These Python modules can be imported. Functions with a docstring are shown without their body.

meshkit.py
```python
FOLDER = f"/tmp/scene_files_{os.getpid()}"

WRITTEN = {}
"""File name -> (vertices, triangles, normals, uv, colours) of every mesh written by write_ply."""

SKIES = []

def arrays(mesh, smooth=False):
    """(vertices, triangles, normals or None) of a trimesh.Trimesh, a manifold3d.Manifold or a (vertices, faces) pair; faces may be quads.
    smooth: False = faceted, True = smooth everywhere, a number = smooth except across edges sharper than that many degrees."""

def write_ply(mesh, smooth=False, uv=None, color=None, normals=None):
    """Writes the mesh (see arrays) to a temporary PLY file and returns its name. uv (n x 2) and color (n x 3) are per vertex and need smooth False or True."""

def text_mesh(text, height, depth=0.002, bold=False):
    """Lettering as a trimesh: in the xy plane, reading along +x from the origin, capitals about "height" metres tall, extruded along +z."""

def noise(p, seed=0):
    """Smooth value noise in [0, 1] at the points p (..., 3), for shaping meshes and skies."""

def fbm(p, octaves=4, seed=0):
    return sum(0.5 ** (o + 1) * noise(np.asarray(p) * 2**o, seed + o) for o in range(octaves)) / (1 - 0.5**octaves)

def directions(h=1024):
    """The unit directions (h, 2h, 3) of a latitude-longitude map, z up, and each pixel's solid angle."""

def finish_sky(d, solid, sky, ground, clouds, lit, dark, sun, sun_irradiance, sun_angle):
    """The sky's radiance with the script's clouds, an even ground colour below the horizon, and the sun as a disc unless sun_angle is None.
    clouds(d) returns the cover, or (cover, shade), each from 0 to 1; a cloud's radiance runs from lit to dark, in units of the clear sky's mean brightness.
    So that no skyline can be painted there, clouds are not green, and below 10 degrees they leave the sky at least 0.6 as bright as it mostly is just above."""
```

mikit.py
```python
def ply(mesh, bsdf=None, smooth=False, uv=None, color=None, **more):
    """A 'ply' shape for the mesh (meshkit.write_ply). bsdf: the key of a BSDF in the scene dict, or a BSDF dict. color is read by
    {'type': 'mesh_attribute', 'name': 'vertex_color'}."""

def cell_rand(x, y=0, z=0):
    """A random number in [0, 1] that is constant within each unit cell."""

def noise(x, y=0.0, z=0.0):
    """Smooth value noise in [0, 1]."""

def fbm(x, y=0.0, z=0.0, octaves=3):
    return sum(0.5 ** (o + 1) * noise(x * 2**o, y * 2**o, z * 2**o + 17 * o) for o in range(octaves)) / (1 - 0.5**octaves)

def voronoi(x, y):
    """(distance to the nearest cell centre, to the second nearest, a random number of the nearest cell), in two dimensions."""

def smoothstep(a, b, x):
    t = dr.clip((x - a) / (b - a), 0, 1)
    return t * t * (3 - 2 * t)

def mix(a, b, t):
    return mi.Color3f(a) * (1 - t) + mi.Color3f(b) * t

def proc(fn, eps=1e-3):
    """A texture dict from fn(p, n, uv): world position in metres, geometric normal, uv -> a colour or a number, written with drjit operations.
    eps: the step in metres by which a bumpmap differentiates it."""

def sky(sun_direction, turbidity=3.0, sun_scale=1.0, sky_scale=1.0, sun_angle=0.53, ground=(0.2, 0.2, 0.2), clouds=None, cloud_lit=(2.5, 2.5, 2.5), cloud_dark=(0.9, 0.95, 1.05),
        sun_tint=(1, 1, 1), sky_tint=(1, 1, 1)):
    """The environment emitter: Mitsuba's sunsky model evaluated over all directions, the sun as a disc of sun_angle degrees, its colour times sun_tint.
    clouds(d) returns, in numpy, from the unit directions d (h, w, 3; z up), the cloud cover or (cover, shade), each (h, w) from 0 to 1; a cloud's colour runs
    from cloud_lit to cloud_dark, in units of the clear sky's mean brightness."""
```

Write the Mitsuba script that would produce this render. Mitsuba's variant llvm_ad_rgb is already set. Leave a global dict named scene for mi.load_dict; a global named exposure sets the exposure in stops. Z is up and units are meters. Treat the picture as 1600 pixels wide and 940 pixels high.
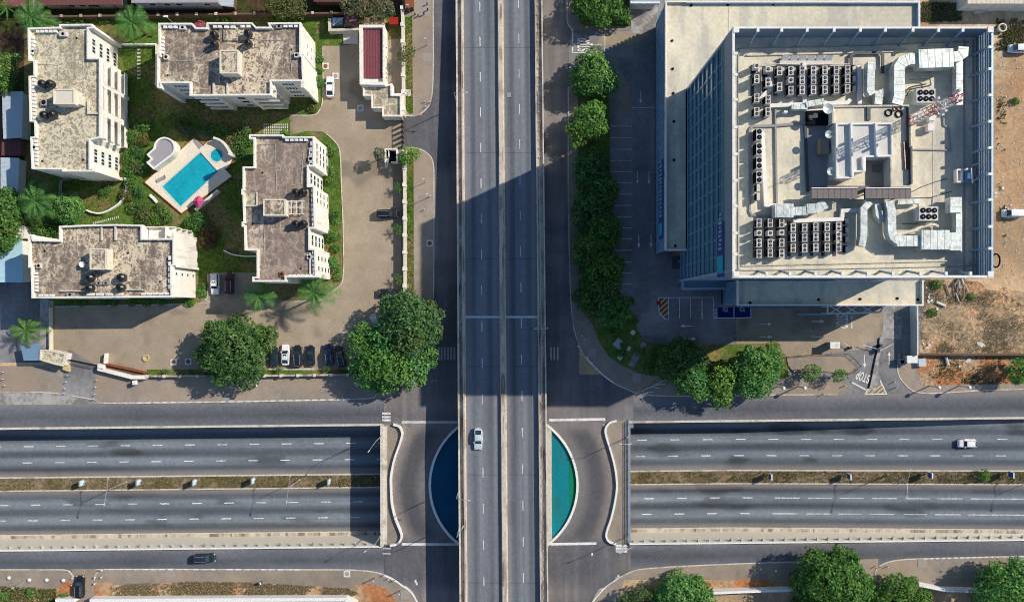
import math
import numpy as np, trimesh, mitsuba as mi, drjit as dr, mikit, meshkit
from shapely.geometry import Polygon, LineString, Point, box as sbox
from shapely.ops import unary_union
from mikit import noise, fbm, voronoi, cell_rand, smoothstep, mix
T = mi.ScalarTransform4f

# ---------------------------------------------------------------- camera, sky, exposure
CAM_H, FOCAL, NX, NY = 180.0, 1278.0, 806.0, 488.0      # a drone 180 m up, looking straight down
scene, labels = {}, {}
scene['camera'] = {'type': 'perspective', 'fov': math.degrees(2*math.atan(800/FOCAL)), 'fov_axis': 'x', 'near_clip': 1.0, 'far_clip': 2000.0,
    'principal_point_offset_x': (800-NX)/1600, 'principal_point_offset_y': (470-NY)/940,
    'to_world': T().look_at(origin=[0, 0, CAM_H], target=[0, 0, 0], up=[0, 1, 0])}
ELEV = math.radians(38.5)
SUN = (0.905*math.cos(ELEV), 0.426*math.cos(ELEV), math.sin(ELEV))
scene['sky'] = mikit.sky(SUN, turbidity=3, sun_tint=(0.90, 1.0, 1.19), ground=(0.16, 0.15, 0.14))
exposure = 1.9

# ---------------------------------------------------------------- survey helper: photo point + height -> place in metres
def P(px, py, z=0.0):
    s = (CAM_H - z)/FOCAL
    return ((px-NX)*s, -(py-NY)*s)
def PP(pts, z=0.0): return [P(x, y, z) for x, y in pts]
def M(px, z=0.0): return px*(CAM_H-z)/FOCAL

# ---------------------------------------------------------------- mesh builder
class MB:
    def __init__(s): s.v, s.f, s.n, s.c = [], [], 0, []
    def add(s, v, f, col=None):
        v = np.asarray(v, float).reshape(-1, 3); f = np.asarray(f, int)
        if f.shape[1] == 4: f = np.vstack([f[:, [0, 1, 2]], f[:, [0, 2, 3]]])
        s.v.append(v); s.f.append(f + s.n); s.n += len(v)
        if col is not None: s.c.append(np.asarray(col, float).reshape(-1, 3))
        return s
    def box(s, x0, x1, y0, y1, z0, z1, rot=0.0, about=None):
        v = np.array([[x, y, z] for x in (x0, x1) for y in (y0, y1) for z in (z0, z1)], float)
        if rot:
            c, q = math.cos(rot), math.sin(rot); a = about or ((x0+x1)/2, (y0+y1)/2)
            d = v[:, :2]-a; v[:, 0] = a[0]+c*d[:, 0]-q*d[:, 1]; v[:, 1] = a[1]+q*d[:, 0]+c*d[:, 1]
        return s.add(v, [[0, 1, 3], [0, 3, 2], [4, 6, 7], [4, 7, 5], [0, 4, 5], [0, 5, 1], [2, 3, 7], [2, 7, 6], [0, 2, 6], [0, 6, 4], [1, 5, 7], [1, 7, 3]])
    def cbox(s, cx, cy, z0, lx, ly, h, rot=0.0):
        return s.box(cx-lx/2, cx+lx/2, cy-ly/2, cy+ly/2, z0, z0+h, rot, (cx, cy))
    def beam(s, a, b, w, h=None):
        "rectangular bar from point a to point b"
        a, b = np.asarray(a, float), np.asarray(b, float); h = h or w
        d = b-a; L = np.linalg.norm(d); d /= L
        up = np.array([0, 0, 1.0]) if abs(d[2]) < .95 else np.array([1.0, 0, 0])
        r = np.cross(d, up); r /= np.linalg.norm(r); u = np.cross(r, d)
        v = [p+i*r*w/2+j*u*h/2 for p in (a, b) for i, j in ((-1, -1), (1, -1), (1, 1), (-1, 1))]
        return s.add(v, [[0, 1, 5, 4], [1, 2, 6, 5], [2, 3, 7, 6], [3, 0, 4, 7], [3, 2, 1, 0], [4, 5, 6, 7]])
    def tube(s, pts, r, n=6):
        pts = np.asarray(pts, float); r = np.broadcast_to(r, (len(pts),))
        t = np.gradient(pts, axis=0); t /= np.linalg.norm(t, axis=1, keepdims=True)+1e-9
        a = np.cross(t, [0.13, 0.21, 0.97]); bad = np.linalg.norm(a, axis=1) < .15
        a[bad] = np.cross(t[bad], [1.0, 0.1, 0]); a /= np.linalg.norm(a, axis=1, keepdims=True); b = np.cross(t, a)
        k = np.arange(n)*2*np.pi/n
        v = pts[:, None]+r[:, None, None]*(np.cos(k)[None, :, None]*a[:, None]+np.sin(k)[None, :, None]*b[:, None])
        i, j = np.meshgrid(np.arange(len(pts)-1), np.arange(n), indexing='ij')
        q = np.stack([i*n+j, i*n+(j+1) % n, (i+1)*n+(j+1) % n, (i+1)*n+j], -1).reshape(-1, 4)
        f = np.vstack([q[:, [0, 1, 2]], q[:, [0, 2, 3]]])
        e = (len(pts)-1)*n
        cap = [[0, k2+1, k2] for k2 in range(1, n-1)]+[[e, e+k2, e+k2+1] for k2 in range(1, n-1)]
        return s.add(v.reshape(-1, 3), np.vstack([f, cap]))
    def cyl(s, cx, cy, z0, z1, r, n=12, r1=None):
        return s.tube([[cx, cy, z0], [cx, cy, z1]], [r, r if r1 is None else r1], n)
    def lathe(s, cx, cy, prof, n=14):
        pr = np.asarray(prof, float); k = np.arange(n)*2*np.pi/n
        v = np.stack([cx+pr[:, None, 0]*np.cos(k), cy+pr[:, None, 0]*np.sin(k), np.repeat(pr[:, 1:2], n, 1)], -1).reshape(-1, 3)
        m = len(pr)
        q = [[i*n+j, i*n+(j+1) % n, (i+1)*n+(j+1) % n, (i+1)*n+j] for i in range(m-1) for j in range(n)]
        return s.add(v, q)
    def sheet(s, poly, z):
        for g in getattr(poly, 'geoms', [poly]):
            if g.geom_type != 'Polygon' or g.area < 1e-4: continue
            v, f = trimesh.creation.triangulate_polygon(g, engine='earcut')
            a = v[f[:, 1]]-v[f[:, 0]]; b = v[f[:, 2]]-v[f[:, 0]]
            fl = (a[:, 0]*b[:, 1]-a[:, 1]*b[:, 0]) < 0; f = f.copy(); f[fl] = f[fl][:, ::-1]
            zz = np.full(len(v), z) if np.isscalar(z) else z(v)
            s.add(np.column_stack([v, zz]), f)
        return s
    def prism(s, poly, z0, z1):
        if not hasattr(poly, 'geom_type'): poly = Polygon(poly)
        if not poly.is_valid: poly = poly.buffer(0)
        for g in getattr(poly, 'geoms', [poly]):
            if g.geom_type != 'Polygon' or g.area < 1e-4: continue
            s.sheet(g, z1)
            for ring in [g.exterior, *g.interiors]:
                c = np.array(ring.coords)[:-1]
                ccw = ring.is_ccw; c = c if (ccw == (ring is g.exterior)) else c[::-1]
                n = len(c); v = np.vstack([np.column_stack([c, np.full(n, z0)]), np.column_stack([c, np.full(n, z1)])])
                s.add(v, [[i, (i+1) % n, n+(i+1) % n, n+i] for i in range(n)])
        return s
    def mesh(s): return (np.vstack(s.v), np.vstack(s.f))

def strip(pts, w): return LineString(pts).buffer(w/2, cap_style=2, join_style=2)
def curve(pts, n=8):
    "Catmull-Rom through the points"
    p = np.asarray(pts, float); q = np.vstack([2*p[0]-p[1], p, 2*p[-1]-p[-2]]); out = []
    for i in range(1, len(q)-2):
        for t in np.linspace(0, 1, n, endpoint=False):
            a, b, c, d = q[i-1], q[i], q[i+1], q[i+2]
            out.append(.5*((2*b)+(c-a)*t+(2*a-5*b+4*c-d)*t*t+(3*b-a-3*c+d)*t**3))
    out.append(p[-1]); return [tuple(x) for x in out]

# ---------------------------------------------------------------- naming
used = {}
def key_for(name, parent=None):
    full = name if parent is None else parent+'__'+name
    k = used.get(full, 0); used[full] = k+1
    return full if k == 0 else f'{full}_{k:03d}'
def thing(name, label, cat, group=None):
    k = key_for(name); labels[k] = {'label': label, 'category': cat}
    if group: labels[k]['group'] = group
    return k
def put(name, mesh, mat, parent=None, smooth=False, label=None, kind=None, color=None, to=None):
    "one entry of the scene: a part of its parent, or (parent None) a top-level piece of the setting"
    k = key_for(name, parent)
    m = mesh.mesh() if isinstance(mesh, MB) else mesh
    if isinstance(m, dict): d = {**m}
    else: d = mikit.ply(m, mat, smooth=smooth, color=color)
    if to is not None: d['to_world'] = to
    scene[k] = d
    if label or kind: labels[k] = {}
    if label: labels[k]['label'] = label
    if kind: labels[k]['kind'] = kind
    return k
def solo(name, mesh, mat, label, cat, group=None, smooth=False, kind=None, color=None):
    "a thing that is one mesh"
    k = key_for(name); scene[k] = mikit.ply(mesh.mesh() if isinstance(mesh, MB) else mesh, mat, smooth=smooth, color=color)
    labels[k] = {'label': label, 'category': cat}
    if group: labels[k]['group'] = group
    if kind: labels[k]['kind'] = kind
    return k
def struct(name, mesh, mat, smooth=False): return put(name, mesh, mat, None, smooth, kind='structure')
ORD = ['first', 'second', 'third', 'fourth', 'fifth', 'sixth', 'seventh', 'eighth', 'ninth', 'tenth', 'eleventh', 'twelfth', 'thirteenth', 'fourteenth', 'fifteenth', 'sixteenth']
rng = np.random.default_rng(7)

# ---------------------------------------------------------------- materials
def rgb(*c): return {'type': 'rgb', 'value': list(c)}
def diffuse(tex): return {'type': 'twosided', 'b': {'type': 'diffuse', 'reflectance': tex}}
def paint(c, rough=.5, metal=0.0, spec=.5, coat=0.0):
    return {'type': 'twosided', 'b': {'type': 'principled', 'base_color': rgb(*c), 'roughness': rough, 'metallic': metal, 'specular': spec, 'clearcoat': coat, 'clearcoat_gloss': .9}}
SL = 0.0105                                    # the sunken road runs 0.6 degrees off east-west
def f_line(p, n, uv):                          # road paint, rubbed thin by tyres
    w = fbm(p.x*1.1, p.y*1.1, 3.0, 4); f = noise(p.x*.09, p.y*.09, 7.0)
    return mi.Color3f(.72, .73, .74)*(1-.34*smoothstep(.42, .75, w*.6+f*.4))*(.9+.2*noise(p.x*5, p.y*5, 1.0))
def f_apron(p, n, uv):
    b = fbm(p.x*.2, p.y*.2, 3.0, 4); f = fbm(p.x*1.6, p.y*1.6, 5.0, 3)
    return mix((.20, .19, .185), (.40, .39, .38), smoothstep(.3, .62, .6*b+.4*f))
def f_galv(p, n, uv):
    b = fbm(p.x*.8, p.y*.8, p.z*.5, 3); f = fbm(p.x*3.1, p.y*3.1, p.z*2, 3)
    return mix((.36, .40, .39), (.60, .655, .64), smoothstep(.3, .65, .5*b+.5*f))
def tar(p, u, v, wu, wv, seed):                # darker repair patches: rectangles along the lanes
    i, k = dr.floor(u/wu), dr.floor(v/wv)
    on = dr.select(cell_rand(i, k, seed) > .945, 1.0, 0.0)
    fu, fv = u/wu-i, v/wv-k
    a = .1+.5*cell_rand(i, k, seed+1)
    return on*dr.select((fu > a) & (fu < a+.15+.3*cell_rand(i, k, seed+2)) & (fv > .12) & (fv < .88), 1.0, 0.0)
def f_asphalt_x(p, n, uv):                     # worn along the lanes of the sunken road
    v = p.y - SL*p.x
    v2 = dr.select(v > -37.8, v+31.1, v+44.4)
    lane = dr.cos(v2*(2*math.pi/3.62))
    big = fbm(p.x*.05, p.y*.35, 1.0); fine = fbm(p.x*2.2, p.y*2.2, 3.0); streak = fbm(p.x*.03, v*2.6, 6.0, 3)
    a = .172*(1-.40*dr.clip(lane, -.7, 1)*(.65+.7*noise(p.x*.02, v*.2)))*(.78+.44*big)*(.84+.32*fine)*(.82+.36*streak)
    spot = smoothstep(.63, .8, fbm(p.x*.09, p.y*.3, 9.0))
    a = a*(1-.42*spot)*(1-.22*tar(p, p.x, v+27.5, 19.0, 3.6, 4))
    edge = smoothstep(1.6, 0.0, dr.minimum(dr.abs(v+36.0), dr.minimum(dr.abs(v+39.6), dr.minimum(dr.abs(v+49.4), dr.abs(v+25.0)))))
    return mix(mi.Color3f(a*.88, a*1.02, a*1.2), (.26, .22, .195), .6*edge)
def f_asphalt_y(p, n, uv):                     # worn along the lanes of the flyover
    u = p.x + .0086*p.y
    u2 = dr.select(u > -2.4, u-1.15, u+7.25)
    lane = dr.cos((u2-1.72)*(2*math.pi/3.44))*.65 + dr.cos((u2-1.72)*(2*math.pi/1.72))*.35
    big = fbm(p.x*.35, p.y*.045, 5.0); fine = fbm(p.x*2.3, p.y*2.3, 2.0); streak = fbm(u*2.8, p.y*.025, 4.0, 3)
    a = .172*(1-.26*lane)*(.78+.44*big)*(.86+.28*fine)*(.80+.4*streak)
    yy = p.y/23.0-dr.floor(p.y/23.0)
    a = a*(1-.16*tar(p, p.y, u+11, 27.0, 3.6, 9))*(1-.3*smoothstep(.006, .002, dr.abs(yy-.5)))
    joint = smoothstep(.9, .0, dr.minimum(dr.minimum(dr.abs(u+10.85), dr.abs(u+3.5)), dr.minimum(dr.abs(u+2.1), dr.abs(u-4.6))))
    return mix(mi.Color3f(a*.93, a*1.02, a*1.18), (.27, .235, .21), .55*joint)
def f_asphalt(p, n, uv):                       # side streets: patched, stained, worn where the traffic turns round the basin
    big = fbm(p.x*.07, p.y*.07, 5.0, 4); fine = fbm(p.x*2.0, p.y*2.0, 2.0)
    streak = fbm(p.x*.9, p.y*.06, 3.0, 3)
    a = .128*(.66+.68*big)*(.8+.4*fine)*(.72+.56*streak)
    f = dr.clip(smoothstep(.48, .74, fbm(p.x*.03, p.y*.11, 7.0))+.7*smoothstep(28.0, 50.0, p.y)*smoothstep(4.0, 7.0, p.x), 0, 1)
    c = mix(mi.Color3f(a*.98, a*1.0, a*1.1), mi.Color3f(.29, .255, .24)*(.7+.6*streak), .6*f)
    r = dr.sqrt(dr.square(p.x+2.7)+dr.square(p.y+37.9))
    mid = smoothstep(-51.5, -48.0, p.y)*smoothstep(-24.0, -27.5, p.y)
    rr = r+1.1*(fbm(p.x*.1, p.y*.1, 2.0)-.5)
    track = smoothstep(3.2, .6, dr.abs(rr-20.6))
    sand = smoothstep(21.5, 25.5, rr)
    k = (.84+.32*fine)*(.8+.4*big)
    ring = mix(mix((.165, .16, .165), (.095, .095, .105), track), (.30, .25, .215), sand*.75)*k
    return mix(c, ring, mid)
def f_lane(p, n, uv):                          # frontage roads: dark in the middle, sandy at the edges
    v = p.y - SL*p.x
    d = dr.minimum(dr.abs(v+22.0), dr.abs(v+54.0))
    fine = fbm(p.x*2.0, p.y*2.0, 2.0); big = fbm(p.x*.06, p.y*.3, 5.0, 4)
    a = (.105+.026*d)*(.72+.56*big)*(.82+.36*fine)
    a = dr.clip(a, .03, .3)
    return mix(mi.Color3f(a*.94, a*1.0, a*1.15), (.26, .22, .19), smoothstep(1.7, 3.4, d)*.65)
def f_parking(p, n, uv):
    big = fbm(p.x*.16, p.y*.16, 5.0, 4); fine = fbm(p.x*1.7, p.y*1.7, 2.0)
    slab = cell_rand(p.x/3.7, p.y/5.1)
    a = .225*(.6+.8*big)*(.8+.4*fine)*(.88+.24*slab)
    return mi.Color3f(a*1.0, a*.99, a*1.02)
def f_paving(p, n, uv):                        # brown block paving of the courtyard
    big = fbm(p.x*.06, p.y*.06, 1.0, 4); mid = fbm(p.x*.5, p.y*.5, 2.0)
    blk = cell_rand(p.x*4.5+.5*cell_rand(0, dr.floor(p.y*9.0)), p.y*9.0)
    a = .30*(.72+.56*big)*(.84+.32*mid)*(.9+.2*blk)
    oil = smoothstep(.62, .78, fbm(p.x*.16, p.y*.16, 4.0))
    c = mi.Color3f(a*1.10, a*.92, a*.70)
    return mix(c, (.13, .115, .10), .5*oil)
def f_sidewalk(p, n, uv):
    big = fbm(p.x*.08, p.y*.08, 3.0, 4); mid = fbm(p.x*.8, p.y*.8, 2.0)
    blk = cell_rand(p.x*4.0, p.y*8.0)
    a = .26*(.7+.6*big)*(.84+.32*mid)*(.9+.2*blk)
    sand = smoothstep(.5, .7, fbm(p.x*.13, p.y*.13, 14.0))
    return mix(mi.Color3f(a*1.10, a*.95, a*.80), (.37, .28, .20), .4*sand)
def f_grass(p, n, uv):
    big = fbm(p.x*.12, p.y*.12, 1.0, 4); fine = fbm(p.x*2.5, p.y*2.5, 2.0, 3)
    dry = smoothstep(.42, .68, big)
    c = mix((.088, .150, .030), (.215, .185, .075), dry)
    bare = smoothstep(.60, .74, fbm(p.x*.3, p.y*.3, 8.0, 4))
    return mix(c, (.21, .155, .09), .6*bare)*(.5+1.0*fine)
def f_soil(p, n, uv):                          # red laterite, worn by wheels, patchy dead grass
    big = fbm(p.x*.045, p.y*.045, 1.0, 4); mid = fbm(p.x*.35, p.y*.35, 2.0, 3); fine = fbm(p.x*2.4, p.y*2.4, 2.0, 3)
    c = mix((.46, .30, .175), (.60, .445, .28), smoothstep(.35, .65, big))
    c = mix(c, (.40, .19, .085), .6*smoothstep(.58, .74, fbm(p.x*.09, p.y*.09, 21.0)))
    track = smoothstep(.05, .0, dr.abs(fbm(p.x*.05, p.y*.05, 52.0, 2)-.5))*smoothstep(.4, .6, noise(p.x*.08, p.y*.08, 3.0))
    c = c*(1-.22*track)
    scrub = smoothstep(.50, .62, fbm(p.x*.06, p.y*.06, 33.0)*.6+mid*.4)
    c = mix(c, (.20, .165, .115), .7*scrub*smoothstep(.3, .6, fine))
    grit = smoothstep(.62, .74, fbm(p.x*4.5, p.y*4.5, 5.0, 2))
    return mix(c*(.48+1.04*(mid*.4+fine*.6)), (.50, .43, .34), .35*grit)
def stain(cream, dark, lo, hi, s):
    def fn(p, n, uv):                          # weathered screed: lichen veins and flecks, gathered where water stands, washed down the falls
        big = fbm(p.x*.11+s, p.y*.11, s, 4); run = fbm(p.x*1.3, p.y*.22, 3.0+s, 3)
        wx, wy = p.x+1.2*noise(p.x*.6, p.y*.6, s), p.y+1.2*noise(p.x*.6, p.y*.6, s+5)
        vein = 1-dr.abs(2*fbm(wx*.8, wy*.8, 2.0+s, 5)-1)
        fleck = fbm(p.x*3.2, p.y*3.2, 8.0+s, 3); fine = fbm(p.x*5.0, p.y*5.0, s, 2)
        where = smoothstep(lo, hi, .65*big+.35*run)
        t = dr.clip(smoothstep(.78, .97, vein)*(.35+.75*where)+.75*where*smoothstep(.36, .62, fleck)+.35*smoothstep(.62, .78, fleck), 0, 1)
        c = mix(mi.Color3f(dark)*(.78+.5*run), cream, t)*(.74+.52*fine)
        seam = smoothstep(.05, .02, dr.abs(p.x/4.6-dr.floor(p.x/4.6)-.5)*4.6)*smoothstep(.45, .6, noise(p.y*.3, p.x*.05, s))
        return c*(1-.25*seam)
    return fn
def f_plaster(p, n, uv):
    st = fbm(p.x*1.3, p.y*1.3, p.z*.12, 3); big = fbm(p.x*.2, p.y*.2, p.z*.2, 3)
    d = smoothstep(.55, .8, st)*.22+smoothstep(.5, .8, big)*.14
    return mi.Color3f(.79, .765, .70)*(1-d)
def f_concrete(p, n, uv):
    st = fbm(p.x*.9, p.y*.25, p.z*.4, 4); fine = fbm(p.x*3, p.y*3, p.z*3, 2)
    c = mix((.34, .285, .23), (.56, .50, .42), smoothstep(.3, .6, st))
    c = mix(c, (.16, .12, .095), .75*smoothstep(.58, .72, fbm(p.x*1.5, p.y*.2, 9.0, 3)))
    return c*(.82+.36*fine)
def f_roof(p, n, uv):                          # cream screed on the office roofs
    big = fbm(p.x*.14, p.y*.14, 3.0, 4); fine = fbm(p.x*2.2, p.y*2.2, 5.0, 2)
    streak = fbm(p.x*.5, p.y*.1, 8.0, 3)
    c = mix((.56, .525, .43), (.69, .64, .50), smoothstep(.35, .62, big))
    c = mix(c, (.42, .41, .38), .55*smoothstep(.55, .75, streak))
    return c*(.88+.24*fine)
def f_coping(p, n, uv):
    k = fbm(p.x*.5, p.y*.5, p.z*.3, 3); f = fbm(p.x*3, p.y*3, p.z*2, 2)
    return mi.Color3f(.68, .64, .56)*(.68+.34*f)*(1-.35*smoothstep(.55, .75, k))
def f_scrub(p, n, uv):
    f = fbm(p.x*1.5, p.y*1.5, 1.0, 3); b = fbm(p.x*.2, p.y*.2, 4.0, 3)
    return mix((.215, .165, .105), (.13, .11, .05), smoothstep(.45, .7, b))*(.45+1.1*f)
def f_rough(p, n, uv):                         # rough ground under dead scrub
    b = fbm(p.x*.13, p.y*.13, 3.0, 4); m = fbm(p.x*.8, p.y*.8, 7.0, 3); f = fbm(p.x*2.6, p.y*2.6, 5.0, 3)
    c = mix((.31, .23, .15), (.49, .32, .19), smoothstep(.42, .66, .6*b+.4*m))
    return mix(c, (.33, .15, .07), .5*smoothstep(.6, .74, fbm(p.x*.18, p.y*.18, 12.0)))*(.35+1.3*f)
def f_red(p, n, uv):
    b = fbm(p.x*.2, p.y*.2, 3.0, 4); f = fbm(p.x*2.2, p.y*2.2, 5.0, 3)
    return mix((.42, .185, .085), (.40, .27, .17), smoothstep(.4, .65, b))*(.55+.9*f)
def f_litter(p, n, uv):                        # dark brown earth with leaf litter
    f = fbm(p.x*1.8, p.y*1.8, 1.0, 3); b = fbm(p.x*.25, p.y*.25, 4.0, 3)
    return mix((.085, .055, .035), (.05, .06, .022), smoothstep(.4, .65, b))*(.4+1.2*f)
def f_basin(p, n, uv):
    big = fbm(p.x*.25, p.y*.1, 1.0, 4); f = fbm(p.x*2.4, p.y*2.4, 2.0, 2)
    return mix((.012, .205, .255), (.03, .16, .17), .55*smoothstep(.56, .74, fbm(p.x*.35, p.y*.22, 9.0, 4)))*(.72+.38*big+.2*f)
def f_basin_shade(p, n, uv):  # basin teal with the flyover shade painted in as darker blue
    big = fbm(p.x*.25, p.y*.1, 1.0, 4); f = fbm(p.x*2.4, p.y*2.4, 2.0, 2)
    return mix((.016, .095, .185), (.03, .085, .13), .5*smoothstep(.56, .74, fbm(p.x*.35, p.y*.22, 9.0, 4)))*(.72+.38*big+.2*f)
def f_pool(p, n, uv):
    u, v = (p.x*.73+p.y*.68), (p.y*.73-p.x*.68)
    a, b, _ = voronoi(u*.9+.5*noise(u, v, 1.0), v*.9+.5*noise(u, v, 4.0))
    caustic = smoothstep(.16, .0, b-a)  # bright ripple lines: caustic light painted into the water colour
    lane = smoothstep(.10, .06, dr.abs(v/2.1-dr.floor(v/2.1)-.5)*2.1)
    f = fbm(p.x*.35, p.y*.35, 2.0, 3)
    return mi.Color3f(.012, .36, .48)*(.78+.34*f+.16*caustic)*(1-.10*lane)
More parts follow.
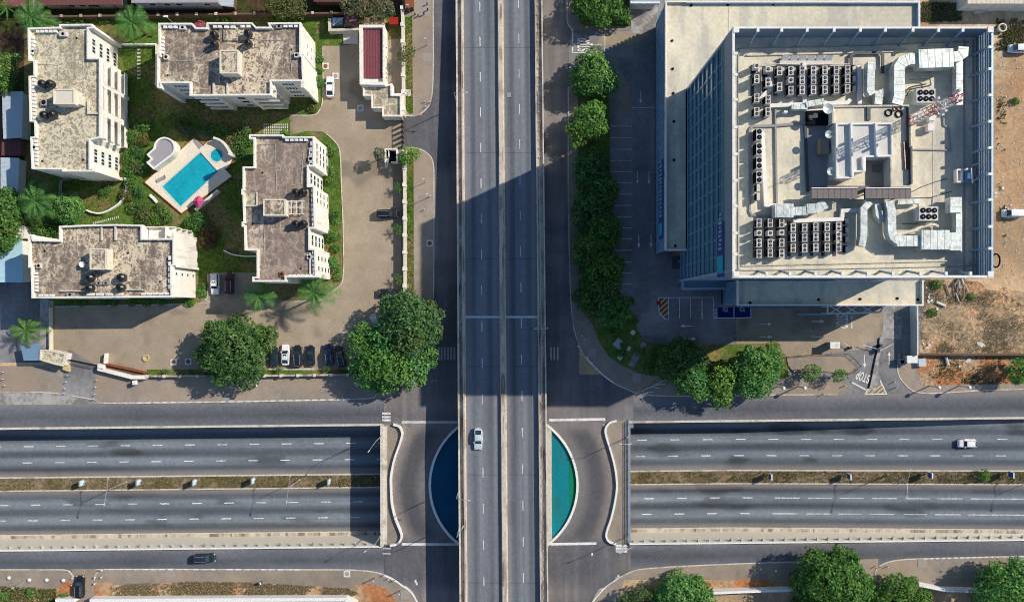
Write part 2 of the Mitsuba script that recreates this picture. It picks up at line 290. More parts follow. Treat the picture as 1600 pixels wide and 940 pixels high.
B = dict(
    asphalt_x=diffuse(mikit.proc(f_asphalt_x)), asphalt_y=diffuse(mikit.proc(f_asphalt_y)), asphalt=diffuse(mikit.proc(f_asphalt)), frontage=diffuse(mikit.proc(f_lane)),
    parking=diffuse(mikit.proc(f_parking)), paving=diffuse(mikit.proc(f_paving)), sidewalk=diffuse(mikit.proc(f_sidewalk)), grass=diffuse(mikit.proc(f_grass)),
    soil=diffuse(mikit.proc(f_soil)), roof_cream=diffuse(mikit.proc(stain((.62, .57, .42), (.31, .27, .205), .26, .50, 0.0))),
    roof_brown=diffuse(mikit.proc(stain((.60, .52, .39), (.20, .162, .137), .40, .64, 5.0))), roof_dark=diffuse(mikit.proc(stain((.53, .45, .37), (.225, .178, .15), .48, .74, 11.0))),
    plaster=diffuse(mikit.proc(f_plaster)), concrete=diffuse(mikit.proc(f_concrete)), screed=diffuse(mikit.proc(f_roof)), coping=diffuse(mikit.proc(f_coping)),
    scrub=diffuse(mikit.proc(f_scrub)), litter=diffuse(mikit.proc(f_litter)), basin=diffuse(mikit.proc(f_basin)), basin_shade=diffuse(mikit.proc(f_basin_shade)),
    pool={'type': 'twosided', 'b': {'type': 'principled', 'base_color': mikit.proc(f_pool), 'roughness': .12, 'specular': .4}},
    leaf={'type': 'principledthin', 'base_color': {'type': 'mesh_attribute', 'name': 'vertex_color'}, 'roughness': .55, 'spec_trans': 0.0, 'diff_trans': .55, 'spec_tint': 0.0},
    tuft=diffuse({'type': 'mesh_attribute', 'name': 'vertex_color'}),
    bark=diffuse(rgb(.13, .10, .075)), white=diffuse(rgb(.76, .755, .73)), line=diffuse(mikit.proc(f_line)), apron=diffuse(mikit.proc(f_apron)), line_worn=diffuse(rgb(.40, .40, .39)), yellow=diffuse(rgb(.55, .43, .22)), red_earth=diffuse(mikit.proc(f_red)), rough=diffuse(mikit.proc(f_rough)),
    red=diffuse(rgb(.35, .03, .025)), blue_bay=diffuse(rgb(.012, .026, .145)), black=diffuse(rgb(.012, .013, .016)), tank=paint((.012, .015, .02), .35),
    steel=paint((.62, .64, .65), .38, .55), galv={'type': 'twosided', 'b': {'type': 'principled', 'base_color': mikit.proc(f_galv), 'roughness': .45, 'metallic': .25}}, pale_grey=diffuse(rgb(.47, .475, .46)), pale_warm=diffuse(rgb(.55, .52, .46)), lamp_grey=paint((.40, .42, .43), .5, .3), dark_metal=paint((.05, .06, .075), .4, .3),
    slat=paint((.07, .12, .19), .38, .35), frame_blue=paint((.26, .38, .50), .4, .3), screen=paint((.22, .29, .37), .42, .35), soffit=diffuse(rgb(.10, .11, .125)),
    glass=paint((.015, .035, .055), .06, .0, .9), glass_tower=paint((.034, .105, .145), .08, .0, 1.0), spandrel=paint((.085, .19, .25), .15, .1, .9),
    grey=diffuse(rgb(.30, .30, .31)), road_grey=diffuse(rgb(.37, .37, .38)), slab=diffuse(rgb(.34, .30, .265)),  pale=diffuse(rgb(.60, .595, .57)), roof_grey=diffuse(rgb(.33, .33, .36)), brown=diffuse(rgb(.16, .10, .075)), rust=diffuse(rgb(.26, .09, .045)),
    red_tile=diffuse(rgb(.15, .072, .068)), corrugated=paint((.23, .07, .085), .5), sheet_blue=paint((.40, .60, .70), .45), sheet_grey=paint((.42, .50, .56), .5), canopy_blue=paint((.16, .26, .38), .5),
    pink=diffuse(rgb(.50, .085, .20)), ad_face=paint((.45, .68, .80), .3), ad_dark=paint((.03, .09, .26), .3), cyan=paint((.02, .30, .42), .3), sign_blue=paint((.02, .05, .20), .35),
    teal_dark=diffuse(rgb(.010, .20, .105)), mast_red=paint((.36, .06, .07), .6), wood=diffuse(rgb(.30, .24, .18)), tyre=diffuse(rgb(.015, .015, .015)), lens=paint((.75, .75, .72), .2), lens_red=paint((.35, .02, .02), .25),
    timber=diffuse(rgb(.20, .178, .175)), cream=diffuse(rgb(.66, .62, .52)), deck_cream=diffuse(rgb(.74, .68, .56)),
    car_white=paint((.74, .75, .76), .3, 0, .5, .8), car_black=paint((.012, .014, .018), .25, .2, .5, .9), car_maroon=paint((.055, .008, .016), .25, .2, .5, .9), car_blue=paint((.010, .018, .060), .25, .2, .5, .9),
    car_slate=paint((.022, .036, .045), .28, .3, .5, .9), car_pale=paint((.52, .60, .64), .3, .1, .5, .8), car_green=paint((.02, .03, .022), .3, .2, .5, .8))
B_used = B
for k, d in B.items(): scene['m_'+k] = d
def m_(k): return 'm_'+k
_put, _solo = put, solo
def put(name, mesh, mat, *a, **k): return _put(name, mesh, None if isinstance(mesh, dict) else m_(mat), *a, **k)
def solo(name, mesh, mat, *a, **k): return _solo(name, mesh, m_(mat), *a, **k)
def struct(name, mesh, mat, smooth=False): return put(name, mesh, mat, None, smooth, kind='structure')
def shape(mesh, mat, smooth=False, color=None): return mikit.ply(mesh.mesh() if isinstance(mesh, MB) else mesh, m_(mat), smooth=smooth, color=color)
# ================================================================ THE SETTING: ground, sunken road, streets
def vline(X, v): return v + SL*X
def zf(X): return -6.1 if X < 49 else min(-6.1+(X-49)*6.0/89.0, 0.0)
XW, XE = -29.4, 24.9                             # the road deck that covers the sunken road
V_N, V_S = -24.5, -50.9
XEND = 137.0
def vband(x0, x1, va, vb, n=1):
    xs = np.linspace(x0, x1, n+1)
    return Polygon([(x, vline(x, va)) for x in xs]+[(x, vline(x, vb)) for x in xs[::-1]])
hole_w = vband(-300, XW, V_N, V_S); hole_e = vband(XE, XEND, V_N, V_S)
world = sbox(-420, -420, 420, 420)
struct('ground', MB().sheet(world.difference(unary_union([hole_w, hole_e])), 0.0), 'soil')

XS = [-300, -200, -120, -60, -29.4, -4, 24.9, 37, 49, 60, 70, 80, 90, 100, 110, 120, 130, 137]
def floor_strip(va, vb, dz, x0=-300, x1=XEND, mb=None, thick=0.0):
    mb = mb or MB(); xs = [x for x in XS if x0 <= x <= x1]
    for a, b in zip(xs[:-1], xs[1:]):
        q = [(a, vline(a, vb), zf(a)+dz), (b, vline(b, vb), zf(b)+dz), (b, vline(b, va), zf(b)+dz), (a, vline(a, va), zf(a)+dz)]
        mb.add(q, [[0, 1, 2, 3]])
        if thick:
            for (p, q2) in ((q[0], q[1]), (q[2], q[3])):
                mb.add([(p[0], p[1], p[2]-thick), (q2[0], q2[1], q2[2]-thick), q2, p], [[0, 1, 2, 3]])
    return mb
road = struct('sunken_road', floor_strip(-24.3, -50.5, 0.0), 'asphalt_x')
med = struct('median', floor_strip(-36.45, -39.25, .16, thick=.2), 'scrub')
for va, vb in ((-36.2, -36.5), (-39.2, -39.5)): put('kerb', floor_strip(va, vb, .19, thick=.25), 'coping', med)
ledge = struct('wall_foot_path', floor_strip(-49.4, -50.45, .15, thick=.2), 'concrete')
put('kerb', floor_strip(-49.3, -49.5, .17, thick=.25), 'coping', ledge)
def floor_dash(x0, x1, v, w=.22):
    mb = MB(); n = max(1, int((x1-x0)/6))
    for k in range(n):
        a, b = x0+(x1-x0)*k/n, x0+(x1-x0)*(k+1)/n
        mb.add([(a, vline(a, v-w/2), zf(a)+.022), (b, vline(b, v-w/2), zf(b)+.022), (b, vline(b, v+w/2), zf(b)+.022), (a, vline(a, v+w/2), zf(a)+.022)], [[0, 1, 2, 3]])
    put('lane_dash', mb, 'line', road)
for v, ph, rows in ((-29.3, 45, 0), (-33.0, 43, 0), (-42.6, 5.5, 1), (-46.15, 51.7, 1)):
    x = ph - 50.35
    while x < 1660:
        zz = zf(P(x, 0, -6)[0])
        if x < 610 or x > 985:
            if not (rows and x > 1195):
                X = P(x, 0, zz)[0]; floor_dash(X-1.1, X+1.1, v)
        x += 50.35 + (.9 if x > 900 else 0)
    if rows:
        for a, b in [(1210, 1249), (1262, 1300), (1312, 1350), (1362, 1401), (1415, 1452), (1464, 1505), (1516, 1700)]:
            d = -3 if v < -45 else 0
            floor_dash(P(a+d, 0, zf(P(a, 0, -4)[0]))[0], P(b+d, 0, zf(P(b, 0, -4)[0]))[0], v, .2)

# retaining walls of the cutting
def cutting_wall(name, x0, x1, v_top, v_foot, lab):
    w = thing(name, lab, 'retaining wall')
    mb = MB(); xs = [x for x in XS if x0 <= x <= x1]; s = 1 if v_top > -40 else -1
    for a, b in zip(xs[:-1], xs[1:]):
        mb.add([(a, vline(a, v_foot), zf(a)), (b, vline(b, v_foot), zf(b)), (b, vline(b, v_top), 0), (a, vline(a, v_top), 0)], [[0, 1, 2, 3]])
    put('face', mb, 'cream' if s < 0 else 'coping', w)
    return w
for x0, x1, side in ((-300, XW, 'west'), (XE, XEND, 'east')):
    w = cutting_wall('retaining_wall', x0, x1, V_N, V_N-.05, f'shaded concrete retaining wall along the north edge of the sunken road on its {side} side')
    put('coping', MB().prism(vband(x0, min(x1, XEND), V_N+.42, V_N-.03), -.2, .45), 'coping', w)
    w = cutting_wall('retaining_wall', x0, x1, V_S, V_S+.7, f'pale sunlit retaining wall along the south edge of the sunken road, {side} side')
    put('coping', MB().prism(vband(x0, x1, V_S+.04, V_S-.28), -.2, .62), 'white', w)
    rib = MB(); k = 0
    xs = np.arange(max(x0, -122)+1, min(x1, 116), 2.38)
    for x in xs:
        d = min(1.0, -zf(x)*.4)
        if d < .35: continue
        y = vline(x, V_S)
        mb = MB(); mb.add([(x-.09, y, -.02), (x+.09, y, -.02), (x+.09, y+.85, -.02), (x-.09, y+.85, -.02), (x-.09, y+.12, -d), (x+.09, y+.12, -d)],
                          [[0, 1, 2], [0, 2, 3], [0, 3, 4], [1, 5, 2], [3, 2, 5], [3, 5, 4], [0, 4, 5], [0, 5, 1]])
        put('rib', mb, 'concrete', w)
# the deck over the sunken road
slab = struct('road_deck', MB().prism(Polygon([(XW, vline(XW, V_N)), (XE, vline(XE, V_N)), (XE, vline(XE, V_S)), (XW, vline(XW, V_S))]).buffer(-.01), -1.1, -.004), 'concrete')
struct('tunnel_wall', MB().box(XW, XE, vline(-2, V_N)-.1, vline(-2, V_N)+.6, -6.2, -.9).box(XW, XE, vline(-2, V_S)-.6, vline(-2, V_S)+.5, -6.2, -.9), 'concrete')

# ---- streets on the upper level (sheets a few centimetres above each other)
street_poly = Polygon(PP([(600, -400), (990, -400), (990, 1400), (600, 1400)])).intersection(unary_union([
    Polygon(PP([(670, -400), (905, -400), (905, 1400), (640, 1400)])), Polygon(PP([(585, 585), (1000, 585), (1000, 668), (585, 668)])),
    Polygon(PP([(600, 640), (985, 640), (985, 960), (600, 960)]))]))
street = struct('side_street', MB().sheet(street_poly, .045), 'asphalt')
fn = struct('frontage_road', MB().sheet(unary_union([vband(-400, P(600, 0)[0], V_N+.4, -13), vband(P(984, 0)[0], 400, V_N+.4, -13)]), .026), 'frontage')
fs = struct('frontage_road', MB().sheet(unary_union([vband(-400, P(604, 0)[0], V_S-.26, -60), vband(P(980, 0)[0], 400, V_S-.26, -60)]), .026), 'frontage')
put('road_mouth', MB().sheet(Polygon(PP([(-900, 608), (62, 611), (97, 615), (147, 624), (175, 629), (120, 631.5), (-900, 634)])), .05), 'apron', fn, label='pale grey concrete apron at the mouth of a side lane')
def walk(poly, z=.14, kerb=None, kw=.22, name='pavement', mat='sidewalk', painted=False):
    k = struct(name, MB().prism(poly, -.02, z), mat)
    if kerb:
        put('kerb', MB().prism(strip(kerb, kw), -.02, z+.03), 'coping', k)
    return k
kerbA = curve(PP([(62, 612), (97, 615), (147, 624), (175, 629.5), (360, 627), (560, 623), (590, 615), (617, 600), (640, 582), (660, 565), (673, 540), (677, 480), (678, 400), (678, 300), (677, 256), (668, 240), (652, 232), (634, 231)]), 6)
wA = walk(Polygon(PP([(-900, 612), (0, 612)])+kerbA+PP([(629, 231), (629, 560), (540, 583), (232, 587), (110, 566), (60, 572), (-900, 560)])), kerb=PP([(-900, 612), (0, 612)])+kerbA)
kerbB = curve(PP([(677, -200), (677, 0), (677, 110), (674, 155), (665, 172), (650, 181), (634, 181)]), 6)
wB = walk(Polygon(kerbB+PP([(629, 181), (629, -200)])), kerb=kerbB)
put('paving_band', MB().sheet(Polygon(PP([(660, 27), (673, 27), (673, 150), (660, 150)])), .155), 'sidewalk', wB)
put('pale_apron', MB().sheet(Polygon(PP([(647, -60), (674, -60), (673, 26), (645, 26)])), .165), 'slab', wB, label='pale concrete paving at the top corner of the west pavement')
kerbC = curve(PP([(886, -200), (886, 0), (886, 33), (890, 42), (895, 48)]), 6)
walk(Polygon(kerbC+PP([(985, 48), (985, 42), (905, 40), (905, -200)])), kerb=kerbC)
kerbD = curve(PP([(888, 136), (888, 306), (891, 450), (895, 503), (900, 526), (909, 549), (922, 568), (940, 584), (957, 597), (976, 606), (1006, 616), (1073, 618.5), (1160, 617), (1308, 616)]), 6)
wD = walk(Polygon(kerbD+PP([(1331, 601), (1300, 596), (1230, 590), (1100, 588), (1016, 587), (995, 581), (972, 571), (951, 556), (937, 536), (926, 508), (905, 480), (903, 300), (903, 136)])), kerb=kerbD)
kerbE = curve(PP([(1405, 552), (1402, 578), (1412, 598), (1439, 613.5), (1520, 610.5), (1600, 607.5), (2300, 590)]), 6)
wE = walk(Polygon(kerbE+PP([(2300, 582), (1600, 598), (1440, 603), (1430, 590), (1426, 556)])), kerb=kerbE)
# south side
kerbF = PP([(-900, 897), (0, 889), (98, 889)])+curve(PP([(98, 889), (107, 891), (113, 897), (116, 904)]), 4)
wF = walk(Polygon(kerbF+PP([(116, 932), (-900, 940)])), kerb=kerbF)
kerbG = curve(PP([(148, 906), (150, 897), (158, 890), (168, 888.5), (320, 888.5), (480, 889), (560, 890), (600, 897), (626, 912), (652, 940), (700, 1100)]), 5)
wG = walk(Polygon(kerbG+PP([(620, 1200), (560, 940), (148, 934)])), kerb=kerbG)
kerbH = curve(PP([(860, 1100), (925, 940), (945, 917), (965, 903), (985, 893), (1010, 887.5), (1100, 882), (1243, 877), (1250, 880), (1253, 886)]), 5)
wH = walk(Polygon(kerbH+PP([(1256, 900), (1256, 1200), (860, 1200)])), kerb=kerbH)
kerbI = curve(PP([(1366, 895), (1372, 885), (1388, 877), (1410, 873.5), (1440, 872), (1600, 868), (2300, 850)]), 5)
wI = walk(Polygon(kerbI+PP([(2300, 1200), (1366, 1200)])), kerb=kerbI)
put('driveway', MB().sheet(Polygon(PP([(1250, 878), (1372, 872), (1372, 925), (1250, 925)])), .05), 'sidewalk', fs)
put('driveway', MB().sheet(Polygon(PP([(112, 888), (152, 888), (150, 945), (113, 945)])), .05), 'sidewalk', fs)
# alternately whitened kerb stones along the southern frontage road and beside the big trees
def stones(hold, pts, step, ln, w=.26):
    L = LineString(pts); d = 0
    while d+ln < L.length:
        a, b = L.interpolate(d), L.interpolate(d+ln)
        put('painted_kerb_stone', MB().beam((a.x, a.y, .15), (b.x, b.y, .15), w, .12), 'line', hold); d += step
stones(wG, PP([(170, 888.5), (320, 888.5), (478, 889)]), M(13.2), M(8.6))
stones(wA, PP([(176, 629.3), (360, 627.2), (556, 623.2)]), M(13), M(8))
stones(wI, PP([(1443, 872), (1600, 868), (1640, 867)]), M(9.4), M(4.6))
put('white_kerb', MB().prism(strip(curve(PP([(915, 557), (930, 574), (944, 587), (958, 597)]), 6), .3), .1, .22), 'line', wD)
put('white_kerb', MB().prism(strip(curve(PP([(600, 897), (626, 912), (652, 940), (690, 1050)]), 6), .35), .1, .22), 'line', wG)
put('white_kerb', MB().prism(strip(curve(PP([(925, 940), (945, 917), (965, 903)]), 6), .3), .1, .22), 'line', wH)
# verges and soil strips
def patch(name, pts, mat, z): return struct(name, MB().prism(Polygon(PP(pts)), -.02, z+.02), mat)
patch('grass_verge', [(632.5, 27), (644, 27), (645.5, 177), (640, 179), (634, 172)], 'grass', .15)
patch('grass_verge', [(633, 240), (646.5, 234), (647, 470), (634, 480)], 'grass', .15)
patch('grass_verge', [(905, -80), (985, -80), (985, 41), (907, 41)], 'grass', .15)
gd = patch('garden_bed', [(903.5, 138), (940, 132), (952, 152), (953, 178), (952, 430), (975, 470), (988, 490), (995, 512), (1004, 531), (1012, 534), (1039, 539.5), (1213, 536), (1231, 560), (1231, 589), (1100, 587), (1016, 586), (995, 580.5), (972, 570), (951, 555), (937.5, 535), (926.5, 507), (905, 479)], 'grass', .15)
patch('soil_strip', [(168, 914), (300, 908), (390, 909), (470, 914), (540, 917), (568, 925), (575, 1100), (168, 1100)], 'soil', .13)
patch('soil_strip', [(-900, 915), (113, 918), (113, 1100), (-900, 1100)], 'soil', .13)
patch('soil_strip', [(975, 905), (1100, 905), (1256, 908), (1256, 1190), (890, 1190)], 'soil', .13)
patch('soil_strip', [(1366, 915), (1440, 914), (1600, 912), (2300, 900), (2300, 1190), (1366, 1190)], 'soil', .13)
patch('red_soil', [(98, 908), (114, 906), (114, 934), (88, 934), (92, 920)], 'red_earth', .145); patch('red_soil', [(148, 908), (170, 906), (180, 915), (172, 932), (149, 933)], 'red_earth', .145); patch('red_soil', [(556, 910), (585, 912), (608, 922), (622, 942), (600, 1000), (556, 1000)], 'red_earth', .145)
patch('red_soil', [(1085, 907), (1160, 904), (1248, 905), (1250, 920), (1090, 925)], 'red_earth', .145); patch('red_soil', [(1428, 560), (1520, 558), (1600, 557), (1700, 556), (1700, 592), (1600, 598), (1440, 603)], 'red_earth', .02); patch('red_soil', [(1545, 546), (1600, 546), (1600, 552), (1545, 552)], 'red_earth', .0)
rg = np.random.default_rng(3); edge = [(1437, 430)]+[(1450+i*13, 440+rg.uniform(-7, 7)+(14 if i > 6 else 0)) for i in range(12)]+[(1615, 470), (1640, 552), (1437, 552)]
struct('rough_ground', MB().prism(Polygon(curve(PP(edge), 4)), -.02, .03), 'rough')
# islands on the deck with their low white walls
for pts, side in (([(597, 663.5), (615, 662), (625, 666), (629, 676), (626, 690), (617, 716), (612, 740), (611.5, 757), (613, 785), (619, 810), (627, 830), (627.5, 840), (621, 848), (610, 850.5), (597, 850.5)], 'west'),
                  ([(983, 655.5), (963, 656.5), (952, 660), (946, 669), (947, 681), (955, 707), (961, 732), (963.5, 757), (961, 780), (955, 807), (948, 828), (947, 837), (952, 845), (962, 848.5), (983, 848)], 'east')):
    c = curve(PP(pts), 5)
    isl = struct('traffic_island', MB().prism(Polygon(c), -.02, .14), 'sidewalk')
    w = thing('low_wall', f'low white S-curved wall on the kerb of the traffic island at the {side} portal', 'wall')
    put('wall', MB().prism(strip(curve(PP(pts[1:-1]), 6), .42), .05, .85 if side == 'west' else .7), 'white', w)
# portal parapet and railing
w = thing('portal_parapet', 'pale concrete parapet above the west mouth of the underpass', 'parapet')
ya, yb = P(0, 663)[1], P(0, 851)[1]
put('wall', MB().box(XW-.3, XW+.35, yb, ya, -1.2, .95), 'coping', w); put('kerb', MB().box(XW+.36, XW+1.1, yb+.3, ya-.3, .0, .3), 'coping', w)
w = thing('portal_railing', 'blue grey steel railing above the east mouth of the underpass', 'railing')
ya, yb = P(0, 655)[1], P(0, 848)[1]
put('upstand', MB().box(XE-.3, XE+.1, yb, ya, -1.2, .3), 'frame_blue', w)
for z in (.62, .95, 1.25): put('rail', MB().beam((XE-.1, yb, z), (XE-.1, ya, z), .09), 'frame_blue', w)
for y in np.arange(yb+.2, ya, 2.0): put('post', MB().beam((XE-.1, y, .2), (XE-.1, y, 1.3), .11), 'frame_blue', w)
# round basin under the flyover
cx, cy = P(787, 757); R = M(116.8)
bs = thing('round_basin', 'shallow round teal basin half hidden under the flyover with a white kerb wall', 'basin')
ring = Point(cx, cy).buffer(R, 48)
half = sbox(cx-40, cy-40, cx, cy+40); put('floor', MB().sheet(ring.buffer(-.3).difference(half), .10), 'basin', bs, label='teal painted east half of the basin floor'); put('floor', MB().sheet(ring.buffer(-.3).intersection(half), .10), 'basin_shade', bs, label='west half of the basin floor, flyover shade painted in as dark blue')
put('kerb_wall', MB().prism(ring.difference(ring.buffer(-.5)), 0, .62), 'white', bs)
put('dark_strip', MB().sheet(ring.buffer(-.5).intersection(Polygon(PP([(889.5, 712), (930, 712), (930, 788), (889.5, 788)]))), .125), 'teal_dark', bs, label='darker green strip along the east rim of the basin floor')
put('inner_wall', MB().prism(ring.buffer(-.5).intersection(Polygon(PP([(846, 640), (861.5, 640), (862.5, 860), (847, 860)]))), 0, .5), 'coping', bs)
# painted lines on the streets
def mark(hold, pts, z=.075, mat='line', name='marking'): put(name, MB().sheet(Polygon(PP(pts)), z), mat, hold)
def bar(hold, x0, y0, x1, y1, w, z=.075, mat='line', name='marking', d=0.0):
    put(name, MB().sheet(strip([P(x0, y0, d), P(x1, y1, d)], w), z), mat, hold)
for x0, y0, x1, y1 in ((628, 659, 716, 659.3), (858, 655.8, 945, 654.5), (628, 849.5, 716, 849.7), (860, 849.3, 932, 848.3)): bar(street, x0, y0, x1, y1, .55, name='stop_line')
for x in (685.5, 690, 695, 700, 705, 710, 861, 866, 871.5): bar(street, x, 542, x, 562, .38, mat='line_worn', name='crossing_stripe')
for y in (645.5, 651, 656): bar(street, 597, y, 610.5, y, .45, name='crossing_stripe')
for y in (851.5, 856, 860.5): bar(street, 962, y, 980, y, .5, name='crossing_stripe')
for y in (856, 864): bar(street, 598, y, 611, y, .35, mat='line_worn', name='crossing_stripe')
for x, y in ((944, 653), (944, 662), (649, 905), (651, 909), (925, 863), (966, 897), (963, 901)): bar(street, x, y, x+.5, y+4, .4, name='crossing_stripe')
for i in range(9): bar(street, 630+i*6.2, 595-i*.1, 633+i*6.2, 595-i*.1, .2, mat='line_worn', name='give_way_dash')
def bx(x, y): return P(x, y)
# ---- parking and forecourt of the office tower
park = struct('parking_lot', MB().sheet(Polygon(PP([(893, 47), (986, 47), (986, -80), (1050, -80), (1050, 420), (1450, 420), (1436, 556), (1425, 590), (1440, 613), (1310, 616), (1330, 600), (1312, 560), (1213, 535), (1039, 539), (1012, 533), (1004, 530), (995, 511), (988, 489), (975, 469), (953, 430), (952, 178), (950, 150), (940, 133), (905, 134), (889, 136), (889, 84)])), .065), 'parking')
put('pale_slab', MB().sheet(Polygon(PP([(986, 12), (1028, 12), (1028, 40), (1020, 52), (986, 52)])), .085), 'apron', park, label='pale concrete slab beside the shop of the office tower')
put('brown_paving', MB().sheet(Polygon(PP([(945, 50), (1020, 52), (985, 72), (930, 72)])), .085), 'paving', park)
put('pale_slab', MB().sheet(Polygon(PP([(1381, 474), (1409, 474), (1408, 530), (1379, 528)])), .085), 'apron', park, label='pale concrete slab of the ramp beside the east wall')
put('brown_paving', MB().sheet(Polygon(PP([(1150, 484), (1381, 476), (1379, 530), (1355, 545), (1230, 556), (1150, 540)])), .082), 'paving', park)
Zp = .11
bar(park, 894.5, 47, 894.5, 84, .3, Zp); bar(park, 894, 83, 946, 81.5, .22, Zp); bar(park, 945, 52, 945, 82, .16, Zp)
for y in (169, 197.5, 215.5, 233.5, 251, 268.5, 286, 303.5, 321, 338.5, 356, 373.5, 391, 409, 426, 443.5): bar(park, 953.5 if y > 170 else 985, y, 987.5 if y > 170 else 1027, y, .13, Zp, name='bay_line')
for x in (1061.5, 1079, 1096.7): bar(park, x, 466, x, 498, .16, Zp, name='bay_line')
bar(park, 1029, 465, 1115, 464.5, .14, Zp, name='bay_line'); bar(park, 1115, 465, 1115, 497, .16, Zp, name='bay_line'); bar(park, 1115, 497, 1173, 496, .16, Zp, name='bay_line')
for x0, x1 in ((1121.5, 1146), (1147, 1172.5)): mark(park, [(x0, 480), (x1, 480), (x1, 495.5), (x0, 495.5)], Zp, 'blue_bay', 'accessible_bay')
bar(park, 1146.5, 480, 1146.5, 496, .14, Zp+.02, name='bay_line'); bar(park, 1173, 480, 1173, 496, .14, Zp+.02, name='bay_line')
for x in (1133, 1159):                                                   # wheelchair emblem, half under the overhang
    cx_, cy_ = P(x, 483)
    put('wheelchair_sign', MB().sheet(Point(cx_, cy_).buffer(.55).difference(Point(cx_, cy_).buffer(.38)), Zp+.02).sheet(strip([(cx_-.15, cy_+.7), (cx_-.05, cy_-.1), (cx_+.4, cy_-.15), (cx_+.6, cy_-.6)], .13), Zp+.024), 'line_worn', park)
for y in (484, 489, 494): bar(park, 1116.5, y+1.6, 1120, y-1.6, .2, Zp, name='hatch_stripe')
isl = Polygon(PP([(1029, 465), (1044, 465), (1044.5, 499), (1038, 497), (1031, 490), (1029, 483)]))
put('hatched_island', MB().sheet(isl, Zp), 'rust', park, label='hatched kerb island with yellow stripes')
for k in range(4):
    a = strip(PP([(1024, 480+k*8.5), (1052, 455+k*8.5)]), .34).intersection(isl)
    if a.area > .05: put('hatch_stripe', MB().sheet(a, Zp+.02), 'yellow', park)
put('island_edge', MB().sheet(isl.exterior.buffer(.1), Zp+.03), 'line', park)
mark(park, [(1026, 470), (1032, 470), (1032, 476), (1026, 476)], Zp+.04, 'red', 'red_box')
def arrow(x, y, dx, dy, two=True):
    a, b = np.array(P(x-dx*8, y-dy*8)), np.array(P(x+dx*8, y+dy*8)); d = (b-a)/np.linalg.norm(b-a); n = np.array([-d[1], d[0]])
    put('direction_arrow', MB().sheet(unary_union([strip([a, b], .16), Polygon([b+d*.6, b-d*.3+n*.35, b-d*.3-n*.35])]), Zp), 'line', park)
for x, y, dx, dy in ((1001, 150, 0, 1), (996, 276, 0, 1), (1014, 276, 0, 1), (998, 375, 0, 1), (1017, 375, 0, 1), (1075, 509, -1, 0), (1075.5, 529, 1, 0), (1194, 506, 1, 0), (1194.5, 526, 1, 0), (1275.6, 502, 1, 0), (1275.5, 526, 1, .1), (1350.5, 562, 0, 1), (1389, 561, 0, -1), (932, 70, -1, 0)): arrow(x, y, dx, dy)
for i, y in enumerate((186, 192, 198, 204)): bar(park, 1022.5, y, 1025, y, .45, Zp, name='ramp_mark')
def lettering(hold, x, y, right, up, hgt, wid):
    "STOP: right = direction of reading, up = towards the tops of the letters; both in metres on the ground"
    tm = meshkit.text_mesh('STOP', 1.0, .004, bold=True); v = np.array(tm.vertices); v[:, 0] -= v[:, 0].mean(); v[:, 1] -= .5
    v[:, 0] *= wid/np.ptp(v[:, 0]); v[:, 1] *= hgt
    c = np.array(P(x, y)); r, u = np.array(right)/np.linalg.norm(right), np.array(up)/np.linalg.norm(up)
    q = c+v[:, :1]*r+v[:, 1:2]*u
    f = np.array(tm.faces); f = f[:, ::-1] if r[0]*u[1]-r[1]*u[0] < 0 else f
    put('stop_lettering', (np.column_stack([q, Zp+.02+v[:, 2]]), f), 'white', hold)
lettering(park, 911.5, 71.3, (0, 1), (-1, 0), M(18), M(21)); lettering(park, 1315.5, 501, (0, -1), (1, 0), M(17.5), M(21)); lettering(park, 1349, 589, (-1, .42), (-.42, -1), M(13), M(22))
bar(park, 1330.5, 492, 1330.5, 513, .3, Zp); bar(park, 1331, 597, 1353, 608.5, .3, Zp)
put('exit_lane', MB().sheet(Polygon(PP([(1355, 536), (1377, 530), (1368, 575), (1358, 607), (1350, 612), (1329, 598), (1340, 566)])), .095), 'parking', park)
put('exit_lane', MB().sheet(Polygon(PP([(1380, 530), (1405, 530), (1402, 578), (1412, 598), (1400, 613), (1386, 613), (1374, 580)])), .095), 'parking', park)
ti = struct('traffic_island', MB().prism(Polygon(curve(PP([(1374, 526), (1378, 522.5), (1381, 526), (1379, 540), (1373, 560), (1373, 585), (1375, 592), (1366, 606), (1357.5, 606), (1360, 592), (1366, 562), (1371, 542)])+[P(1374, 526)], 4)), 0, .2), 'apron')
put('kerb', MB().prism(strip(curve(PP([(1373, 528), (1371, 542), (1366, 562), (1360, 592), (1356.5, 606)]), 5), .3), 0, .26), 'black', ti)
hz = Polygon(PP([(1372, 588), (1385, 615), (1351, 615.5), (1356, 607), (1366, 607)]))
put('hatched_nose', MB().sheet(hz, Zp), 'parking', ti); put('hatched_edge', MB().sheet(hz.exterior.buffer(.12), Zp+.02), 'line', ti)
for k in range(5):
    a = strip(PP([(1345+k*8.5, 620), (1372+k*8.5, 598)]), .32).intersection(hz)
    if a.area > .05: put('hatch_stripe', MB().sheet(a, Zp+.02), 'yellow', ti)
struct('planted_island', MB().prism(Polygon(curve(PP([(943, 96), (953, 104), (966, 110), (978, 124), (985, 146), (985.5, 177), (970, 178), (970, 160), (964, 140), (952, 124)])+[P(943, 96)], 4)), 0, .16), 'sidewalk')
struct('garden_path', MB().prism(Polygon(PP([(1003, 533), (1010, 537), (990, 575), (981, 570)])), 0, .2), 'apron')

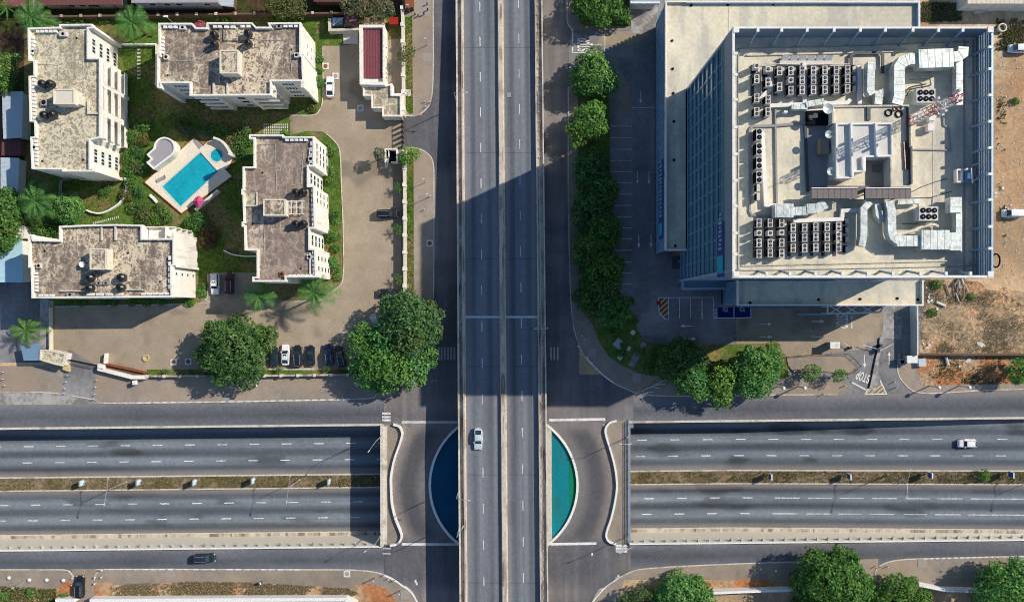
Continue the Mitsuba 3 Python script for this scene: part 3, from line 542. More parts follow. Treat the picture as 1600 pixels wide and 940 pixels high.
# ================================================================ THE FLYOVER
def deck_z(Y): return float(np.interp(Y, [-300, -120, -62, -28, 0, 22, 67, 100, 150, 400], [1.5, 5.0, 5.9, 5.95, 4.95, 3.6, 1.85, .9, .15, .05]))
YS = [-330, -200, -150, -120, -90, -75, -62, -50, -40, -28, -20, -10, 0, 8, 15, 22, 32, 42, 52, 67, 80, 100, 125, 150, 330]
def ux(u, Y): return u-.0086*Y
def ribbon(u0, u1, d0, d1, ya=-330, yb=330, mb=None):
    mb = mb or MB(); ys = sorted({y for y in YS if ya < y < yb} | {ya, yb}); n = len(ys)
    v = []
    for Y in ys:
        z = deck_z(Y)
        v += [(ux(u0, Y), Y, z+d0), (ux(u1, Y), Y, z+d0), (ux(u1, Y), Y, z+d1), (ux(u0, Y), Y, z+d1)]
    f = []
    for i in range(n-1):
        for k in range(4): a, b = i*4+k, i*4+(k+1) % 4; f.append([a, a+4, b+4, b][::-1])
    f += [[0, 1, 2, 3], [(n-1)*4+3, (n-1)*4+2, (n-1)*4+1, (n-1)*4]]
    return mb.add(v, f)
U0, U1 = -12.455, 6.35
fly = thing('flyover', 'concrete flyover carrying two carriageways from top to bottom across the crossing', 'bridge')
put('deck', ribbon(U0+.02, U1-.02, -1.3, -.01), 'concrete', fly)
put('carriageway', ribbon(-10.85, -3.5, -.005, .03), 'asphalt_y', fly, label='west carriageway of the flyover with a white car')
put('carriageway', ribbon(-2.1, 4.6, -.005, .03), 'asphalt_y', fly, label='empty east carriageway of the flyover')
put('outer_parapet', ribbon(U0, U0+.34, -1.3, 1.0), 'coping', fly); put('outer_parapet', ribbon(U1-.26, U1, -1.3, 1.0), 'coping', fly)
put('walkway', ribbon(U0+.34, -11.45, -.1, .22), 'concrete', fly); put('walkway', ribbon(4.95, U1-.26, -.1, .22), 'concrete', fly)
put('inner_barrier', ribbon(-11.5, -11.0, -.05, .82), 'concrete', fly); put('kerb', ribbon(-11.0, -10.8, -.05, .2), 'coping', fly)
put('inner_barrier', ribbon(4.62, 4.95, -.05, .8), 'concrete', fly)
put('median_barrier', ribbon(-3.32, -2.42, -.05, .75), 'concrete', fly); put('median_kerb', ribbon(-2.42, -2.12, -.05, .24), 'coping', fly); put('median_kerb', ribbon(-3.5, -3.32, -.05, .2), 'coping', fly)
put('guard_rail', ribbon(-11.3, -11.2, .95, 1.06), 'steel', fly); put('guard_rail', ribbon(4.74, 4.82, .98, 1.1), 'steel', fly)
for Y in np.arange(-66, 72, 1.95):
    put('rail_post', MB().cbox(ux(5.35, Y), Y, deck_z(Y)+.2, .16, .16, .95), 'white', fly)
for Y in np.arange(-65, 72, 3.9): put('rail_post', MB().cbox(ux(-11.62, Y), Y, deck_z(Y)+.2, .12, .2, .8), 'rust', fly)
put('rail', ribbon(5.32, 5.38, 1.1, 1.16), 'steel', fly)
# longitudinal strips of joint, lane dashes
for u, y0 in ((-7.28, P(0, 567, 5.9)[1]), (1.15, P(0, 505, 5.2)[1])):
    Y = y0-7.73*12
    while Y < 90:
        if -75 < Y < 75:
            put('lane_dash', ribbon(u-.08, u+.08, .02, .04, Y-1.05, Y+1.05), 'line', fly)
        Y += 7.73
Yj = P(0, 495, 5.0)[1]
for a, b in ((-10.8, -3.5), (-2.1, 4.6)): put('expansion_joint', ribbon(a, b, .0, .05, Yj-.22, Yj+.22), 'steel', fly, label='bright steel expansion joint across one carriageway')
for Yj2 in (P(0, 330, 4)[1], P(0, 165, 3)[1]):
    pass
put('manhole_cover', MB().cbox(*P(795, 148, 3), deck_z(45)+.03, 1.0, 1.0, .02), 'grey', fly)
for Y in (-86, -63, -15, 4, 18):
    for u in (-9.2, -3, 3.1):
        put('pier', MB().cyl(ux(u, Y), Y, 0, deck_z(Y)-1.25, .65, 12), 'concrete', fly)
put('ramp_wall', MB().add(*[(lambda v, f: (v, f))(*ribbon(U0+.15, U1-.15, -1.2, -1.0, 32, 330).mesh())][0]).box(ux(U0+.2, 60), ux(U1-.2, 60), 32, 100, 0, .7), 'concrete', fly)
for u in (U0+.2, U1-.5):
    mb = MB(); ys = [32, 42, 52, 67, 80, 100, 125, 150]
    for a, b in zip(ys[:-1], ys[1:]):
        for d in (0, .3): mb.add([(ux(u+d, a), a, 0), (ux(u+d, b), b, 0), (ux(u+d, b), b, deck_z(b)-1.2+1.1), (ux(u+d, a), a, deck_z(a)-1.2+1.1)], [[0, 1, 2, 3]])
    put('ramp_wall', mb, 'concrete', fly)
put('abutment', MB().box(ux(U0+.2, 32), ux(U1-.2, 32), 31.7, 32.2, 0, deck_z(32)-1.2), 'concrete', fly)
# ================================================================ THE RESIDENTIAL COMPOUND
lawn = struct('lawn', MB().prism(Polygon(PP([(78, 22), (628, 22), (628, 585), (232, 588), (110, 568), (84, 560), (84, 470), (36, 466), (36, 22)])), -.02, .03), 'grass')
pv = Polygon(PP([(503, 72), (535, 72), (627, 60), (627, 577), (232, 582), (150, 570), (108, 560), (85, 545), (85, 479), (310, 474), (321, 468), (325, 460), (325, 428), (347, 426), (404, 426), (404, 466), (452, 470), (502, 468), (515, 456), (530, 446), (536.5, 430), (536.5, 360), (534, 300), (531.5, 240), (524, 222), (506, 206), (478, 205), (453, 211), (453, 180), (490, 180), (499, 173), (504, 160), (505, 100)]))
court = struct('courtyard', MB().sheet(pv, .06), 'paving')
put('kerb', MB().prism(strip(curve(PP([(504.5, 76), (505, 130), (504, 160), (499, 173), (490, 180), (453, 180.5)]), 5), .2), 0, .16), 'coping', court)
put('kerb', MB().prism(strip(curve(PP([(506, 206), (524, 222), (531.5, 240), (534, 300), (536.5, 360), (536.5, 430), (530, 447), (515, 458), (502, 468), (460, 471)]), 5), .2), 0, .16), 'coping', court)
put('kerb', MB().prism(strip(curve(PP([(85, 479), (310, 474), (321, 468), (325, 460), (325, 428)]), 5), .18), 0, .16), 'coping', court)
put('side_drive', MB().sheet(Polygon(PP([(627, 181), (678, 181), (678, 232), (627, 232)])), .10), 'asphalt', court)
put('entrance_lane', MB().sheet(Polygon(PP([(108, 545), (150, 570), (148, 624), (97, 614), (100, 575)])), .165), 'parking', court)
put('planting_strip', MB().prism(Polygon(PP([(230, 577), (560, 577), (560, 586), (232, 590)])), 0, .18), 'grass', court)
put('concrete_kerb', MB().prism(Polygon(PP([(420, 575.5), (492, 575.5), (492, 577.5), (420, 577.5)])), 0, .3), 'coping', court)
struct('side_yard', MB().sheet(Polygon(PP([(-300, 440), (78, 440), (78, 560), (60, 566), (-300, 566)])), .05), 'parking')
struct('side_path', MB().sheet(Polygon(PP([(63, 466), (76, 466), (76, 548), (62, 548)])), .07), 'apron')
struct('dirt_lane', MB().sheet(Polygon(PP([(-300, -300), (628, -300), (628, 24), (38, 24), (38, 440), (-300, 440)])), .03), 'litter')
sp = thing('stepping_stones', 'rows of pale stepping stones set in the lawn beside the upper middle block', 'stepping stones')
for i in range(9): put('stone', MB().cbox(*P(217, 78+i*5.6), .02, .75, .32, .07), 'pale', sp)
for i in range(12):
    for j in range(4): put('stone', MB().cbox(*P(413+i*3.3, 195+j*4.2), .02, .22, .4, .07), 'pale', sp)
for i in range(14): put('stone', MB().cbox(*P(146+i*3.0, 349-i*.75), .02, .18, .5, .07), 'pale', sp)

ZT, ZR = 12.6, 11.75
FLOORS = (.9, 3.85, 6.8, 9.75)
def wall_frame(a, b):
    a, b = np.array(a), np.array(b); L = np.linalg.norm(b-a); t = (b-a)/L
    return a, t, np.array([t[1], -t[0]]), L
def windows(bld, A, B_, spots, w=1.1, h=1.25, floors=FLOORS, panes=1, lift=.0, z=ZT):
    "A to B seen from outside runs left to right is clockwise; spots in 0..1"
    a, t, n, L = wall_frame(P(*A, z), P(*B_, z)); ang = math.atan2(t[1], t[0])
    for zf_ in floors:
        for s in spots:
            c = a+t*L*s
            fr = MB()
            for e in (-1, 1): fr.cbox(*(c+t*e*(w/2+.05)), zf_+lift-.08, .1, .16, h+.16, ang)
            fr.cbox(*c, zf_+lift-.1, w+.2, .2, .1, ang); fr.cbox(*c, zf_+lift+h, w+.2, .16, .08, ang)
            for k in range(1, panes): fr.cbox(*(c+t*(k/panes-.5)*w), zf_+lift, w/panes*.42, .15, h, ang)
            k = put('window', fr, 'white', bld)
            put('pane', MB().cbox(*c, zf_+lift, w, .06, h, ang), 'glass', k)
def building(name, label, roof, foot, roofmat):
    b = thing(name, label, 'apartment block')
    R = Polygon(PP(roof, ZT)).buffer(0); F = Polygon(PP(foot, ZT)).buffer(0) if foot else R.buffer(-.02, join_style=2)
    w = put('wall', MB().prism(F, -.05, ZR-.3), 'plaster', b)
    put('roof', MB().prism(R.buffer(-.02, join_style=2), ZR-.35, ZR), roofmat, b)
    ring = R.difference(R.buffer(-.34, join_style=2))
    put('parapet', MB().prism(ring, ZR-.4, ZT), 'plaster', b)
    return b
def blocks(b, x0, y0, x1, y1, n, along, w=.5):
    "row of white blocks standing inside the parapet, with the low upstand behind them"
    L = math.hypot(M(x1-x0, ZT), M(y1-y0, ZT)); l = L/n*.72
    for k in range(n):
        t = (k+.5)/n; c = P(x0+(x1-x0)*t, y0+(y1-y0)*t, ZT)
        put('parapet_block', MB().cbox(*c, ZR, l if along == 'x' else w, w if along == 'x' else l, .62), 'white', b)
def penthouse(b, x0, y0, x1, y1, z1, mat='cream', top='roof_brown'):
    (X0, Y1), (X1, Y0) = P(x0, y0, z1), P(x1, y1, z1); R = sbox(X0, Y0, X1, Y1)
    k = put('stair_head', MB().prism(R.buffer(-.03), ZR-.1, z1-.28), mat, b)
    put('roof', MB().prism(R, z1-.28, z1-.16), top, k); put('parapet', MB().prism(R.difference(R.buffer(-.28, join_style=2)), z1-.16, z1), 'cream', k)
def balcony(b, A, B_, depth, floors, th=.16, z=ZT, ph=1.0, mat='plaster'):
    a, t, n, L = wall_frame(P(*A, z), P(*B_, z)); ang = math.atan2(t[1], t[0])
    for f in floors:
        c = a+t*L/2
        mb = MB().cbox(*(c-n*depth/2), f-.95, L-.04, depth, .2, ang).cbox(*(c-n*(th/2+.01)), f-.75, L-.04, th, ph, ang)
        put('balcony', mb, mat, b)
def fin(b, A, out, w, along='y', z0=0, z=ZT, mat='plaster'):
    pass
def tank(px, py, label, r=.78, h=1.75, z=ZR+.35):
    k = thing('water_tank', label, 'water tank', 'black roof tanks')
    x, y = P(px, py, z+h)
    put('drum', MB().lathe(x, y, [(0.01, z), (r, z), (r*.98, z+.3), (r, z+.36), (r*.98, z+.75), (r, z+.82), (r*.98, z+1.2), (r*.97, z+1.3), (r*.55, z+h-.12), (.3, z+h-.06), (0.01, z+h-.06)], 18), 'tank', k, smooth=40)
    put('lid', MB().lathe(x, y, [(.34, z+h-.1), (.34, z+h+.05), (.28, z+h+.1), (.01, z+h+.1)], 14), 'black', k)
    put('stand', MB().cbox(x, y, ZR, 2*r, 2*r*.8, .35), 'concrete', k)
def condenser(px, py, z, label, lx=.95, ly=.6, h=.75, mat='pale'):
    k = thing('air_conditioner', label, 'air conditioner', None); x, y = P(px, py, z+h)
    put('cabinet', MB().cbox(x, y, z, lx, ly, h), mat, k); put('grille', MB().cyl(x, y, z+h, z+h+.03, min(lx, ly)*.36, 12), 'black', k)

# ---- block 1, upper left (cream roof)
b1r = [(43, 43.5), (92, 42), (92, 38), (144, 37.5), (146, 44), (138, 45), (138, 90), (157, 90), (157, 215), (141, 219), (141, 262), (148, 263), (148, 268), (97, 268), (97, 265), (49, 264), (47, 214), (54, 213), (53, 190), (46, 190), (44.5, 119), (52, 118), (52, 96), (44, 95)]
b1f = [(44, 44.5), (93, 43), (93, 39), (143.5, 38.5), (145.5, 43.5), (137.5, 45), (137.5, 90.5), (144, 90.5), (144, 127), (156.5, 127), (156.5, 133), (141, 133), (141, 170), (156.5, 170), (156.5, 179), (144, 179), (144, 214), (140.5, 219), (140.5, 262), (147.5, 263), (147.5, 267.5), (97, 267.5), (97, 264.5), (49.5, 263.5), (47.5, 214), (54, 213), (53.5, 190), (46.5, 190), (45, 119), (52, 118), (52, 96), (44.5, 95)]
b = b1 = building('apartment_block', 'cream roofed apartment block at the upper left with its long east face in the sun', b1r, b1f, 'roof_cream')
E4 = [f+.98 for f in FLOORS]
balcony(b, (157, 127), (157, 90.5), M(13, ZT), E4); balcony(b, (157, 214), (157, 179), M(13, ZT), E4); balcony(b, (157, 170), (157, 133), M(16, ZT), E4, ph=.9)
windows(b, (137.5, 88), (137.5, 46), (.3, .42, .58, .7), w=.55, h=1.3); windows(b, (140.5, 261), (140.5, 220), (.3, .42, .58, .7), w=.55, h=1.3)
windows(b, (144, 126), (144, 92), (.25, .75), w=1.6, h=1.9, lift=-.3); windows(b, (144, 213), (144, 180), (.25, .75), w=1.6, h=1.9, lift=-.3); windows(b, (141, 169), (141, 134), (.25, .7), w=1.2, h=2.0, lift=-.3)
windows(b, (104, 267.5), (70, 265.5), (.3, .6), w=1.3, h=.5, floors=FLOORS[:1])
blocks(b, 54, 48.5, 88, 48, 5, 'x'); blocks(b, 49.5, 55, 50, 85, 5, 'y'); blocks(b, 50.5, 121, 51.5, 186, 11, 'y'); blocks(b, 54, 217, 55.5, 258, 7, 'y')
penthouse(b, 83, 139, 116, 163, 14.6, top='cream'); put('duct_box', MB().cbox(*P(124, 158, 12.5), ZR, 1.6, 1.8, 1.5), 'cream', b)
put('roof_upstand', MB().cbox(*P(139, 168, ZR), ZR, .3, 3.0, .5), 'coping', b); put('roof_upstand', MB().cbox(*P(149, 178, ZR), ZR, 2.7, .3, .5), 'coping', b)
for (x, y), s in zip(((62, 129), (74.5, 129), (64.5, 178), (78, 177)), ('west tank of the northern pair', 'east tank of the northern pair', 'west tank of the southern pair', 'east tank of the southern pair')): tank(x, y, f'black plastic water tank, {s} on the cream roof')
condenser(98, 53, ZR, 'pale boxy roof unit near the north parapet of the cream roof', 1.4, .9, .8); condenser(68, 160, ZR, 'grey fan unit between the tank pairs of the cream roof', 1.3, 1.3, .7, 'grey'); condenser(51, 80, ZR, 'grey unit in the west parapet strip of the cream roof', .7, 1.1, .6, 'grey'); condenser(53, 230, ZR, 'grey unit in the southern part of the west strip of the cream roof', .8, 1.1, .6, 'grey')

# ---- block 2, top
b2r = [(247, 36), (300, 36), (306, 43), (322, 43), (323, 35), (394, 35), (400, 42), (421, 42), (418, 35.5), (470, 35), (470, 86), (473, 86), (475, 137), (470, 137), (470, 127), (424, 127), (424, 149), (296, 150), (296, 130), (252, 130), (252, 138), (245, 137), (245, 86), (248, 86)]
b2f = [(248, 37), (300, 37), (306, 44), (322, 44), (323, 36), (394, 36), (400, 43), (421, 43), (419, 36.5), (469.5, 36), (469.5, 86), (472.5, 86), (474.5, 136.5), (470.5, 136.5), (470.5, 127), (427, 127), (427, 138), (387, 138), (387, 148.5), (382, 148.5), (382, 143), (338, 143), (338, 149.5), (333, 149.5), (333, 139), (300, 139), (300, 130), (252, 130), (252, 137), (245.5, 136.5), (245.5, 86), (248.5, 86)]
b = b2 = building('apartment_block', 'brown stained apartment block at the top with a blank cream gable facing east', b2r, b2f, 'roof_brown')
balcony(b, (298, 149.5), (333, 149.5), M(11, ZT), E4); balcony(b, (387, 148.5), (426, 148.5), M(11, ZT), E4)
windows(b, (296, 130), (254, 130), (.3, .42, .55, .68), w=.5, h=1.2); windows(b, (470, 127), (428, 127), (.42, .52, .64, .75), w=.5, h=1.2); windows(b, (332, 139), (300, 139), (.25, .75), w=1.5, h=1.9, lift=-.3)
windows(b, (381, 143), (339, 143), (.4,), w=1.6, h=1.4); windows(b, (469.8, 84), (469.8, 40), (.3, .6), w=.5, h=.7, floors=FLOORS[1:3])
put('groove', MB().box(P(471.2, 0, ZT)[0]-.3, P(471.2, 0, ZT)[0]+.16, P(0, 87, ZT)[1], P(0, 86, ZT)[1]+.25, 0, ZT-.4), 'grey', b)
blocks(b, 253, 41.5, 277, 41.5, 3, 'x'); blocks(b, 331, 41, 346, 41, 2, 'x'); blocks(b, 348, 41.5, 368, 41.5, 2, 'x'); blocks(b, 374, 40.5, 392, 40.5, 2, 'x'); blocks(b, 441, 40, 466, 40, 3, 'x'); blocks(b, 253, 55, 252.5, 84, 5, 'y')
penthouse(b, 343, 78, 372, 115, 14.7); put('roof_upstand', MB().cbox(*P(356, 139, ZR), ZR, .25, 2.8, .45), 'coping', b); put('roof_upstand', MB().cbox(*P(335, 139, ZR), ZR, .4, 2.6, .45), 'coping', b); put('roof_hatch', MB().cbox(*P(361, 56, ZR), ZR, 3.0, 2.2, .35), 'roof_brown', b)
for (x, y), s in zip(((331.5, 52), (332, 67), (385, 50), (385, 65)), ('north tank of the western pair', 'south tank of the western pair', 'north tank of the eastern pair', 'south tank of the eastern pair')): tank(x, y, f'black plastic water tank, {s} on the upper middle brown roof')
condenser(285, 43, ZR, 'pale unit in the north strip of the upper middle roof, left of the red flowers', 1.3, .8, .6); condenser(436, 41, ZR, 'grey unit in the north strip of the upper middle roof, near its right corner', 1.2, .8, .6, 'grey'); condenser(259, 89, ZR, 'pale box beside the west parapet of the upper middle roof', .9, 1.0, .7); condenser(463, 86, ZR, 'pale box beside the east parapet of the upper middle roof', .9, 1.0, .7)

# ---- block 3, centre
b3r = [(389, 210), (442, 210), (443, 213), (491, 213), (491, 260), (482, 260), (482, 290), (491, 290), (493, 357), (484, 357), (484, 388), (493, 388), (494.5, 433), (447, 433), (447, 440), (394, 440), (394, 432), (401, 432), (401, 391), (382, 391), (381, 354), (377.5, 354), (377.5, 346), (380, 346), (379, 304), (377, 304), (377, 295.5), (379, 295), (379, 260), (396, 260), (396, 217), (389, 217)]
b = b3 = building('apartment_block', 'central apartment block with a dark brown roof and white east face by the shrubs', b3r, None, 'roof_dark')
windows(b, (491, 258), (491, 216), (.25, .5, .78), w=1.0, h=1.2, lift=.2); windows(b, (482, 288), (482, 262), (.3, .6), w=1.0, h=1.6); windows(b, (492, 355), (491, 292), (.12, .3, .5, .7, .88), w=.9, h=1.0); windows(b, (484, 386), (484, 359), (.3, .6), w=1.0, h=1.6); windows(b, (494, 431), (493, 390), (.3, .7), w=.9, h=1.3)
blocks(b, 444, 218, 481, 218, 5, 'x'); blocks(b, 486.5, 219, 486.5, 256, 4, 'y'); blocks(b, 488, 293, 489, 354, 8, 'y'); blocks(b, 489.5, 391, 490.5, 430, 6, 'y'); blocks(b, 449, 430, 489, 429.5, 6, 'x', .35)
for x, y0, y1 in ((484.2, 232, 258), (485, 395, 430)): put('strip_upstand', MB().cbox(*P(x, (y0+y1)/2, ZR), ZR, .2, M(y1-y0, ZR), .4), 'white', b)
penthouse(b, 411, 311, 446, 337, 14.6); put('roof_upstand', MB().cbox(*P(402, 312, ZR), ZR, .25, 3.0, .45), 'coping', b); put('roof_upstand', MB().cbox(*P(393, 322, ZR), ZR, 2.5, .25, .45), 'coping', b); put('roof_slab', MB().cbox(*P(392, 311, ZR), ZR, 2.4, 2.6, .12), 'roof_cream', b)
for (x, y), s in zip(((460, 299.5), (471.5, 299), (460, 349), (472, 348.5)), ('west tank of the northern pair', 'east tank of the northern pair', 'west tank of the southern pair', 'east tank of the southern pair')): tank(x, y, f'black plastic water tank, {s} on the dark central roof')
fr = thing('tank_pipework', 'white pipework between the tank pairs of the central roof', 'pipes')
for x in (455, 463, 472): put('pipe', MB().beam((*P(x, 314, ZR+.9), ZR+.9), (*P(x, 334, ZR+.9), ZR+.9), .12), 'white', fr)
for y in (314, 324, 334): put('pipe', MB().beam((*P(452, y, ZR+.9), ZR+.9), (*P(476, y, ZR+.9), ZR+.9), .12), 'white', fr)
for x in (455, 472):
    for y in (314, 334): put('leg', MB().beam((*P(x, y, ZR+.9), ZR), (*P(x, y, ZR+.9), ZR+.9), .1), 'white', fr)
condenser(485, 248, ZR, 'pale round fan unit in the east strip of the central roof, upper end', .9, .9, .6); condenser(483, 401, ZR, 'pale unit in the east strip of the central roof, lower end', .9, .9, .6); condenser(440, 428, ZR, 'rusty roof outlet box by the south parapet of the central roof', .8, 1.0, .5, 'rust')
# ---- block 4, lower left
b4r = [(43.5, 366), (50, 366), (52, 374), (92, 375), (92, 353), (132, 351), (180, 350), (222, 351), (222, 372), (266, 372), (267, 362), (272, 362), (272, 414), (268, 416), (269, 464), (49, 466), (48, 418), (44, 418)]
b4f = [(44, 367), (50, 367), (52, 374.5), (92.5, 375.5), (92.5, 354), (132, 352), (180, 351), (221.5, 352), (221.5, 372.5), (266, 372.5), (267, 363), (271.5, 363), (271.5, 413.5), (267.5, 415.5), (268.5, 463.5), (49.5, 465.5), (48.5, 418), (44.5, 418)]
b = b4 = building('apartment_block', 'lower left apartment block with a mottled brown roof and stepped terraces at its corner', b4r, b4f, 'roof_brown')
for k, f in enumerate(FLOORS):
    a, t, n, L = wall_frame(P(223, 352, ZT), P(266, 352, ZT))
    put('balcony', MB().cbox(P(244.5, 0, ZT)[0], P(0, 362, ZT)[1], f-.2, M(43, ZT), M(20, ZT), .2).cbox(P(244.5, 0, ZT)[0], P(0, 352, ZT)[1]-.1, f, M(43, ZT), .18, 1.0), 'plaster', b)
    put('terrace_wall', MB().cbox(*P(227+k*9.5, 362.5, ZT), f, .25, M(20, ZT), 1.9), 'plaster', b)
windows(b, (268, 462), (267.5, 417), (.78,), w=.5, h=.9); windows(b, (49.5, 465.5), (268, 464), (.2, .25, .32, .36, .39, .42, .46, .49, .8, .84), w=.9, h=.5, floors=FLOORS[:2])
put('gable_ledge', MB().cbox(P(272, 0, ZT)[0]+.1, P(0, 415, ZT)[1], 0, .5, .5, ZT-1.2), 'plaster', b)
blocks(b, 54, 424, 55, 456, 6, 'y'); blocks(b, 58, 461, 83, 461, 3, 'x', .4); blocks(b, 132, 459.5, 192, 459, 4, 'x', .4); blocks(b, 218, 459, 264, 458.5, 5, 'x', .4); blocks(b, 264, 398, 264.5, 452, 6, 'y')
put('roof_recess_wall', MB().cbox(*P(115, 454.5, ZR), ZR, 5.0, .25, .6), 'coping', b); put('roof_recess_wall', MB().cbox(*P(208, 452.5, ZR), ZR, 4.2, .25, .6), 'coping', b)
penthouse(b, 140, 388, 166, 421, 14.7); put('roof_upstand', MB().cbox(*P(160, 365, ZR), ZR, .25, 2.8, .45), 'coping', b); put('roof_upstand', MB().cbox(*P(182, 364, ZR), ZR, .3, 3.0, .6), 'coping', b); put('roof_hatch', MB().cbox(*P(171, 365, ZR), ZR, 2.3, 1.9, .1), 'roof_dark', b)
for (x, y), s in zip(((136.5, 433), (136, 449.5), (186, 433), (185, 449)), ('north tank of the western pair', 'south tank of the western pair', 'north tank of the eastern pair', 'south tank of the eastern pair')): tank(x, y, f'black plastic water tank, {s} on the lower left roof', .85)
k = thing('satellite_dish', 'white satellite dish beside the stair head of the lower left roof', 'satellite dish'); x, y = P(129, 413, ZR+1)
put('bowl', MB().lathe(x, y, [(.01, ZR+.9), (.35, ZR+.98), (.62, ZR+1.2)], 16), 'white', k, smooth=True); put('mast', MB().cyl(x, y, ZR, ZR+.9, .06, 6), 'steel', k)
condenser(60, 415, ZR, 'pale box at the west parapet of the lower left roof', .9, .9, .6); condenser(154, 442, ZR, 'grey pump box between the tanks of the lower left roof, left one', 1.2, .7, .6, 'grey'); condenser(165, 442, ZR, 'grey pump box between the tanks of the lower left roof, right one', 1.2, .7, .6, 'grey')
condenser(109, 460, ZR, 'grey unit in the south recess of the lower left roof', 1.4, .8, .6, 'grey')

# pipes, cables and outlets lying on the four roofs
for b, runs, outs in ((b1, [[(58, 100), (90, 102), (92, 136)], [(70, 190), (95, 196), (98, 255)], [(130, 95), (131, 150)]], [(66, 252), (130, 250), (120, 60)]),
                      (b2, [[(255, 95), (300, 96), (330, 76)], [(395, 62), (452, 64), (456, 120)], [(380, 72), (380, 118), (372, 122)]], [(262, 118), (455, 78), (410, 120)]),
                      (b3, [[(405, 225), (430, 226), (432, 300)], [(452, 290), (470, 288), (474, 240)], [(412, 345), (414, 420)]], [(410, 270), (470, 420), (395, 350)]),
                      (b4, [[(62, 440), (100, 442), (128, 440)], [(190, 440), (255, 438), (258, 390)], [(120, 362), (122, 400), (140, 404)]], [(70, 392), (250, 440), (200, 395)])):
    for r in runs: put('roof_pipe', MB().tube([(*P(x, y, ZR+.1), ZR+.1) for x, y in r], .055, 5), 'pale_grey', b)
    for x, y in outs: put('roof_outlet', MB().cyl(*P(x, y, ZR), ZR-.02, ZR+.06, .22, 10), 'black', b)
# ---- swimming pool
pl = thing('swimming_pool', 'rectangular turquoise swimming pool with a round children pool on a cream terrace', 'swimming pool')
pool = Polygon(PP([(313.5, 238.3), (340.5, 268.3), (282, 322.7), (254, 291.7)], .3)); kid = Point(*P(338.7, 243, .3)).buffer(M(9.6), 24)
terr = unary_union([Polygon(PP([(227, 285), (303.5, 216), (320, 231), (362, 275.5), (284, 333)], .3)), Point(*P(338.7, 243, .3)).buffer(M(25), 24)])
put('terrace', MB().prism(terr.difference(pool).difference(kid), -.02, .45), 'deck_cream', pl)
put('terrace_edge', MB().prism(terr.buffer(.22).difference(terr), -.02, .4), 'rust', pl)
put('water', MB().sheet(pool, .28), 'pool', pl, label='turquoise water of the big pool'); put('water', MB().sheet(kid, .28), 'pool', pl, label='turquoise water of the round children pool')
put('coping', MB().prism(pool.buffer(.3, join_style=2).difference(pool), .40, .48), 'pale', pl); put('coping', MB().prism(kid.buffer(.3).difference(kid), .40, .48), 'pale', pl)
put('grey_paving', MB().sheet(Polygon(PP([(304, 217), (316, 228), (311, 234), (301, 221)], .45)), .456), 'grey', pl)
w = thing('curved_wall', 'white curved screen wall around the round children pool', 'wall')
put('wall', MB().prism(strip(curve(PP([(333, 215), (342, 218), (350, 224.5), (356, 233), (359, 240)], 2.2), 5), .45), 0, 2.2), 'plaster', w); put('end_pier', MB().cbox(*P(360.5, 241, 2.2), 0, 1.1, .6, 2.3, -.5), 'plaster', w)
w = thing('garden_wall', 'straight white wall along the lower edge of the pool terrace', 'wall')
put('wall', MB().prism(strip(PP([(305, 327), (340, 297)], 1.6), .45), 0, 1.6), 'plaster', w)
pav = thing('pool_pavilion', 'keyhole shaped pavilion with a grey roof and white parapet beside the pool', 'pavilion')
kh = unary_union([Point(*P(257, 231, 3.1)).buffer(M(16.5), 24), Polygon(PP([(229, 241.5), (243, 229), (269, 243), (240, 265), (228.5, 254), (235.5, 248.5)], 3.1))])
put('wall', MB().prism(kh.buffer(-.05), 0, 2.7), 'plaster', pav); put('roof', MB().prism(kh.buffer(-.02), 2.7, 2.85), 'roof_grey', pav); put('parapet', MB().prism(kh.difference(kh.buffer(-.36)), 2.6, 3.15), 'white', pav)
for i in range(4): put('louvre', MB().cbox(*P(245+i*4, 257-i*3.6, 1.5), .9, .7, .12, .9, .72), 'black', pav)
k = thing('parasol', 'pink parasol standing on the pool terrace', 'parasol'); x, y = P(309.5, 314.5, 2.5)
mb = MB(); n = 8; rr = M(9.3)
for i in range(n):
    a0, a1 = i*2*np.pi/n, (i+1)*2*np.pi/n
    mb.add([(x, y, 2.9), (x+rr*(1-.16*(i % 2))*math.cos(a0), y+rr*(1-.16*(i % 2))*math.sin(a0), 2.25-.12*(i % 2)), (x+rr*(.84+.16*(i % 2))*math.cos(a1), y+rr*(.84+.16*(i % 2))*math.sin(a1), 2.13+.12*(i % 2))], [[0, 1, 2]])
put('canopy', mb, 'pink', k); put('pole', MB().cyl(x, y, .4, 2.9, .04, 6), 'steel', k)
k = thing('sun_lounger', 'grey sun lounger on the cream terrace left of the pool', 'sun lounger'); x, y = P(251, 280, .6); 
put('bed', MB().cbox(x, y, .6, 2.0, .7, .1, .45), 'grey', k); put('backrest', MB().beam((x+.8, y+.4, .7), (x+1.3, y+.62, 1.1), .7, .08), 'pale', k)
for i, j in ((-.7, -.5), (-.8, -.2), (.6, .05), (.5, .4)): put('leg', MB().cyl(x+i, y+j, .4, .62, .04, 5), 'steel', k)
k = thing('garden_bench', 'curved white bench seat at the lower left edge of the pool terrace', 'bench')
put('seat', MB().prism(strip(curve(PP([(235.5, 305), (239, 308), (243, 312), (247, 317)]), 4), .55), .2, .62), 'white', k)
def gwall(pts, h, w_, label, mat='white', z=None):
    k = thing('garden_wall', label, 'wall'); put('wall', MB().prism(strip(curve(PP(pts, h), 5), w_), 0, h), mat, k); return k
gwall([(195, 278), (196.5, 296), (188, 315), (172, 327), (158, 332.5), (145, 332), (134, 328)], .9, .32, 'low white wall curving across the lawn below the cream roofed block')
gwall([(93, 314), (92.8, 288), (97, 281), (108, 279.5)], .9, .25, 'low grey hooked wall below the corner of the cream roofed block', 'grey')
gwall([(349, 391), (362, 397), (380, 400), (400, 400)], .9, .25, 'low white wall curving away from the west side of the central block')
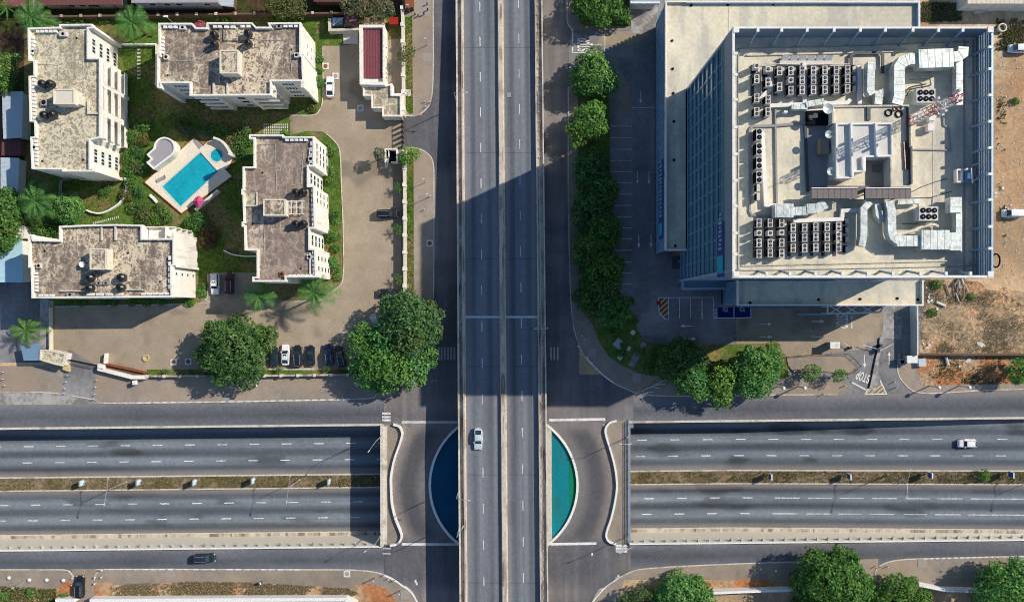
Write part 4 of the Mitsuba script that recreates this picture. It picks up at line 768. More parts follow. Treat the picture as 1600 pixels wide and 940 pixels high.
gwall([(190, 69), (216, 69), (243.5, 69)], 1.1, .35, 'straight white wall across the lawn between the two upper blocks')
gwall([(243.5, 69), (243.3, 100), (243, 134)], 1.1, .3, 'white wall along the west foot of the upper middle block', 'cream')

# ---- boundary walls
def bwall(label, pts, h=2.3, w_=.5, step=3.65, mat='cream', caps=True, cap='white'):
    k = thing('boundary_wall', label, 'wall'); c = PP(pts, h)
    put('panel', MB().prism(strip(c, w_), -.05, h), mat, k); L = LineString(c)
    if caps:
        for d in np.arange(.3, L.length, step):
            p = L.interpolate(d); put('pillar', MB().cbox(p.x, p.y, 0, w_+.2, w_+.2, h+.15), mat, k); put('cap', MB().cbox(p.x, p.y, h+.15, w_+.28, w_+.28, .1), cap, k)
    return k
bwall('long pale boundary wall with pillars between the courtyard and the grass verge, upper length', [(628, 10), (629, 60), (630, 181)], w_=.5)
bwall('long pale boundary wall with pillars between the courtyard and the grass verge, lower length', [(631, 234), (632, 340), (632, 470), (630, 540)], w_=.5)
bwall('boundary wall along the planting strip in front of the parked cars', [(228, 587.5), (400, 587), (560, 585)], h=1.5, w_=.35, mat='concrete', cap='cream')
bwall('mossy wall along the back of the compound under the neighbouring houses', [(34, 26), (150, 25), (300, 22.5), (440, 21), (560, 20)], h=2.0, w_=.35, mat='brown', step=4.2, cap='concrete')
bwall('white south boundary wall at the bottom left, right of the gate', [(140, 938), (300, 937), (540, 936), (556, 945)], h=2.2, w_=.8, caps=False, mat='white')
bwall('short white boundary wall at the bottom left, left of the gate', [(86, 938), (116, 938)], h=2.2, w_=.8, caps=False, mat='white')
bwall('white boundary wall at the bottom right behind the big trees', [(1100, 927), (1160, 924), (1300, 920), (1390, 919), (1438, 914), (1478, 922), (1540, 924), (1700, 922)], h=2.2, w_=.55, caps=False, mat='white')
bwall('plain wall across the vacant lot on the right', [(1436, 553), (1520, 554), (1800, 554)], h=1.8, w_=.35, caps=False, mat='brown')
k = bwall('tall pale wall between the office ramp and the vacant lot', [(1433.5, 476), (1434, 520), (1434, 555)], h=3.2, w_=.3, caps=False, mat='pale')
# ---- gate lodge and canopies at the lower left
k = thing('gate_lodge', 'small gate lodge with a stained cream roof beside the lower left entrance', 'gate lodge')
lod = Polygon(PP([(63, 546), (76, 546), (103, 552), (99, 572), (85, 569), (62, 562)], 3.0))
put('wall', MB().prism(lod.buffer(-.15), 0, 2.8), 'plaster', k); put('roof', MB().prism(lod, 2.7, 2.95), 'roof_cream', k); put('parapet', MB().prism(lod.difference(lod.buffer(-.3, join_style=2)), 2.95, 3.15), 'cream', k)
put('buttress', MB().prism(Polygon(PP([(101, 571), (111, 569), (111, 580), (102, 577)])), 0, 1.0), 'yellow', k)
k = thing('carport', 'blue sheet canopy on posts beside the gate lodge', 'canopy'); cp = Polygon(PP([(32, 540), (63, 536), (62, 563), (37, 563)], 2.8))
put('sheet', MB().prism(cp, 2.72, 2.8), 'canopy_blue', k)
for x, y in ((34, 542), (61, 538), (60, 561), (39, 561)): put('post', MB().cyl(*P(x, y, 2.8), 0, 2.75, .06, 6), 'steel', k)
k = thing('entrance_wall', 'long double white wall with a planted trough beside the entrance gate', 'wall')
put('wall', MB().prism(strip(PP([(152, 575.5), (205, 589), (228, 589)], 1.6), .8), 0, 1.6), 'plaster', k); put('wall', MB().prism(strip(PP([(160, 568), (226, 582)], 1.4), .3), 0, 1.4), 'rust', k)
put('end_pier', MB().cbox(*P(157, 572, 1.9), 0, 1.3, .9, 1.9, -.2), 'white', k); put('trough', MB().prism(strip(PP([(160, 572), (226, 586)], .7), .6), 0, .7), 'brown', k); put('return', MB().prism(strip(PP([(164, 552), (163, 568)], 1.4), .35), 0, 1.4), 'plaster', k)
k = thing('gate', 'dark barred sliding gate between the lodge and the entrance wall', 'gate'); a, b_ = np.array(P(108, 562, 1)), np.array(P(150, 571, 1))
for z in (.25, 1.7): put('rail', MB().beam((*a, z), (*b_, z), .12), 'black', k)
for t in np.linspace(0, 1, 14): p = a+(b_-a)*t; put('bar', MB().beam((*p, .1), (*p, 1.75), .09), 'black', k)
k = thing('gate', 'barred gate at the side entrance that casts a striped shadow', 'gate'); a, b_ = np.array(P(629, 183, 1)), np.array(P(630, 231, 1))
for t in np.linspace(0, 1, 7)[:-1]: p = a+(b_-a)*(t+.05); q = a+(b_-a)*(t+.13); put('panel', MB().beam((*p, 1.15), (*q, 1.15), .08, 2.1), 'brown', k)
for z in (.15, 2.25): put('rail', MB().beam((*a, z), (*b_, z), .1), 'black', k)
bwall('low wall beside the lower left lane', [(77, 480), (77.5, 548)], h=1.2, w_=.3, caps=False, mat='cream')
k = thing('wash_trough', 'round yellow planter ring in the lower courtyard', 'planter'); x, y = P(229, 559)
put('ring', MB().lathe(x, y, [(.75, .06), (.75, .4), (.5, .4), (.5, .15), (.01, .15)], 18), 'yellow', k)
# ---- service building, red corrugated roof
k = thing('service_building', 'narrow white service building with a red corrugated roof at the upper right of the compound', 'building'); zt = 4.6
R = Polygon(PP([(561, 39), (600.5, 39), (601, 133), (562, 132)], zt))
put('wall', MB().prism(R.buffer(-.03), 0, zt-1.0), 'plaster', k); put('parapet', MB().prism(R.difference(Polygon(PP([(566.5, 43), (598, 43), (598, 128), (567, 128)], zt))), zt-1.05, zt), 'plaster', k)
rf = put('roof', MB().prism(Polygon(PP([(567.5, 46), (597.5, 46), (597.5, 122), (568, 122)], zt-.7)), zt-1.0, zt-.72), 'corrugated', k)
(x0, y0), (x1, y1) = P(567.5, 122, zt-.7), P(597.5, 46, zt-.7)
for x in np.arange(x0+.15, x1, .33): put('roof_rib', MB().box(x-.07, x+.07, y0, y1, zt-.73, zt-.62), 'corrugated', rf)
for y in (70, 85, 102, 110, 118): put('vent', MB().cbox(P(600.8, 0, zt)[0]+.03, P(0, y, zt)[1], 2.4, .12, .3, .3), 'black', k)
k = thing('flat_annex', 'stepped flat roofed annex with white parapets at the foot of the red roofed building', 'building'); zt = 3.7
R = Polygon(PP([(567, 133), (604, 133), (612, 130), (612, 148), (627, 148), (627, 182), (597, 182), (597, 169), (580, 169), (580, 150), (567, 150)], zt))
put('wall', MB().prism(R.buffer(-.03), 0, zt-.6), 'plaster', k); put('roof', MB().prism(R.buffer(-.02), zt-.7, zt-.55), 'roof_cream', k); put('parapet', MB().prism(R.difference(R.buffer(-.3, join_style=2)), zt-.6, zt), 'plaster', k)
put('yard_wall', MB().prism(strip(PP([(612, 131), (612, 147), (628, 147)], 3.2), .3), 0, 3.2), 'white', k)
k = thing('generator_yard', 'walled service yard full of machinery beside the red roofed building', 'yard')
put('wall', MB().prism(strip(PP([(514.5, 29), (514.5, 47), (561, 45.5)], 2.2), .5), 0, 2.2), 'coping', k); put('roof', MB().prism(Polygon(PP([(538, 22), (559, 22), (559, 42), (538, 42)], 2.2)), 2.0, 2.15), 'red_tile', k)
put('generator', MB().cbox(*P(527, 33, 1.6), 0, 2.4, 1.4, 1.6), 'frame_blue', k); put('pipe', MB().tube([(*P(520, 40, 1.9), 1.9), (*P(536, 28, 1.9), 1.9)], .15, 6), 'pale', k); put('pipe', MB().tube([(*P(546, 33, 2.3), 2.3), (*P(557, 31, 2.3), 2.3)], .15, 6), 'pale', k)
put('apron', MB().prism(Polygon(PP([(536, 48), (560, 47), (560, 69), (537, 69)])), 0, .3), 'pale', k)
k = thing('rusty_tank', 'rusty yellow stained water tank behind the red roofed building', 'tank'); put('body', MB().prism(Polygon(PP([(569, 27), (600, 27), (600, 38), (568, 38)], 2.6)), 0, 2.6), 'yellow', k); put('lid', MB().cbox(*P(581, 32, 2.7), 2.6, .9, .8, .1), 'brown', k); put('lid', MB().cbox(*P(592, 29, 2.7), 2.6, .7, .7, .1), 'brown', k)
k = thing('red_shed', 'little red sheet metal shed by the upper boundary wall', 'shed'); put('wall', MB().prism(Polygon(PP([(609, 28), (621, 28), (621, 37), (609, 37)], 2.0)), 0, 1.9), 'rust', k); put('roof', MB().prism(Polygon(PP([(608, 27), (622, 27), (622, 38), (608, 38)], 2.0)), 1.9, 2.0), 'red', k)
k = thing('bin_store', 'open topped white walled bin store between two round trees', 'bin store')
R = Polygon(PP([(601, 232), (620.5, 232), (620.5, 254), (601, 254)], 1.8)); put('wall', MB().prism(R.difference(R.buffer(-.25, join_style=2)).difference(Polygon(PP([(603, 248), (611, 248), (611, 262), (603, 262)], 1.8))), 0, 1.8), 'plaster', k); put('floor', MB().sheet(R.buffer(-.25), .07), 'black', k); put('partition', MB().cbox(*P(607, 239, 1.5), 0, .2, 1.6, 1.5), 'pale', k)
put('ramp', MB().prism(Polygon(PP([(602, 246), (609, 243), (606, 262), (601, 264)])), 0, .15), 'pale', k)
for x, y, m, l in ((508.5, 103.5, 'rust', 'red square manhole frame beside the white saloon'), (524, 119, 'grey', 'grey square manhole frame at the edge of the building shadow'), (563, 169, 'grey', 'square manhole frame in the shadow of the annex'), (271, 565.5, 'brown', 'left one of two square manhole frames by the big round tree'), (294, 564.5, 'brown', 'right one of two square manhole frames by the big round tree'), (353, 622, 'grey', 'square manhole slab on the pavement under the big round tree'), (266, 894, 'grey', 'square manhole slab on the south pavement by the dark car'), (542, 896, 'grey', 'square manhole slab on the south pavement near the corner'), (633, 929, 'grey', 'tilted manhole slab inside the lower corner kerb'), (667, 90, 'grey', 'manhole slab on the upper pavement beside the flyover'), (671.5, 380, 'rust', 'manhole slab on the pavement at the shadow edge'), (1441, 879, 'grey', 'manhole slab on the pavement at the bottom right'), (925, 551, 'grey', 'manhole slab on the curved pavement'), (995, 590, 'grey', 'manhole slab on the curved pavement under the trees'), (637, 145, 'pale', 'small square lid in the upper grass verge')):
    kk = thing('manhole', l, 'manhole'); c = P(x, y, .2); lid = m == 'grey' and (x < 520 or x > 600); rr = .95 if lid else .72
    put('frame', MB().prism(Point(*c).buffer(rr, cap_style=3).difference(Point(*c).buffer(.46, cap_style=1)), .03, .2), 'slab' if lid else 'pale', kk); put('cover', MB().cyl(*c, .03, .19, .5, 14), m, kk)

# ---- neighbouring houses along the top and left
def house(label, rpts, h, rmat, wmat='plaster', over=.35, ridge=None, name='house', wins=None):
    k = thing(name, label, 'house'); R = Polygon(PP(rpts, h)).buffer(0)
    put('wall', MB().prism(R.buffer(-over, join_style=2), 0, h-.2), wmat, k); r = put('roof', MB().prism(R, h-.22, h), rmat, k)
    (x0, y0, x1, y1) = R.bounds
    if ridge == 'x':
        for x in np.arange(x0+.3, x1-.2, 1.0):
            c = R.intersection(LineString([(x, y0-1), (x, y1+1)]))
            if c.length > .3: put('sheet_joint', MB().prism(c.buffer(.06, cap_style=2), h, h+.05), rmat, r)
    if ridge == 'y':
        for y in np.arange(y0+.3, y1-.2, 1.0):
            c = R.intersection(LineString([(x0-1, y), (x1+1, y)]))
            if c.length > .3: put('sheet_joint', MB().prism(c.buffer(.06, cap_style=2), h, h+.05), rmat, r)
    if wins:
        for x in wins:
            c = P(x, rpts[wins_edge][1], h); X, Y = c[0], y0+over-.03
            f = put('window', MB().cbox(X, Y, h-1.9, 1.5, .12, 1.1), 'white', k); put('pane', MB().cbox(X, Y-.05, h-1.8, 1.3, .1, .9), 'glass', f)
    return k
wins_edge = 2
house('long low house with a red brown roof along the top left edge', [(58, -60), (190, -60), (190, 7.5), (60, 8.5)], 3.6, 'red_tile', 'concrete', .5, 'x', wins=(106, 124, 138, 146))
house('grey roofed house with dark windows at the top, above the upper middle block', [(205, -60), (340, -60), (340, 4), (205, 5)], 5.0, 'roof_grey', 'roof_grey', .3, None, wins=(234, 257, 276, 320))
house('purple roofed shed at the top left corner', [(2, -40), (32, -40), (33, 10), (4, 9)], 3.0, 'corrugated', 'brown', .3, 'x')
house('lean-to with a pale slatted roof behind the upper middle block', [(340, -30), (368, -30), (364, 11), (345, 9)], 2.6, 'sheet_grey', 'brown', .2, 'y')
house('long shed with a dark roof above the service yard', [(490, -40), (560, -40), (560, 3), (490, 3)], 3.5, 'red_tile', 'brown', .3, 'x')
house('brown roofed kiosk at the top of the west pavement', [(631, -30), (646, -30), (646, 11), (633, 14)], 3.0, 'rust', 'brown', .2)
house('long shed with a blue grey metal roof on the left edge, upper one', [(3, 143), (36, 143), (34, 215), (5, 217)], 3.6, 'sheet_grey', 'pale', .25, 'y')
house('small brown roofed hut between the two blue sheds on the left edge', [(3, 218), (32, 217), (32, 243), (2, 243)], 2.6, 'red_tile', 'brown', .2, 'x')
house('patched blue corrugated shed on the left edge above the dark tree', [(1, 246), (30, 247), (28, 304), (1, 306)], 3.0, 'sheet_grey', 'pale', .2, 'y')
house('brown hut behind the palm on the left edge', [(16, 330), (40, 332), (38, 352), (14, 352)], 2.6, 'red_tile', 'brown', .2)
house('pale blue roofed shed beside the lower left block', [(-8, 374), (34, 374), (36, 441), (-8, 441)], 3.4, 'sheet_blue', 'plaster', .2, 'y')
house('white lean-to above the pale blue shed', [(12, 353), (38, 352), (37, 373), (10, 373)], 3.0, 'pale', 'plaster', .2)
bwall('dark brown wall beside the sheds on the left edge', [(1.5, 145), (2, 240)], h=2.0, w_=.4, caps=False, mat='red_tile')
k = thing('red_roof_post', 'red and white striped wall end at the top left corner', 'wall'); put('panel', MB().prism(strip(PP([(50, -10), (51.5, 18)], 2.0), .6), 0, 2.0), 'rust', k); put('cap', MB().prism(strip(PP([(53.5, -10), (54, 18)], 2.0), .3), 0, 2.05), 'white', k)
house('cream and white roofed warehouse at the top right corner', [(1510, -80), (1700, -80), (1700, 6), (1512, 6)], 5.0, 'cream', 'plaster', .2, 'x')
# ================================================================ THE OFFICE TOWER
HP, HT, HR = 14.4, 49.0, 44.5                    # podium roof, top of the screen, tower roof
tw = thing('office_tower', 'tall square office tower with a blue glass west face and a roof full of machinery', 'office building')
(TX0, TY1), (TX1, TY0) = P(1146, 43, HT), P(1551, 432, HT)
FX0, FY0, FX1, FY1 = TX0+.1, TY0+1.0, TX1-.6, TY1-.3
Zb = 5.7                                          # foot of the glass face
put('core', MB().box(FX0+.35, FX1, FY0, FY1, Zb-.6, HR-.6), 'spandrel', tw)
put('roof', MB().box(TX0+.13, TX1-.12, TY0+.13, TY1-.1, HR-.7, HR), 'screed', tw)
nfl, nb = 11, 13
fh = (HR-.4-Zb)/nfl; bw = (FY1-FY0)/nb
pane = {}
for i in range(nfl):
    z0 = Zb+i*fh
    put('spandrel', MB().box(FX0+.06, FX0+.35, FY0, FY1, z0, z0+1.15), 'spandrel', tw)
    put('floor_band', MB().box(FX0-.16, FX0+.06, FY0, FY1, z0+1.12, z0+1.26), 'frame_blue', tw)
    for j in range(nb):
        y = FY0+j*bw
        put('window', MB().box(FX0+.16, FX0+.35, y+.16, y+bw-.16, z0+1.28, z0+fh), 'glass_tower', tw)
for j in range(nb+1):
    y = FY0+j*bw
    put('pier', MB().box(FX0-.02, FX0+.35, y-.16, y+.16, Zb, HR-.4), 'spandrel', tw)
for y in (FY0, FY1): put('corner_fin', MB().box(FX0-.25, FX0+.1, y-.2, y+.2, Zb, HT-.3), 'frame_blue', tw)
put('crown_band', MB().box(TX0-.02, FX0+.3, TY0+.2, TY1-.2, HR-2.6, HR+.2), 'spandrel', tw)
# south, north and east faces (plain ribbons of glass and spandrel)
for i in range(nfl):
    z0 = Zb+i*fh
    if z0+fh < HP-1: continue
    put('spandrel', MB().box(FX0, FX1, FY0-.12, FY0, z0, z0+1.25).box(FX0, FX1, FY1, FY1+.12, z0, z0+1.25).box(FX1, FX1+.12, FY0, FY1, z0, z0+1.25), 'frame_blue', tw)
    put('window', MB().box(FX0, FX1, FY0-.04, FY0, z0+1.25, z0+fh).box(FX0, FX1, FY1, FY1+.04, z0+1.25, z0+fh).box(FX1, FX1+.04, FY0, FY1, z0+1.25, z0+fh), 'glass_tower', tw)
# the screen round the roof
sc_ = put('roof_screen', MB().box(TX0-.12, TX0+.12, TY0, TY1, HR-.5, HT).box(TX0, TX1, TY0-.12, TY0+.12, HR-.5, HT), 'screen', tw)
put('roof_screen', MB().box(TX0, TX1, TY1-.08, TY1+.08, HR-.5, HT-.1), 'screen', tw, label='solid blue grey screen along the north edge of the roof')
ls = put('roof_screen', MB().box(TX1-.1, TX1, TY0, TY1, HR-.9, HR+.7), 'screen', tw, label='louvred blue grey screen along the east edge of the roof')
for k in range(7): put('louvre', MB().beam((TX1-.16, TY0+.1, HR+.95+k*.53), (TX1-.16, TY1-.1, HR+.95+k*.53), .30, .30 if k % 2 else .36), 'frame_blue' if k in (0, 3) else 'screen', ls)
put('screen_cap', MB().box(TX0-.2, TX0+.2, TY0-.2, TY1+.2, HT, HT+.12).box(TX0+.2, TX1+.1, TY0-.2, TY0+.2, HT, HT+.12).box(TX0+.2, TX1+.1, TY1-.2, TY1+.1, HT-.1, HT+.08), 'white', tw)
put('screen_cap', MB().box(TX1-.2, TX1+.1, TY0+.2, TY1-.2, HT-.3, HT+.02), 'frame_blue', tw)
def raked(ax, ay, bx_, by_, mat='frame_blue'):
    p = put('post', MB().beam((bx_, by_, HR), (ax, ay, HT-.1), .36, .22), mat, sc_)
    put('cap', MB().cbox(ax, ay, HT-.12, .7 if abs(bx_-ax) > abs(by_-ay) else .42, .42 if abs(bx_-ax) > abs(by_-ay) else .7, .3), 'white', sc_)
for x in (1184, 1221, 1261, 1303, 1344, 1383, 1426, 1466, 1504): raked(P(x, 0, HT)[0], TY1-.4, P(x, 0, HT)[0]-.2, TY1-1.5)
for y in (74, 108, 149, 190, 231, 272, 312, 354, 388): raked(TX1-.4, P(0, y, HT)[1], TX1-1.3, P(0, y, HT)[1])
for x in (1198, 1234, 1274, 1316, 1356, 1395, 1438, 1478, 1516): raked(P(x, 0, HT)[0], TY0+.45, P(x, 0, HT)[0], TY0+1.1)
for y in (84, 117, 156, 199, 241, 282, 322, 364, 397): raked(TX0+.3, P(0, y, HT)[1], TX0+.7, P(0, y, HT)[1], 'white')
for x, y in ((TX0+.4, TY0+.4), (TX0+.4, TY1-.4), (TX1-.4, TY0+.4), (TX1-.4, TY1-.4)): put('corner_block', MB().cbox(x, y, HT-.2, .9, .9, .42), 'white', tw)
def rp(x, y, z=HR): return P(x, y, z)
put('roof_pipe', MB().tube([(*p, HR+.12) for p in curve([rp(1153, 90), rp(1153, 413), rp(1155, 420), rp(1162, 422.5), rp(1500, 416), rp(1513, 412), rp(1517, 405)], 4)], .07, 6), 'grey', tw)
put('roof_pipe', MB().tube([(*p, HR+.12) for p in curve([rp(1153, 90), rp(1155, 80), rp(1164, 76), rp(1300, 73.5), rp(1496, 66), rp(1506, 69), rp(1509, 76)], 4)], .07, 6), 'grey', tw)
put('roof_upstand', MB().prism(strip([rp(1166, 87), rp(1330, 83), rp(1420, 80)], .25), HR, HR+.3), 'coping', tw); put('roof_upstand', MB().prism(strip([rp(1158, 415), rp(1505, 407)], .2), HR, HR+.25), 'coping', tw)
put('cable_tray', MB().prism(strip([rp(1171, 306), rp(1171, 203), rp(1175, 198), rp(1210, 197), rp(1255, 193), rp(1292, 192)], .42), HR+.1, HR+.35), 'grey', tw)
put('cable_tray', MB().prism(strip([rp(1211, 170), rp(1211, 200), rp(1213, 320)], .3), HR+.1, HR+.36), 'grey', tw)
put('cable_tray', MB().prism(strip([rp(1328, 104), rp(1328, 88), rp(1334, 84.5), rp(1374, 84), rp(1377, 88), rp(1377, 116)], .5), HR+.4, HR+.6), 'dark_metal', tw)
put('cable_tray', MB().prism(strip([rp(1171, 300), rp(1171, 330), rp(1174, 336), rp(1212, 338)], .3), HR+.1, HR+.33), 'grey', tw)
put('cable_tray', MB().prism(strip([rp(1424, 234), rp(1485, 235), rp(1481, 200), rp(1474, 196), rp(1473, 175)], .22), HR+.05, HR+.25), 'grey', tw)
put('cable', MB().tube([(*rp(x, y), HR+.06) for x, y in ((1422, 301), (1440, 292), (1462, 284), (1480, 279))], .06, 5), 'dark_metal', tw); put('cable', MB().tube([(*rp(x, y), HR+.06) for x, y in ((1450, 310), (1470, 304), (1487, 299))], .06, 5), 'dark_metal', tw)
put('drip_line', MB().prism(strip([rp(1458, 180), rp(1458, 320)], .1), HR, HR+.06), 'coping', tw)
put('walk_strip', MB().prism(sbox(*[v for p in (rp(1505, 430), rp(1508, 62)) for v in p]), HR, HR+.08).prism(sbox(*[v for p in (rp(1519, 430), rp(1522, 62)) for v in p]), HR, HR+.12), 'grey', tw)
# podium: west wing with a louvred street face, south wing
(PX0, PY1), (PX1, PY0) = P(1040, 2, HP), P(1437, 391, HP)
def wing(label, rect, open_e=0, open_n=0):
    X0, X1, Y0, Y1 = rect; k = thing('office_podium', label, 'podium')
    put('wall', MB().box(X0+.35, X1-.35, Y0+.35, Y1-.35, 0, HP-1.0), 'slat', k); put('roof', MB().box(X0+.1, X1-.1+.1*open_e, Y0+.1, Y1-.1, HP-1.2, HP-.75), 'screed', k)
    R = sbox(X0, Y0, X1, Y1); put('parapet', MB().prism(R.difference(sbox(X0+.26, Y0+.26, X1-.26+open_e, Y1-.26+open_n)), HP-1.3, HP), 'coping', k)
    put('coping', MB().prism(sbox(X0-.06, Y0-.06, X1+.06*(1-open_e), Y1+.06*(1-open_n)).difference(sbox(X0+.24, Y0+.24, X1-.24+open_e, Y1-.24+open_n)), HP, HP+.1), 'white', k)
    for z in np.arange(3.2, HP-1.4, .75): put('slat', MB().box(X0-.05, X0+.3, Y0+.1, Y1-.1, z, z+.28), 'frame_blue', k)
    for y in np.arange(Y0+1.2, Y1, 2.6): put('mullion', MB().box(X0+.05, X0+.36, y-.08, y+.08, 2.8, HP-1.3), 'screen', k)
    put('shop_glass', MB().box(X0+.2, X0+.36, Y0+.6, Y1-.6, .2, 2.7), 'glass', k)
    return k
w1 = wing('low west wing of the office tower with a cream roof and dark louvred street face', (PX0, TX0-.3, PY0, PY1), 1)
X0s, Y1s = TX0+.4, TY0+.6
(SX0, SY1), (SX1, SY0) = P(1152.5, 430, HP), P(1442.5, 477, HP)
w2 = wing('low south wing of the office tower with a cream roof half in shadow', (SX0, SX1, SY0, FY0-.2), 0, 1)
w3 = thing('office_podium', 'low north wing roof behind the office tower along the top edge', 'podium')
R = sbox(TX0-.3, FY1+.2, PX1, PY1); put('wall', MB().prism(R.buffer(-.35), 0, HP-1), 'slat', w3); put('roof', MB().box(TX0-.3, PX1-.1, FY1+.2, PY1-.1, HP-1.2, HP-.75), 'screed', w3)
put('parapet', MB().box(PX1-.42, PX1, FY1+.2, PY1, HP-1.3, HP).box(TX0-.3, PX1-.42, PY1-.42, PY1, HP-1.3, HP), 'frame_blue', w3); put('coping', MB().box(PX1-.3, PX1+.06, FY1+.2, PY1+.06, HP, HP+.1).box(TX0-.3, PX1-.3, PY1-.3, PY1+.06, HP, HP+.1), 'white', w3)
put('joint', MB().box(P(1140, 0, HP)[0]-.06, P(1140, 0, HP)[0]+.06, FY1+.3, PY1-.5, HP-.75, HP-.7), 'coping', w3)
for x, y, k in ((1050, 64, w1), (1051, 108, w1), (1052, 146, w1), (1053, 190, w1), (1080, 9, w1), (1055, 384, w1), (1053, 250, w1), (1137, 8, w1), (1172, 473, w2), (1279, 468, w2), (1344, 467, w2), (1402, 466, w2), (1208, 7, w3), (1268, 5, w3), (1332, 4, w3), (1392, 3, w3), (1434, 468, w2)):
    put('roof_outlet', MB().cyl(*P(x, y, HP-.7), HP-.75, HP-.6, .28, 10), 'black', k)
w4 = thing('entrance_canopy', 'blue edged glass canopy in the corner between the west and south wings', 'canopy'); q = [(1065, 398), (1152, 398), (1152, 452), (1065, 453)]
R = Polygon(PP(q, Zb)); put('slab', MB().prism(R, Zb-.7, Zb-.1), 'spandrel', w4); put('edge', MB().prism(R.difference(R.buffer(-.5, join_style=2)), Zb-.8, Zb+.15), 'frame_blue', w4)
for x, y in ((1069, 448), (1069, 405), (1110, 449)): put('column', MB().cyl(*P(x, y, Zb), 0, Zb-.7, .35, 12), 'screen', w4)
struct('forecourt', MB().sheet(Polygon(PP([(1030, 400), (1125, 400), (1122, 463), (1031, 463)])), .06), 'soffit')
w5 = thing('side_canopy', 'low grey canopy roof at the top left of the office tower', 'canopy'); (x0, y1), (x1, y0) = P(985, -60, 6.0), P(1042, 5, 6.0)
put('roof', MB().box(x0, x1-1.5, y0, y1, 5.4, 6.0), 'frame_blue', w5); put('edge', MB().box(x0, x1-1.5, y0-.12, y0+.25, 5.3, 6.15), 'white', w5); put('wall', MB().box(x0+.6, x1-2, y0+.8, y1, 0, 5.4), 'pale', w5)
# flags and signs on the west faces
k = thing('wall_sign', 'tall blue sign with a cyan emblem high on the west face of the tower', 'sign'); z0, z1 = HR-5.4, HR-1.0
ya, yb = P(0, 432, 43)[1], P(0, 345, 43)[1]; put('panel', MB().box(FX0-.28, FX0-.13, ya, yb, z0, z1), 'sign_blue', k)
ey = ya+2.0; put('emblem', MB().box(FX0-.36, FX0-.28, ey-1.4, ey+1.6, z0+.4, z1-.4), 'cyan', k)
for i in range(9): put('stroke', MB().box(FX0-.35, FX0-.28, ya+4.6+i*.72, ya+5.0+i*.72, z0+1.0+(i % 3)*.3, z1-1.2-(i % 2)*.5), 'frame_blue', k)
k = thing('wall_sign', 'blue sign with a cyan emblem on the louvred street face of the west wing', 'sign'); z0, z1 = HP-6.4, HP-2.0
ya, yb = P(0, 372, HP-3)[1], P(0, 250, HP-3)[1]; put('panel', MB().box(PX0-.25, PX0-.1, ya, yb, z0, z1), 'sign_blue', k); put('emblem', MB().box(PX0-.33, PX0-.25, ya+.6, ya+3.2, z0+.5, z1-.5), 'cyan', k)
for i in range(14): put('stroke', MB().box(PX0-.32, PX0-.25, ya+4.5+i*.85, ya+4.95+i*.85, z0+.8+(i % 3)*.4, z1-.9-(i % 2)*.5), 'frame_blue', k)
k = thing('truss_canopy', 'white crossed steel truss over the car ramp below the south wing', 'truss'); zc = 4.5
c = [P(1293, 477, zc), P(1382, 475, zc), P(1375, 488, zc), P(1293, 490, zc)]
for a, b_ in zip(c, c[1:]+c[:1]): put('chord', MB().beam((*a, zc), (*b_, zc), .3, .3), 'white', k)
for x in (1297, 1322, 1347):
    put('brace', MB().beam((*P(x, 478, zc), zc), (*P(x+18, 489, zc), zc), .2), 'white', k); put('brace', MB().beam((*P(x+18, 478, zc), zc), (*P(x, 489, zc), zc), .2), 'white', k)
for x, y in ((1295, 479), (1295, 489), (1375, 487)): put('post', MB().cyl(*P(x, y, zc), 0, zc, .12, 8), 'white', k)
put('beam', MB().beam((*P(1246, 491, zc), zc), (*P(1293, 491, zc), zc), .25), 'frame_blue', k)
# penthouses on the roof
pa = thing('roof_penthouse', 'white roofed plant house in the middle of the tower roof', 'plant house'); za = 48.2
A = Polygon(PP([(1305, 192.5), (1394, 192), (1395, 245), (1352, 246), (1352, 268.5), (1333, 269.5), (1333, 279), (1306, 279.5)], za))
put('wall', MB().prism(A.buffer(-.05), HR, za-.3), 'galv', pa); put('roof', MB().prism(A.buffer(-.03), za-.35, za-.15), 'pale', pa); put('parapet', MB().prism(A.difference(A.buffer(-.28, join_style=2)), za-.2, za+.25), 'white', pa)
for x in (1328.5, 1367): put('roof_curb', MB().prism(strip(PP([(x, 193), (x+2, 245 if x > 1340 else 276)], za), .35), za-.15, za+.55), 'white', pa)
put('roof_curb', MB().prism(strip(PP([(1347, 245), (1348, 266)], za), .35), za-.15, za+.45), 'white', pa)
pb = thing('roof_penthouse', 'lower cream roofed plant house wrapped around the white roofed one', 'plant house'); zb = 47.0
Bq = Polygon(PP([(1300, 165.5), (1420, 164), (1421.5, 230), (1424, 231), (1424, 292), (1391, 292.5), (1390, 192), (1300, 193)], zb))
put('wall', MB().prism(Bq.buffer(-.05), HR, zb-.3), 'pale', pb); put('roof', MB().prism(Bq.buffer(-.03), zb-.35, zb-.2), 'screed', pb); put('parapet', MB().prism(Bq.difference(Bq.buffer(-.25, join_style=2)), zb-.25, zb+.15), 'coping', pb)
put('rail', MB().prism(strip(PP([(1418.5, 168), (1419, 230), (1421.5, 231), (1422, 288)], zb), .3), zb-.2, zb+.6), 'dark_metal', pb)
lad = put('ladder', MB().beam((*P(1412, 222, zb), zb+.1), (*P(1414.5, 264, zb), zb+.1), .1), 'white', pb); 
for i in range(22): put('rung', MB().cbox(*P(1414.8+i*.08, 222+i*2.0, zb), zb-.15, .75, .1, .25), 'rust', lad)
